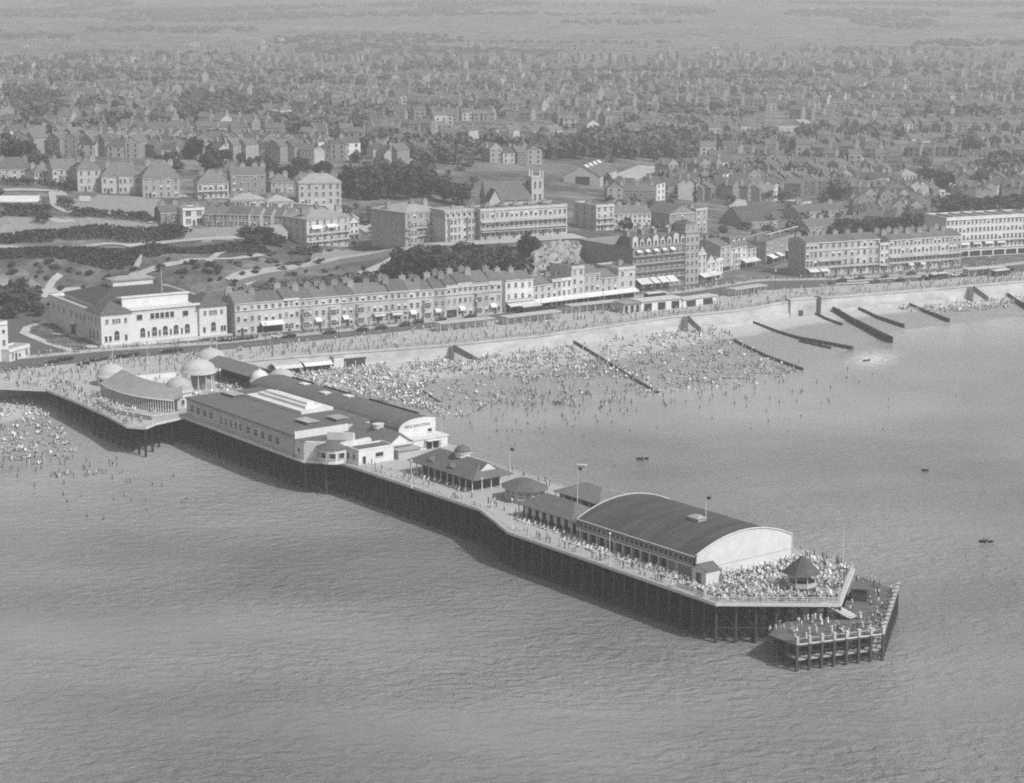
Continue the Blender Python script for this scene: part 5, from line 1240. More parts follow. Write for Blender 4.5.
for _ in range(46):     # woods on the hills
    y = random.uniform(2100, 5600); x = random.uniform(-.30, .30)*y; rx, ry = random.uniform(60, 230), random.uniform(60, 220)
    for k in range(int(rx*ry/170)):
        a = random.random()*6.28; r_ = math.sqrt(random.random()); xx, yy = x + rx*r_*math.cos(a), y + ry*r_*math.sin(a); s_ = random.uniform(.6, 1.2); spots.append((xx, yy, hz(xx, yy) - .3, 13*s_, 7*s_))
for _ in range(10):     # hedgerows and shelter belts on the misty hills
    y = random.uniform(2000, 5200); x = random.uniform(-.34, .34)*y; L = random.uniform(80, 420); dy = random.uniform(-.15, .15)
    for k in range(int(L/9)):
        xx, yy = x + k*9 + random.gauss(0,3), y + k*9*dy + random.gauss(0,4); s_ = random.uniform(.5, 1.1); spots.append((xx, yy, hz(xx, yy) - .3, 11*s_, 6*s_))
WOODSPOTS = spots
woodland('woodland', spots)
# hedges and planted banks of the hillside garden
def hedge(label, pix, w_, h_, m='hedge', dens=1.1, name='hedge', wob=.25):
    pts = [G(*p)[:2] for p in pix]; q = MB(); base = MB(); cx, cy, cz = *pts[0], hz(*pts[0])
    for a, b in zip(pts[:-1], pts[1:]):
        L = math.hypot(b[0]-a[0], b[1]-a[1]); nx, ny = -(b[1]-a[1])/L, (b[0]-a[0])/L
        for k in range(int(L * w_ * dens)):
            t = random.random(); o = (random.random()-.5) * w_; x, y = a[0]+(b[0]-a[0])*t+nx*o, a[1]+(b[1]-a[1])*t+ny*o
            zt = h_ * (1 - abs(2*o/w_)**4*.6) * random.uniform(.55, 1.05+wob); z = hz(x, y) + zt - cz; s_ = random.uniform(.45, .95)
            d = np.array([random.gauss(0,1), random.gauss(0,1), random.gauss(0,1)+.8]); d /= np.linalg.norm(d); u = np.cross(d, [random.gauss(0,1), random.gauss(0,1), random.gauss(0,1)]); u /= np.linalg.norm(u); v = np.cross(d, u); p = np.array([x-cx, y-cy, z])
            q.face([p-u*s_, p-v*s_*.8, p+u*s_, p+v*s_*.8])
    return tag(q.build(name, m, None, (cx, cy, cz)), label, 'hedge')
random.seed(9)
hedge('long dark clipped hedge along the near side of the bowling green', [(-30,241),(60,239),(120,236),(178,233)], 15, 2.4, dens=2.2)
hedge('rounded dark end of the hedge beside the white square house lawn', [(160,231),(182,236)], 12, 2.2, dens=2.2)
hedge('dark planted bank below the hedge, running right to the boarding house', [(-30,260.5),(60,258),(140,254.5),(210,250),(262,247.5)], 14, .9, dens=3.4, name='planted_bank', wob=0)
hedge('second dark hedge along the far side of the bowling green', [(72,214.5),(110,217),(150,219.5)], 9, 2.2, dens=2)
hedge('dark shrubbery around the white tent at the left edge', [(-20,216),(25,213),(50,214)], 16, 2.6, dens=1.8, name='shrubbery')
hedge('round dark shrub bed at the corner of the green', [(36,222),(49,223)], 10, 2.6, dens=2.2, name='shrubbery')
hedge('dark shrub mound below the grey villas beside the path', [(52,189.5),(76,190.5)], 12, 3.0, dens=1.6, name='shrubbery')
hedge('dark round bush bed in the pale drive above the green', [(58,206),(72,207)], 10, 2.8, dens=1.6, name='shrubbery')
hedge('dark strip of hedge before the boarding house', [(296,254),(320,251.5)], 3.5, 2.2, dens=3)
hedge('rough dark slope of scrub behind the seafront terrace', [(236,297),(300,286),(360,277),(392,279)], 10, 1.0, 'bush', 2.4, 'scrub')
hedge('dark hedge line below the front of the villas', [(0,184),(35,186)], 6, 2.2, dens=2)
BG = 'shrubs on the terraced garden slope'
lab = 'low garden shrub among many on the terraced slope above the pavilion'
for k in range(120):
    px = random.uniform(5, 330); py = np.interp(px, [0,150,330], [282,277,262]) + random.uniform(-13, 12)
    if px > 225 and py > 276: continue
    x, y, z = G(px, py); t = obj('shrub', random.choice(BUSH), None, (x, y, z - .2), random.random()*6.28); s_ = random.uniform(1.8, 4.2); t.scale = (s_, s_, s_*.5)
    tag(t, lab, 'shrub', BG)
for k in range(40):
    px, py = random.uniform(235, 560), 0; py = np.interp(px, [235,400,560], [288,272,262]) + random.uniform(-10, 8)
    x, y, z = G(px, py); t = obj('shrub', random.choice(BUSH), None, (x, y, z - .2), random.random()*6.28); s_ = random.uniform(1.6, 3.6); t.scale = (s_, s_, s_*.7)
    tag(t, 'rough shrub on the bank between the seafront terrace and the upper road', 'shrub', 'shrubs on the bank behind the terrace')
# lawns, paths and roads draped over the hill
def drape(name, pix, m, off=.12):
    pts = [G(*p)[:2] for p in pix]; X = [p[0] for p in pts]; Y = [p[1] for p in pts]; b = MB(); st_ = 4.0
    for x in np.arange(min(X), max(X), st_):
        for y in np.arange(min(Y), max(Y), st_):
            if inside(pts, x+st_/2, y+st_/2): b.face([(x+i, y+j, hz(x+i, y+j)+off) for i, j in ((0,0),(st_,0),(st_,st_),(0,st_))])
    return structure(name, b, m)
M['lawn'] = mat('mown_lawn', .24, .95, .15, .15)
drape('bowling_green', [(-30,220),(45,219),(130,222),(172,226),(168,230),(110,233),(50,235.5),(-30,237)], 'lawn', .25)
drape('lawn', [(100,195),(160,199),(162,217),(120,216),(80,210),(70,200)], 'lawn', .2)
drape('lawn', [(190,228),(250,228),(265,232),(248,240),(205,243),(186,238)], 'lawn', .25)
drape('bare_ground', [(312,255),(350,250),(400,246),(436,246),(400,252),(340,262),(316,262)], 'lawn', .25)
strip('garden_path', [(-30,250.5),(30,249.5),(90,246.5),(150,243),(190,240.5),(262,240)], 4.2, 'path', off=.3)
strip('garden_path', [(-30,275.5),(20,273),(50,269.5),(110,266.5),(180,263),(235,259),(262,255)], 3.2, 'path', off=.3)
strip('garden_path', [(42,273),(52,265),(60,262)], 2.6, 'path', off=.3); strip('garden_path', [(208,262),(218,254),(228,251)], 2.4, 'path', off=.3); strip('garden_path', [(128,265),(138,258),(146,256)], 2.4, 'path', off=.3)
strip('drive', [(-30,192),(20,190),(55,191),(60,196)], 7, 'path', off=.3); strip('drive', [(52,193),(54,206),(66,213),(80,211)], 3, 'path', off=.3); strip('drive', [(50,219),(62,222),(74,221)], 6, 'path', off=.3)
strip('road', [(150,222),(175,225),(190,231)], 5, 'path', off=.32)
strip('upper_road', [(236,282),(290,271),(330,262),(372,254),(410,248.5),(450,244.5),(500,242),(545,238.5),(580,236.5)], 11, 'paving', off=.35)
strip('garden_path', [(240,275),(280,268),(320,258)], 3, 'path', off=.3)
strip('chalk_track', [(340,284),(352,277),(372,270),(390,262),(400,256)], 7, 'concrete', off=.3)
strip('residential_road', [(170,196),(240,199),(330,206),(384,238)], 7, 'paving', off=.3)
strip('street', [(757,268),(775,258),(800,247)], 11, 'asphalt', off=.2)
# retaining wall under the upper road
q = MB(); pts = [G(*p) for p in [(236,287),(290,276),(340,264.5),(400,253)]]
rw = thing('retaining_wall', 'dark retaining wall under the sloping upper road', 'wall')
for a, b in zip(pts[:-1], pts[1:]):
    n = 8
    for k in range(n):
        p, r_ = lerp(a, b, k/n), lerp(a, b, (k+1)/n); 
        z0, z1 = hz(*p), hz(*r_); q.face([(*p, z0-1.5), (*r_, z1-1.5), (*r_, z1+2.2), (*p, z0+2.2)]); q.face([(*p, z0+2.2), (*r_, z1+2.0), (r_[0], r_[1]+.6, z1+2.0), (p[0], p[1]+.6, z0+2.0)])
q.build('wall', 'darkbrick', rw)
# pale rock face
rk = MB(); r_ = np.random.default_rng(3); x0, y0, z0 = G(533, 268); x1, y1, z1 = G(580, 262)
gx = np.linspace(0, 1, 22); gz = np.linspace(0, 1, 12); V = []
for j in gz:
    for i in gx:
        n_ = r_.normal(size=3)*.7; V.append((x0+(x1-x0)*i + n_[0], y0+(y1-y0)*i + 9*j + n_[1] , 11 + (14 - 5*abs(i-.6))*j**.8 + n_[2]*.6))
rk.raw(V, [(a*22+b, a*22+b+1, (a+1)*22+b+1, (a+1)*22+b) for a in range(11) for b in range(21)])
tag(rk.build('rock_face', 'rock'), 'pale bare rock face between the dark trees and the big hotel', 'cliff')
# small things on the green
tent = thing('tent', 'long low white tent roof in the shrubbery at the left edge', 'tent', G(20, 206)); q = MB(); q.gable(-8, -3.5, 8, 3.5, 2.2, 2.0, 0, 0, 'x', .3); q.build('canvas_roof', 'white', tent); q = MB()
for x in (-7.8, -4, 0, 4, 7.8):
    for y in (-3.3, 3.3): q.tube((x, y, 0), (x, y, 2.2), .06, n=4)
q.build('tent_frame', 'trim', tent)
sb = thing('notice_board', 'white board standing on the open lawn below the villas', 'board', G(85, 203)); q = MB(); q.box(-2.4, -.05, .8, 2.4, .05, 3.0); q.build('panel', 'white', sb); q = MB(); q.box(-2.0, .052, 0, -1.85, .2, 2.9); q.box(1.85, .052, 0, 2.0, .2, 2.9); q.build('post', 'timber', sb)
# ================================================================ the rest of the town: rows of small houses along the streets
random.seed(21)
KEEP = [(0,196,300,300),(95,163,345,232),(0,160,150,200),(170,170,345,200),(380,195,580,300),(450,122,560,146),(475,165,610,215),(560,205,800,300),(795,196,860,240),(792,232,1100,300),(555,158,665,200),(765,124,822,148),(895,172,950,200),(685,158,712,166),
        (340,165,470,205),(60,200,300,300),(560,140,700,170),(0,95,60,130),(170,98,265,128),(410,120,435,134),(278,108,296,128),(305,102,325,115),(580,122,602,140),(930,205,1100,300),(430,148,490,172)]
lots = []
def row(y0, slope, x0, x1, rot, gap=.12, w_=8.5, jit=1.0):
    px = x0; x, y, z = G(px, y0 + slope*(px-x0))
    while px < x1:
        py = y0 + slope*(px-x0); x, y, z = G(px, py); k = F / math.hypot(y, H - z)
        wd = w_*random.uniform(.85, 1.25)
        if random.random() > gap and not blocked(x, y, z, KEEP) and y - Yw(x) > 95: lots.append((x, y, z, wd, rot + random.gauss(0, .12), k))
        px += wd * k * max(.35, abs(math.cos(rot))) + (random.uniform(3, 12)*k if random.random() < .25 else .2)
for y0 in np.arange(246, 126, -5.6): row(y0 + random.uniform(-1.5,1.5), random.uniform(-.03,.02), 640 + random.uniform(-20,10), 1060, random.choice([.05,.35,-.4,.7,-.15,1.1,-.7]), .14, 7.8)
for y0 in np.arange(222, 150, -6.0): row(y0, random.uniform(-.02,.03), 560, 660, random.choice([.3,.1,-.2]), .15)
for y0 in np.arange(172, 98, -5.2): row(y0 + random.uniform(-1,1), random.uniform(.0,.05), -30, 620, random.choice([-.1,-.35,.2,.5,-.7]), .34, 7.8)
row(147,.075,170,345,-.2,.02,7.5); row(152,.06,20,172,-.15,.05,7.5); row(157,.075,230,410,-.2,.02,7.5); row(165,.03,345,420,-.2,.1,7.5); row(150,.03,400,480,-.1,.1); row(143,.02,60,170,-.1,.05)
for y0 in np.arange(124, 58, -3.4): row(y0 + random.uniform(-1,1), random.uniform(-.02,.03), -30, 1060, random.choice([-.5,.1,.6,-.15,1.0]), .40 if y0 > 85 else .55, 8.2)
for y0 in np.arange(58, 40, -3.5): row(y0, .01, -30, 1060, .1, .72, 11)
lots.sort(key=lambda l: -l[5])
def small_house(kind):
    w_, d_, hh = 8.5, 9.0, [5.6, 7.6, 6.2, 8.4][kind]; wallm = ['stucco','brick','darkbrick','white'][kind]; rmat = ['tile','slate','slate','tile'][kind]
    t = thing('small_house', 'x', 'house'); q = MB(); q.box(-w_/2, 0, -3, w_/2, d_, hh); q.build('wall', wallm, t)
    q = MB(); q.gable(-w_/2, 0, w_/2, d_, hh+.004, 3.0, 0, 1, 'y' if kind == 1 else 'x', .15); rf = q.build('roof', [rmat, wallm], t)
    for x in ((-w_/2+.4,) if kind % 2 else (-w_/2+.4, w_/2-.4)): obj('chimney', chimney_mesh(1.0, 1.8, 1.4, 3), rf, (x, d_*.45, hh+ (2.6 if kind != 1 else 1.0)), math.pi/2)
    n = 3 if hh > 7 else 2
    for s in range(n):
        for k in range(2): put(win_mesh(1.2, 1.5, 'plain'), t, (k-.5)*w_*.5, 0, .8 + s*hh/n)
    return t
protos = [small_house(k) for k in range(4)]
used = [0]*4
NI = 185
regions = {0: 'on the left hillside', 1: 'in the middle streets', 2: 'in the valley streets on the right'}
look = ['low house with dark roof', 'tall grey house, gable seaward', 'dark brick house with slate roof', 'white three storey house']
for (x, y, z, wd, rot, k) in lots[:NI]:
    kd = random.choices(range(4), (5,7,6,2))[0]; o = protos[kd] if not used[kd] else copy_tree(protos[kd]); used[kd] += 1
    o.location = (x, y, z); o.rotation_euler = (0, 0, rot); o.scale = (wd/8.5, 1, 1)
    px = proj(x, y, z)[0]; rg = 0 if px < 420 else 1 if px < 700 else 2
    o['label'] = f'{look[kd]} packed {regions[rg]}'; o['group'] = f'small houses {regions[rg]}'
# the mass of houses beyond, as one
M['farwall'] = mat('far_wall', .22, .9, .6, .045); M['farwhite'] = mat('far_white_wall', .36, .9, .2, .05); M['farroof'] = mat('far_roof', .12, .85, .5, .05)
q = MB()
for (x, y, z, wd, rot, k) in lots[NI:]:
    d_ = random.uniform(7, 10); hh = random.uniform(4.6, 7.6); wm_ = 0 if random.random() < .9 else 1; rh_ = random.uniform(2, 3.2)
    b = MB(); b.box(-wd/2, 0, -3, wd/2, d_, hh, wm_)
    ym = d_/2
    b.raw([(-wd/2-.1,-.2,hh),(wd/2+.1,-.2,hh),(wd/2+.1,d_+.2,hh),(-wd/2-.1,d_+.2,hh),(-wd/2-.1,ym,hh+rh_),(wd/2+.1,ym,hh+rh_)], [(0,1,5,4),(2,3,4,5)], 2)
    b.raw([(-wd/2-.1,-.2,hh),(-wd/2-.1,d_+.2,hh),(-wd/2-.1,ym,hh+rh_),(wd/2+.1,-.2,hh),(wd/2+.1,d_+.2,hh),(wd/2+.1,ym,hh+rh_)], [(0,2,1),(3,4,5)], wm_)
    for s in (.9, 3.4):
        for u in (-.25, .25): b.face([(u*wd-.7,-.03,s),(u*wd+.7,-.03,s),(u*wd+.7,-.03,s+1.4),(u*wd-.7,-.03,s+1.4)], 3)
    cx = wd/2-.6; b.box(cx-.5, ym-.9, hh, cx+.5, ym+.9, hh+rh_+1.3, 0)
    c, s_ = math.cos(rot), math.sin(rot); i = len(q.v); q.v += [(x + p[0]*c - p[1]*s_, y + p[0]*s_ + p[1]*c, z + p[2]) for p in b.v]
    for f, m in zip(b.f, b.m): q.f.append(tuple(t+i for t in f)); q.m.append(m)
tag(q.build('distant_houses', ['farwall', 'farwhite', 'farroof', 'glass']), kind='stuff')
# a few streets climbing away through the houses
for pix in ([(640,168),(700,178),(760,190),(800,205)],[(700,120),(720,150),(735,190),(742,225)],[(800,120),(850,150),(880,180)],[(400,172),(430,150),(440,120),(470,100)],[(300,150),(360,148),(400,140)],[(840,178),(900,190),(1000,198)],[(560,120),(620,112),(690,108)],[(100,130),(170,128),(300,134)]):
    strip('street', pix, 9, 'path', off=.5)
# ================================================================ shelters, steps, groynes, vehicles
def wall_frame(px, py, z):          # point on the front with the direction of the shore there
    x, y = P(px, py, z); a = math.atan2(Yw(x+4)-Yw(x-4), 8); return x, y, a
def prom_shelter(label, a, b, depth, h, wm_='white', rm='cream', openings=0, z=PROM+.12, name='promenade_shelter', posts=False):
    A, B = P(*a, z), P(*b, z); L = math.hypot(B[0]-A[0], B[1]-A[1]); t = thing(name, label, 'shelter', (*A, z), math.atan2(B[1]-A[1], B[0]-A[0]))
    q = MB(); q.box(-.4, -.6, h, L+.4, depth+.4, h+.28); q.build('roof', rm, t)
    if posts:
        q = MB(); q.box(.2, depth-.3, 0, L-.2, depth-.1, h-.003); q.build('back_screen', wm_, t)
        pb = MB(); pb.box(-.08,-.08,0,.08,.08,h-.002); pme = pb.mesh('post', 'trim'); n = max(2, int(L/3))
        for k in range(n+1): obj('post', pme, t, (.2+k*(L-.4)/n, 0, 0))
    else:
        q = MB(); q.box(0, 0, -.2, L, depth, h-.003); q.build('wall', wm_, t)
        for k in range(openings):
            q = MB(); x = (k+.5)*L/openings; q.box(x-L/openings*.28, -.05, .1, x+L/openings*.28, .02, h*.78); q.build('opening', 'glass', t)
    return t
prom_shelter('white flat roofed promenade kiosk with three dark openings before the big hotel', (641,312), (682,308), 6, 3.6, openings=3)
prom_shelter('grey annexe at the left of the white promenade kiosk', (623.5,313.5), (640.5,312), 6, 3.3, 'stucco', 'leadroof', openings=3)
prom_shelter('long low white screen wall building right of the white promenade kiosk', (682.5,308), (716,303.5), 4, 2.9, openings=2)
prom_shelter('long open shelter with pale flat roof before the awning shops', (571,314), (619,309), 3.5, 2.7, posts=True)
prom_shelter('open shelter with pale flat roof and crowd before the tall white shops', (440,332), (493,326.5), 3.5, 2.7, posts=True)
prom_shelter('short open shelter before the middle of the seafront terrace', (507,325.5), (560,319), 3.5, 2.6, posts=True)
prom_shelter('pale low shelter on the promenade before the street corner', (735,297), (766,292.5), 4, 2.6, posts=True)
prom_shelter('pale low shelter on the far right promenade', (968,276.5), (1004,274), 4, 2.6, posts=True)
# long pale railings and car park islands on the right
strip('traffic_island', [(845,281.5),(920,276.5),(1000,269)], 3.2, 'concrete', PROM, .13)
strip('traffic_island', [(820,285.5),(870,282.5)], 3.0, 'concrete', PROM, .13)
# beach kiosks under the wall by the pier
for i, (a, b) in enumerate([((274,375),(301,372.5)),((303,372),(331,369.3)),((334,369),(344,368)),((345,367.8),(366,365.6))]):
    z = 3.6; A, B = P(*a, z), P(*b, z); L = math.hypot(B[0]-A[0], B[1]-A[1])
    t = thing('beach_kiosk', ['beach kiosk with white awning nearest the pier domes','second beach kiosk with striped white awning along the wall','small tall white beach kiosk between the awning kiosks','last beach kiosk with dark open front at the end of the row'][i], 'kiosk', (*A, z), math.atan2(B[1]-A[1], B[0]-A[0]))
    q = MB(); q.box(0, 0, -1.5, L, 3, 2.9 if i != 2 else 3.6, 0); q.box(-.2, -.2, 2.902 if i != 2 else 3.602, L+.2, 3.2, 3.1 if i != 2 else 3.8, 1); q.build('body', ['white' if i == 2 else 'timber', 'cream'], t)
    if i in (0, 1): q = MB(); q.face([(0,-2.2,2.0),(L,-2.2,2.0),(L,-.21,2.85),(0,-.21,2.85)]); q.face([(0,-2.2,1.98),(0,-.21,2.83),(L,-.21,2.83),(L,-2.2,1.98)]); q.build('awning', 'canvas', t)
    n = max(1, int(L/3)); pb = MB(); pb.box(-.1,-.06,-1,.1,-.004,2.0); pme = pb.mesh('post', 'trim')
    for k in range(n+1): obj('post', pme, t, (.1+k*(L-.2)/n, 0, 0))
def steps(label, px, py, run, dark=True, w_=3.2, skew=.9):
    x, y, a = wall_frame(px, py, PROM); t = thing('beach_steps', label, 'steps', (x, Yw(x)-.5, 0), a)
    n = 14; q = MB()
    for k in range(n): q.box(k*run/n*skew - w_/2*0, -w_, 1.0, (k+1)*run/n*skew, -.3, PROM - k*(PROM-3.0)/n)
    q.build('flight', 'concrete', t)
    q = MB(); q.face([(-.3,-w_-.05,PROM-1.2),(run*skew,-w_-.05,2.0),(run*skew,-w_-.05,3.8),(-.3,-w_-.05,PROM+.7)]); q.face([(-.3,-w_-.3,PROM-1.2),(-.3,-w_-.3,PROM+.7),(run*skew,-w_-.3,3.8),(run*skew,-w_-.3,2.0)][::-1]); q.face([(-.3,-w_-.3,PROM+.7),(run*skew,-w_-.3,3.8),(run*skew,-w_-.05,3.8),(-.3,-w_-.05,PROM+.7)]); q.build('side_wall', 'timber' if dark else 'concrete', t)
steps('dark walled flight of steps down to the beach beside the seafront terrace', 450, 344, 9)
steps('dark walled steps down to the beach at the right edge', 968, 286, 8)
steps('steps beside the end of the crowded beach before the big hotel', 683, 316, 6)
x, y, a = wall_frame(816, 297, PROM); t = thing('bastion', 'square concrete bastion standing out from the sea wall', 'bastion', (x-4, Yw(x-4), 0), a)
q = MB(); q.box(-9, -3.2, -1, 2, -.5, PROM+.4, 0); q.box(-9.2, -3.4, PROM+.402, 2.2, -.2, PROM+.8, 0); q.build('wall', 'concrete', t)
q = MB(); q.box(2.3, -3.0, 1, 4.2, -.6, PROM+.9); q.build('timber_steps', 'timber', t)
q = MB(); q.box(-5.6, -3.26, 2.2, -3.6, -3.19, 4.6); q.build('recess', 'timber', t)
# groynes
def groyne(label, pix, h0, h1, th=.45):
    pts = []
    for p in pix:
        z = 1.5
        for _ in range(10): X, Y = P(*p, z); z = max(-.1, float(beach(X, Y)) + .2)
        pts.append(P(*p, z))
    t = thing('groyne', label, 'groyne', (*pts[0], 0)); ox, oy = pts[0]; tot = sum(math.hypot(b[0]-a[0], b[1]-a[1]) for a, b in zip(pts[:-1], pts[1:])); run = 0
    q = MB(); pb = MB(); pb.box(-.2,-.2,-3,.2,.2,.25); pme = pb.mesh('post', 'timber')
    for a, b in zip(pts[:-1], pts[1:]):
        L = math.hypot(b[0]-a[0], b[1]-a[1]); n = max(1, int(L/3)); nx, ny = -(b[1]-a[1])/L*th/2, (b[0]-a[0])/L*th/2
        for k in range(n):
            p, r_ = lerp(a, b, k/n), lerp(a, b, (k+1)/n); f0, f1 = (run+L*k/n)/tot, (run+L*(k+1)/n)/tot
            z0, z1 = max(float(beach(*p)), -.6) + h0+(h1-h0)*f0, max(float(beach(*r_)), -.6) + h0+(h1-h0)*f1
            c = [(p[0]-ox, p[1]-oy), (r_[0]-ox, r_[1]-oy)]
            q.face([(c[0][0]-nx,c[0][1]-ny,-3),(c[1][0]-nx,c[1][1]-ny,-3),(c[1][0]-nx,c[1][1]-ny,z1),(c[0][0]-nx,c[0][1]-ny,z0)])
            q.face([(c[0][0]+nx,c[0][1]+ny,-3),(c[0][0]+nx,c[0][1]+ny,z0),(c[1][0]+nx,c[1][1]+ny,z1),(c[1][0]+nx,c[1][1]+ny,-3)])
            q.face([(c[0][0]-nx,c[0][1]-ny,z0),(c[1][0]-nx,c[1][1]-ny,z1),(c[1][0]+nx,c[1][1]+ny,z1),(c[0][0]+nx,c[0][1]+ny,z0)])
            if len(t.children) < 90: obj('post', pme, t, (c[0][0]-nx*1.6, c[0][1]-ny*1.6, z0))
        run += L
    q.build('planking', 'timber', t)
groyne('long low timber groyne through the middle of the crowded beach', [(575,343),(600,358),(625,374),(658,393)], .9, .7)
groyne('low timber groyne at the right end of the crowded beach', [(735,341),(765,356),(803,370)], .8, .9)
groyne('curved timber groyne running out to a long point right of the bathers', [(749,321),(775,331),(800,339),(853,349.5)], .6, 1.3)
groyne('short outer branch of the curved timber groyne', [(800,341.5),(831,348.5)], .9, .8)
groyne('short dark groyne left of the tall heavy groyne', [(812,312),(826,319),(842,325)], .7, .9)
groyne('tall heavy dark groyne, biggest on the beach below the bastion', [(824,307),(850,321),(870,332),(892,343.5)], 1.6, 2.6, .6)
groyne('slender dark groyne right of the tall heavy groyne', [(853,307),(880,319),(904,327.5)], .8, 1.4)
groyne('dark groyne ending the bare sand before the shingle crowd', [(907,303.5),(930,314),(949,322)], .8, 1.5)
groyne('dark tapering groyne cut by the right edge', [(994,291),(1010,300),(1032,312)], .8, 2.0)
groyne('low broken groyne by the beach end near the dark barrel roof', [(418,388),(432,397),(440,402)], .4, .4)
# vehicles
def car_proto(label, body='car', L=4.2, W_=1.6, roof='car'):
    t = thing('parked_car', label, 'car'); h = L/2
    q = MB(); prof = [(-h,.35),(-h,.75),(-h+.15,.95),(-h*.35,1.0),(h*.75,1.0),(h,.85),(h,.35)]
    v = [(x, s*W_/2*(.82 if abs(x) > h*.8 else 1), z) for s in (-1, 1) for x, z in prof]; n = len(prof)
    q.raw(v, [tuple(range(n)), tuple(range(2*n-1, n-1, -1))] + [(i, i+n, (i+1)%n+n, (i+1)%n) for i in range(n)])
    for s in (-1, 1):
        for x in (-h*.62, h*.62): q.lathe([(.0,.0)], 0, 0) if 0 else q.box(x-.55, s*W_/2-.02*s-(.14 if s>0 else 0), .45, x+.55, s*W_/2+(.16 if s>0 else -.16)+.0 if s>0 else s*W_/2+.14, .78)
    b = q.build('body', body, t)
    q = MB(); c = [(-h*.28,1.0),(-h*.12,1.55),(h*.42,1.6),(h*.72,1.0)]; v = [(x, s*W_*.42*(.92 if z > 1.2 else 1), z) for s in (-1,1) for x, z in c]
    q.raw(v, [(0,1,2,3),(7,6,5,4),(1,5,6,2)], 0); q.raw(v, [(0,4,5,1),(2,6,7,3)], 1)
    for s in (-1, 1): q.face([(x, s*(W_*.42+.012), z) for x, z in ((-h*.16,1.08),(-h*.06,1.46),(h*.38,1.5),(h*.55,1.08))][::s], 1)
    q.build('cabin', [roof, 'paleglass'], t)
    wq = MB(); wq.tube((0,-.09,0),(0,.09,0),.36,n=10); wme = wq.mesh('wheel', 'tyre')
    for x in (-h*.62, h*.62):
        for s in (-1, 1): obj('wheel', wme, t, (x, s*(W_/2-.05), .36))
    hq = MB(); hq.tube((0,0,0),(-.2,0,0),.13,.15,n=8); hme = hq.mesh('headlight', 'trim')
    for s in (-1, 1): obj('headlight', hme, t, (-h+.05, s*W_*.3, .85))
    return t
def coach_proto(label):
    t = thing('coach', label, 'coach'); q = MB(); q.box(-4.2,-1.15,.45,4.2,1.15,1.6,0); q.box(-4.1,-1.12,1.602,4.0,1.12,2.3,1); q.box(-4.2,-1.18,2.302,4.1,1.18,2.65,2); q.build('body', ['car','glass','trim'], t)
    wq = MB(); wq.tube((0,-.14,0),(0,.14,0),.48,n=10); wme = wq.mesh('wheel', 'tyre')
    for x in (-2.6, 2.6):
        for s in (-1, 1): obj('wheel', wme, t, (x, s*1.05, .48))
    return t
car0 = car_proto('x'); car1 = car_proto('x', 'carlight', 4.0, 1.55, 'carlight'); ct = coach_proto('x')
ncar = {}
def place(proto, px, py, dy, label, grp, first={}):
    x, y = P(px, py, PROM); a = math.atan2(YS(x+3)-YS(x-3), 6) + dy
    o = proto if proto.name not in first else copy_tree(proto); first[proto.name] = 1
    o.location = (x, y, PROM+.005); o.rotation_euler = (0, 0, a); o['label'] = label
    if grp: o['group'] = grp
for (px, py), lb in zip([(61,361),(67,360.2),(84,365),(95,362),(101,360.5),(121,357.5),(133,356),(168,352.5),(176,351.5),(225,341.5),(234,340.8),(243,340),(251,339.2),(53,363)],
    ['dark car turning at the side road corner','dark car just right of the turning car','leftmost dark car of the cluster before the pavilion path','middle dark car of the cluster before the pavilion path','right dark car of the cluster before the pavilion path','dark car beside the pole at the kerb, left one','dark car beside the pole at the kerb, right one','left car of the pair waiting before the pavilion steps','right car of the pair waiting before the pavilion steps','first dark car parked at the terrace kerb by the pavilion','second dark car parked at the terrace kerb by the pavilion','third dark car parked at the terrace kerb by the pavilion','fourth dark car parked at the terrace kerb by the pavilion','dark car following behind the turning car']):
    place(car0, px, py, random.uniform(-.1,.1), lb, 'dark cars by the white pavilion')
for (px, py), lb in zip([(278,338),(362,331),(381,329),(441,321),(418,323.5),(601,303.5),(551,309),(885,277.8),(900,281.5),(911,275),(923,279.5),(940,273),(955,276.3),(968,272),(983,273.6),(997,268),(1009,270.5),(830,284.8),(842,281.5),(290,337.5),(330,333.6),(405,325.8),(470,318.3),(575,306.3),(860,279.6),(875,283)], range(26)):
    place(car0 if random.random() < .8 else car1, px, py, random.uniform(-.15,.15) + (random.choice([0,.5]) if px > 870 else 0), 'small car on the seafront road in front of the terraces', 'cars along the seafront road')
place(ct, 531, 312.5, 0, 'white roofed motor coach before the tall white shops', 'motor coaches')
place(ct, 938, 279.5, .1, 'white roofed motor coach left of centre before the right hand white terrace', 'motor coaches')
place(ct, 1000, 276, .1, 'white roofed motor coach near the right edge of the road', 'motor coaches')
place(ct, 655, 299.2, .05, 'white roofed motor coach behind the white promenade kiosk', 'motor coaches')
# street lamps on the promenade
lp = thing('street_lamp', 'slim dark street lamp standing on the seafront promenade kerb', 'street lamp', (0,0,PROM), 0, 'street lamps along the promenade')
q = MB(); q.tube((0,0,0),(0,0,7),.1,.06,n=6); q.build('pole', 'iron', lp); q = MB(); q.lathe([(0,6.9),(.3,7.1),(.35,7.5),(.1,7.8)], n=8); q.build('lantern', 'trim', lp)
for i, x in enumerate(np.arange(-78, 240, 22)):
    o = lp if i == 0 else copy_tree(lp); o.location = (x, YS(x) - 1.0, PROM+.12)
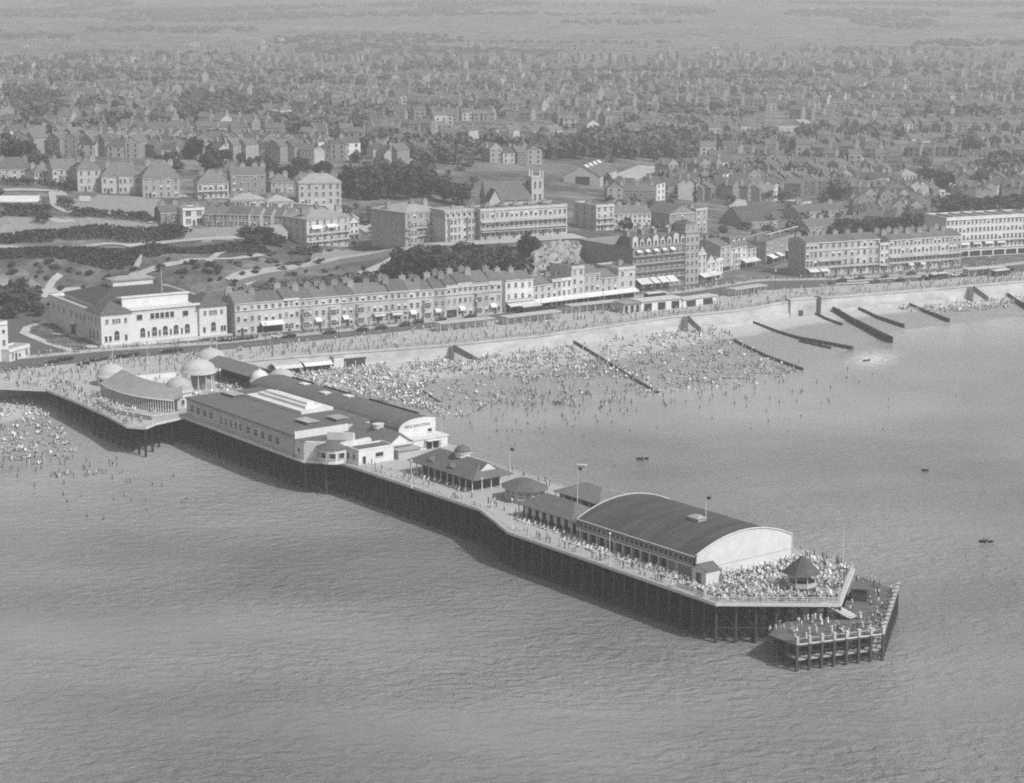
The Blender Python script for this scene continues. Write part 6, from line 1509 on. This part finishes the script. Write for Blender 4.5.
# boats
def hull(L, W_):
    q = MB(); st_ = []
    for k in range(9):
        t_ = k/8; x = (t_-.5)*L; b = W_/2*math.sin(math.pi*(t_*.86+.07))**.7 if k < 8 else .05; sh_ = .55 + .25*(2*t_-1)**2
        st_.append([(x, -b, sh_), (x, -b*.8, .15), (x, 0, -.12), (x, b*.8, .15), (x, b, sh_)])
    for a, b in zip(st_[:-1], st_[1:]):
        for i in range(4): q.face([a[i], a[i+1], b[i+1], b[i]]); q.face([(p[0], p[1]*.9, p[2]+.05) for p in (b[i], b[i+1], a[i+1], a[i])])
    q.face(st_[0]); return q
def boat(px, py, L, label, m='timber', oars=True, rz=0.1):
    t = thing('rowing_boat', label, 'boat', (*P(px, py, 0), .05), rz); t.scale = (1, 1, .6); hull(L, L*.3).build('hull', m, t)
    q = MB()
    for x in (-.17*L, .06*L): q.box(x, -L*.12, .38, x+.25, L*.12, .44)
    q.build('thwart', 'trim', t)
    if oars:
        for s in (-1, 1): q = MB(); q.tube((0, s*.3, .7), (.5, s*2.3, .05), .035, .05, n=5); q.build('oar', 'trim', t)
    return t
boat(642.5, 459.5, 3.2, 'dark rowing boat in the open water above the barrel hall', 'iron')
boat(986, 542.5, 3.0, 'dark rowing boat with two rowers far right of the pier head', 'iron', True, -.15)
boat(925, 471, 1.8, 'tiny dark canoe on the open sea at the right', 'iron', False, -.3)
boat(581, 466.0, 3.0, 'small white boat on the water above the flagpole', 'white', False, 0)
boat(867, 361, 3.0, 'small dark motor boat in a patch of white foam right of the groynes', 'iron', False, .5)
q = MB(); r_ = np.random.default_rng(4); cx, cy = P(873, 359, 0)
fm = bpy.data.materials.new('foam'); fm.use_nodes = True; nt = fm.node_tree; b_ = nt.nodes['Principled BSDF']; b_.inputs['Base Color'].default_value = (.62,.62,.62,1)
n_ = nt.nodes.new('ShaderNodeTexNoise'); n_.inputs['Scale'].default_value = .35; n_.inputs['Detail'].default_value = 7; tc_ = nt.nodes.new('ShaderNodeTexCoord'); gr_ = nt.nodes.new('ShaderNodeVectorMath'); gr_.operation = 'LENGTH'
mp_ = nt.nodes.new('ShaderNodeMapping'); mp_.inputs['Scale'].default_value = (1/11, 1/23, 0); nt.links.new(tc_.outputs['Object'], mp_.inputs[0]); nt.links.new(mp_.outputs[0], gr_.inputs[0]); nt.links.new(tc_.outputs['Object'], n_.inputs['Vector'])
ma_ = nt.nodes.new('ShaderNodeMapRange'); ma_.inputs['From Min'].default_value = .2; ma_.inputs['From Max'].default_value = 1.0; ma_.inputs['To Min'].default_value = .75; ma_.inputs['To Max'].default_value = 0; nt.links.new(gr_.outputs['Value'], ma_.inputs['Value'])
mm_ = nt.nodes.new('ShaderNodeMath'); mm_.operation = 'MULTIPLY'; nt.links.new(ma_.outputs['Result'], mm_.inputs[0]); nt.links.new(n_.outputs['Fac'], mm_.inputs[1]); mm2 = nt.nodes.new('ShaderNodeMath'); mm2.operation = 'MULTIPLY'; mm2.inputs[1].default_value = 2.2; mm2.use_clamp = True
nt.links.new(mm_.outputs[0], mm2.inputs[0]); nt.links.new(mm2.outputs[0], b_.inputs['Alpha'])
q.face([(11*math.cos(a), 23*math.sin(a), 0) for a in np.linspace(0, 2*math.pi, 24, endpoint=False)])
fo = q.build('foam', fm, None, (cx, cy, .03), -.35); fo['kind'] = 'stuff'
# ================================================================ people
def skin_mesh(name, J, E, Rr, mats, groups, sub=0):
    me = bpy.data.meshes.new(name); me.from_pydata(J, E, []); o = bpy.data.objects.new(name, me); COL.objects.link(o)
    md = o.modifiers.new('s', 'SKIN'); md.use_smooth_shade = True
    for i, r_ in enumerate(Rr): me.skin_vertices[0].data[i].radius = r_ if isinstance(r_, tuple) else (r_, r_)
    me.skin_vertices[0].data[0].use_root = True
    s = o.modifiers.new('u', 'SUBSURF'); s.levels = 1; s.render_levels = 1
    dg = bpy.context.evaluated_depsgraph_get(); r = bpy.data.meshes.new_from_object(o.evaluated_get(dg)); bpy.data.objects.remove(o); r.name = name
    r.materials.clear()
    for m in mats: r.materials.append(M[m])
    JA = np.array(J); G_ = np.array(groups); idx = []
    for p in r.polygons: idx.append(int(G_[np.argmin(((JA - np.array(p.center))**2).sum(1))]))
    r.polygons.foreach_set('material_index', np.array(idx, dtype=np.int32)); r.update(); return r
def body(pose, top, bottom, name='person', fem=False, bare=False):
    # materials: 0 skin 1 hair 2 top 3 bottom
    if pose == 'sit': P_, C_, N_, Hd, Ht = (0,0,.42), (0,.24,.82), (0,.34,1.0), (0,.36,1.14), (0,.38,1.25)
    else: P_, C_, N_, Hd, Ht = (0,0,.93), (0,.01,1.28), (0,.01,1.47), (0,-.01,1.58), (0,.01,1.69)
    J = [P_, C_, N_, Hd, Ht]; E = [(0,1),(1,2),(2,3),(3,4)]; Rr = [(.16,.12),(.18,.12),.06,(.088,.1),(.06,.07)]; G_ = [3,2,0,0,1]
    st = .16 if pose == 'walk' else 0
    for s in (-1, 1):
        b = len(J)
        if pose == 'sit':
            J += [(s*.11,-.02,.42),(s*.13,-.44,.52),(s*.13,-.62,.1),(s*.14,-.8,.07)]
            arm = [(s*.2,.26,.93),(s*.27,.1,.68),(s*.2,-.14,.6),(s*.17,-.24,.58)]
        else:
            f = st*s; J += [(s*.1,0,.85),(s*.11,-.03-f*.7,.48),(s*.11,.02-f*1.3,.09),(s*.13,-.15-f*1.3,.05)]
            arm = [(s*.2,.01,1.39),(s*.25,.03+f*.5,1.13),(s*.25,-.05+f*.9,.88),(s*.24,-.08+f,.78)]
        Rr += [(.09,.1),.065,.045,(.045,.035)]; G_ += [3, 0 if fem or bare else 3, 0 if fem or bare else 3, 1]; E += [(0,b),(b,b+1),(b+1,b+2),(b+2,b+3)]
        c = len(J); J += arm; Rr += [.065,.048,.036,(.045,.022)]; G_ += [2, 2 if not fem else 0, 0, 0]; E += [(1,c),(c,c+1),(c+1,c+2),(c+2,c+3)]
    return skin_mesh(name, J, E, Rr, ['skin','hair',top,bottom], G_)
PM = [body('stand','clothdark','clothdark'), body('stand','clothlight','clothmid'), body('walk','clothlight','clothdark'), body('walk','clothmid','clothlight'), body('walk','clothdark','clothmid'),
      body('stand','clothlight','clothlight',fem=True), body('walk','clothlight','clothlight',fem=True), body('stand','clothmid','clothmid',fem=True)]
PSIT = [body('sit','clothlight','clothmid'), body('sit','clothdark','clothdark'), body('sit','clothlight','clothlight',fem=True), body('sit','clothmid','clothlight',fem=True)]
def skirt(m):
    q = MB(); q.lathe([(.13,1.04),(.17,.92),(.22,.7),(.27,.45)], n=10); q.lathe([(.24,.46),(.15,.9)], n=10); return q.mesh('skirt', m)
SK = {5: skirt('clothlight'), 6: skirt('clothlight'), 7: skirt('clothmid')}
hq = MB(); hq.lathe([(.0,1.76),(.09,1.75),(.11,1.66),(.19,1.65),(.19,1.63),(.0,1.63)], n=10); HATM = hq.mesh('hat', 'clothlight')
PERSONS = []     # (x,y,z,rz,kind,label,group)
def add_person(x, y, z, rz, kind, label, group): PERSONS.append((x, y, z, rz, kind, label, group))
def pier_people(n, test, label, group, z=DK, facing=None, sit=0.0, box=None):
    c = 0; k = 0
    while c < n and k < n*200:
        k += 1; u = random.uniform(box[0], box[1]); v = random.uniform(box[2], box[3])
        if not test(u, v): continue
        x, y = UV(u, v); c += 1; add_person(x, y, z, random.random()*6.28 if facing is None else facing + random.gauss(0,.5), random.randrange(8), label, group)
random.seed(33)
inH = lambda u, v: 12.4 < u < 50.5 and 6.2 < v < 34.2
inK = lambda u, v: math.hypot(u-67, v-18.6) < 3.6
head = lambda u, v: inside(DECK, u, v) and not inH(u, v) and not inK(u, v) and not (49 < u < 54.5 and 4.5 < v < 10.5) and inside(DECK, u+.6, v) and inside(DECK, u+.4, v-.5)
stagep = lambda u, v: inside(SP, u, v) and not inside(DECK, u-.5, v) and not (68 < u < 73 and 28.5 < v < 34) and inside(SP, u+.5, v)
pier_people(95, stagep, 'small figure among the people standing on the low landing stage', 'people on the landing stage', SZ, None, 0, (60,90,0,43))
pier_people(150, head, 'small figure standing in the crowd on the pier head', 'people on the pier head', DK, None, 0, (50,78,0,38))
pier_people(18, lambda u, v: 0.6 < v < 3.2, 'figure strolling along the deck beside the barrel hall', 'strollers beside the barrel hall', DK, None, 0, (-6,50,0.5,3.2))
pier_people(26, lambda u, v: inside(DECK,u,v) and v > 35, 'figure at the east rail behind the barrel hall', 'people at the east rail', DK, None, 0, (2,60,34.8,39))
pier_people(24, lambda u, v: 7 < v < 11.5 and inside(DECK,u,v) and not (-62 < u < -31 and v > 12.6), 'figure walking on the narrow middle deck of the pier', 'walkers on the middle deck', DK, None, 0, (-71,-10,7,12.4))
pier_people(24, lambda u, v: 27 < v < 33.5, 'figure at the rail behind the domed shelter', 'people behind the domed shelter', DK, None, 0, (-66,-18,27,33.5))
pier_people(130, lambda u, v: inside(DECK,u,v) and inside(DECK,u+2,v-1.2) is not None and v < -3.2 and not (v > -8.5 and u > -183) or False, 'figure in the crowd on the curved terrace at the pier entrance', 'crowd on the entrance terrace', DK, None, 0, (-214,-146,-20,-4))
pier_people(70, lambda u, v: not (math.hypot(u+178.8, v-24) < 5.5) and not (-193 < u < -168 and v > 33.6), 'figure among the deckchairs between the colonnade and the long dark shelter', 'people by the long dark shelter', DK, None, 0, (-196,-152,13,33))
for a, b, n in (((62.5,.4),(76.6,17.8),30),((2,.9),(62,.7),26),((76.2,18.6),(63,35.6),16)):
    for k in range(n):
        t = random.random(); x, y = UV(a[0]+(b[0]-a[0])*t, a[1]+(b[1]-a[1])*t); add_person(x, y, DK, PRZ + random.gauss(.3,.6), random.choice((0,0,4,3,2,7)), 'figure leaning at the outer rail of the pier head', 'people along the head rail')
# deckchairs
def deckchair_mesh(style=0):
    q = MB()
    for s in (-.28, .28): q.tube((s,-.5,0),(s,.45,.95),.022,n=4,m=0); q.tube((s,.4,0),(s,-.45,.42),.022,n=4,m=0)
    pts = [(-.45,.4),(-.25,.26),(0,.27),(.2,.5),(.42,.92)]
    for a, b in zip(pts[:-1], pts[1:]):
        q.face([(-.26,a[0],a[1]),(.26,a[0],a[1]),(.26,b[0],b[1]),(-.26,b[0],b[1])],1); q.face([(-.26,a[0],a[1]-.01),(-.26,b[0],b[1]-.01),(.26,b[0],b[1]-.01),(.26,a[0],a[1]-.01)],1)
    return q.mesh('deckchair', ['trim', ['canvas','clothmid','clothlight'][style]])
DC = [deckchair_mesh(0), deckchair_mesh(0), deckchair_mesh(1), deckchair_mesh(2)]
chairs = []
def chair(u, v, rz, label, group, occ=.6):
    x, y = UV(u, v); chairs.append((x, y, DK, rz, label, group))
    if random.random() < occ: add_person(x, y, DK, rz, 100 + random.randrange(4), 'seated figure in a deckchair ' + label.split(' ', 2)[2], 'people in deckchairs')
for v in np.arange(1.6, 36, 1.3):
    for u in np.arange(51, 76, 1.15):
        if head(u, v) and head(u+1.2, v) and random.random() < .7: chair(u + random.uniform(-.25,.25), v + random.uniform(-.2,.2), PRZ + math.pi/2 + random.gauss(.2,.25), 'pale deckchair in the rows on the pier head', 'deckchairs on the pier head', .75)
for u in np.arange(12, 49, 1.25):
    for v in (4.1, 5.4):
        if random.random() < .8: chair(u + random.uniform(-.3,.3), v + random.uniform(-.3,.3), PRZ - math.pi/2*0 + random.gauss(0,.3), 'pale deckchair against the side of the barrel hall', 'deckchairs beside the barrel hall', .5)
for u in np.arange(-8, 12, 1.6):
    if random.random() < .8: chair(u, 7.0 + random.uniform(-.5,.6), PRZ + random.gauss(0,.3), 'pale deckchair before the long dark shelter', 'deckchairs before the long shelter', .5)
for u in np.arange(-55, -34, 1.7):
    if random.random() < .75: chair(u, 12.2 + random.uniform(-.5,.5), PRZ + random.gauss(0,.3), 'pale deckchair under the eaves of the domed shelter', 'deckchairs by the domed shelter', .5)
for u in np.arange(-70, -20, 2.2):
    if random.random() < .55: chair(u, 7.6 + random.uniform(-.2,.5), PRZ + math.pi + random.gauss(0,.4), 'pale deckchair by the rail of the middle deck', 'deckchairs on the middle deck', .4)
for k in range(26):
    i = random.uniform(1, 18); a = np.array(outer[int(i)])*1.0; n_ = np.array(inner[int(i)]) - a; n_ /= np.linalg.norm(n_); p = a - n_*random.uniform(1.0, 2.6)
    if inside(DECK, *p): chair(*p, PRZ + random.gauss(0,.4), 'pale deckchair below the curved colonnade', 'deckchairs below the colonnade', .4)
ch2 = []
for k in range(150):
    u, v = random.uniform(-194, -153), random.uniform(13.5, 32.5)
    if math.hypot(u+178.8, v-24) > 5.5 and not inside(enc, u, v): ch2.append((u, v))
for u, v in ch2: chair(u, v, random.random()*6.28, 'pale deckchair between the colonnade and the long dark shelter', 'deckchairs by the long dark shelter', .35)
near = lambda t: t[1]
chairs.sort(key=near); PERSONS.sort(key=near)
for i, (x, y, z, rz, lb, gp) in enumerate(chairs[:300]):
    tag(obj('deckchair', random.choice(DC), None, (x, y, z + .003), rz), lb, 'deckchair', gp)
for i, (x, y, z, rz, kd, lb, gp) in enumerate(PERSONS[:300]):
    me = PSIT[kd-100] if kd >= 100 else PM[kd]; o = tag(obj('person', me, None, (x, y, z + .005), rz), lb, 'person', gp)
    if kd in SK: obj('skirt', SK[kd], o)
    elif kd < 8 and random.random() < .35: obj('hat', HATM, o)
# ---------------------------------------------------------------- everybody else, far too many to count
def loft(rings, m):
    v = []; f = []; n = 6
    for (x, y, z, rx, ry) in rings:
        for k in range(n): a = k*math.pi/3; v.append((x+rx*math.cos(a), y+ry*math.sin(a), z))
    for j in range(len(rings)-1):
        for k in range(n): f.append((j*n+k, j*n+(k+1)%n, (j+1)*n+(k+1)%n, (j+1)*n+k))
    return np.array(v), np.array(f), np.array([m[min(j, len(m)-1)] for j in range(len(rings)-1) for _ in range(n)])
STAND = lambda t, b: loft([(0,0,0,.14,.1),(0,0,.45,.15,.11),(0,0,.9,.19,.13),(0,0,1.1,.16,.11),(0,0,1.38,.23,.13),(0,0,1.48,.07,.07),(0,0,1.58,.1,.11),(0,0,1.7,.04,.04)], [b,b,t,t,0,0,1])
SIT = lambda t, b: loft([(0,-.7,.02,.15,.1),(0,-.4,.35,.17,.12),(0,0,.05,.24,.2),(0,.05,.3,.2,.15),(0,.1,.62,.23,.14),(0,.1,.72,.07,.07),(0,.1,.8,.1,.11),(0,.1,.92,.04,.04)], [0,b,b,t,0,0,1])
def lie(t, b): v, f, m = STAND(t, b); return np.stack([v[:,0], v[:,2]-.8, v[:,1]+.15], -1), f, m
CV = [STAND(2,2), STAND(2,3), STAND(4,3), STAND(4,4), STAND(3,2), STAND(4,2), STAND(2,2)]; CS = [SIT(4,2), SIT(2,2), SIT(4,4), SIT(0,2), SIT(3,4), lie(0,2), lie(4,4)]
def dcn():
    v = np.array([(-.28,-.45,.4),(.28,-.45,.4),(.28,0,.25),(-.28,0,.25),(.28,.45,.95),(-.28,.45,.95)]); return v, np.array([(0,1,2,3),(3,2,4,5)]), np.array([4,4])
DCH = [dcn()]
class Mass:
    def __init__(s): s.v=[]; s.f=[]; s.m=[]; s.n=0
    def add(s, T, x, y, z, rz, sc=1.0):
        v, f, m = T; c, q = math.cos(rz), math.sin(rz); v = v*sc
        s.v.append(np.stack([v[:,0]*c-v[:,1]*q+x, v[:,0]*q+v[:,1]*c+y, v[:,2]+z], -1)); s.f.append(f+s.n); s.m.append(m); s.n += len(v)
    def build(s, name, mats):
        V, Q, m = np.concatenate(s.v), np.concatenate(s.f), np.concatenate(s.m); me = bpy.data.meshes.new(name)
        me.vertices.add(len(V)); me.vertices.foreach_set('co', V.astype(np.float32).ravel()); me.loops.add(Q.size); me.loops.foreach_set('vertex_index', Q.astype(np.int32).ravel())
        me.polygons.add(len(Q)); me.polygons.foreach_set('loop_start', np.arange(0, Q.size, 4, dtype=np.int32))
        for x in mats: me.materials.append(M[x])
        me.polygons.foreach_set('material_index', m.astype(np.int32)); me.update(); me.validate(); o = obj(name, me); o['kind'] = 'stuff'; return o
CM = Mass(); CD = Mass(); M['crowddark'] = mat('crowd_dark_cloth', .10, .9, .4, .3); CM_M = ['skin','hair','crowddark','clothmid','clothlight']
for (x, y, z, rz, kd, lb, gp) in PERSONS[300:]: CM.add(random.choice(CS if kd >= 100 else CV), x, y, z, rz)
for (x, y, z, rz, lb, gp) in chairs[300:]: CD.add(DCH[0], x, y, z, rz)
# promenade: people keep towards the railing, thickest by the pier and before the shops
for _ in range(1500):
    x = random.uniform(-215, 250); w_ = YS(x) - Yw(x); t_ = random.random()**1.1; y = Yw(x) + 1 + t_*(w_-2)
    dens = np.interp(x, [-215,-150,-60,0,80,130,250], [.8,1,.9,1,.9,.75,.6])
    if random.random() < dens: CM.add(random.choice(CV), x, y, PROM+.12, random.random()*6.28, random.uniform(.9,1.05))
for _ in range(330):
    x = random.uniform(-150, 200); CM.add(random.choice(CV), x, YN(x) + random.uniform(.8, 4.6), PROM+.12, random.random()*6.28)
for _ in range(120):
    u, v = random.uniform(-219,-200), random.uniform(-90, 60); x, y = UV(u, v)
    if inside(DECK, u, v): CM.add(random.choice(CV), x, y, DK+.1, random.random()*6.28)
# beach
def beach_crowd(n, pix, stand=.3, chairs_=.25, clump=.72):
    pts = [P(px, py, 2.0) for px, py in pix]; X = [p[0] for p in pts]; Y = [p[1] for p in pts]; c = 0; cents = []
    while c < n:
        if cents and random.random() < clump: a = random.choice(cents); x, y = a[0]+random.gauss(0,1.2), a[1]+random.gauss(0,1.6)
        else: x, y = random.uniform(min(X), max(X)), random.uniform(min(Y), max(Y)); cents.append((x, y)); cents = cents[-160:]
        if not inside(pts, x, y) or y > Yw(x) - 2.2: continue
        z = max(float(beach(x, y)), -.8); c += 1; r_ = random.random()
        if r_ < stand: CM.add(random.choice(CV), x, y, z, random.random()*6.28)
        elif r_ < stand + chairs_: CD.add(DCH[0], x, y, z, random.random()*6.28, .95)
        else: CM.add(random.choice(CS), x, y, z, random.random()*6.28, .95)
beach_crowd(1300, [(285,374),(330,362),(372,358),(388,372),(420,388),(440,404),(420,404),(380,398),(330,388),(295,386)], .08, .35)
beach_crowd(1150, [(420,358),(470,350),(560,340),(590,352),(640,374),(600,376),(520,376),(450,374),(400,373)], .16, .18)
beach_crowd(1100, [(580,339),(660,322),(710,324),(745,342),(800,366),(760,378),(700,384),(650,388),(620,370)], .18, .14)
beach_crowd(300, [(395,374),(480,378),(500,395),(470,410),(440,412),(410,392)], .2, .2)
beach_crowd(240, [(480,376),(640,378),(660,392),(600,402),(500,400)], .8, .02)
beach_crowd(420, [(880,302),(950,294),(1030,286),(1040,300),(1000,306),(930,312),(900,310)], .12, .2)
beach_crowd(700, [(-40,398),(25,400),(58,420),(78,446),(60,452),(-40,456)], .1, .3)
beach_crowd(60, [(-40,456),(70,452),(120,458),(100,470),(-40,472)], .7, .05)
# bathers standing in the shallows
def bathers(n, cx, cy, rx, ry):
    for _ in range(n):
        px, py = cx + random.gauss(0, rx), cy + random.gauss(0, ry); x, y = P(px, py, 0); d = float(beach(x, y))
        if d > .2: continue
        u, v = uv_of(x, y)
        if inside(DECK, u, v): continue
        CM.add(random.choice(CV[:2] + CV[6:]), x, y, max(d, -1.05), random.random()*6.28)
bathers(75, 590, 405, 70, 14); bathers(55, 700, 385, 50, 10); bathers(60, 510, 415, 45, 18); bathers(22, 760, 392, 50, 14); bathers(20, 880, 380, 90, 25); bathers(22, 120, 500, 60, 25); bathers(28, 50, 472, 45, 7); bathers(10, 560, 440, 50, 15)
# white figures on the bowling green
for k, (px, py) in enumerate([(10,230),(12,231),(17,230.5),(19,231.5),(36,233.5),(40,234.5),(42,234),(90,222),(92,224),(98,224),(105,224),(119,231.5),(123,231.5),(127,231),(130,231),(71,206)]):
    x, y, z = G(px, py); tag(obj('person', PM[5 if k % 2 else 6], None, (x, y, z + .3), random.random()*6.28), 'white clad bowls player on the long green at the left', 'person', 'bowls players on the green')
for (px, py, lb) in ((984.5,542.3,'rower in the stern of the boat right of the pier head'),(988,542.8,'rower in the bow of the boat right of the pier head'),(642.5,459.4,'lone rower in the dark boat above the barrel hall')):
    x, y = P(px, py, 0); tag(obj('person', PSIT[1], None, (x, y, .08), 1.5), lb, 'person')
CM.build('crowd', CM_M); CD.build('deckchairs_on_the_beach', CM_M)
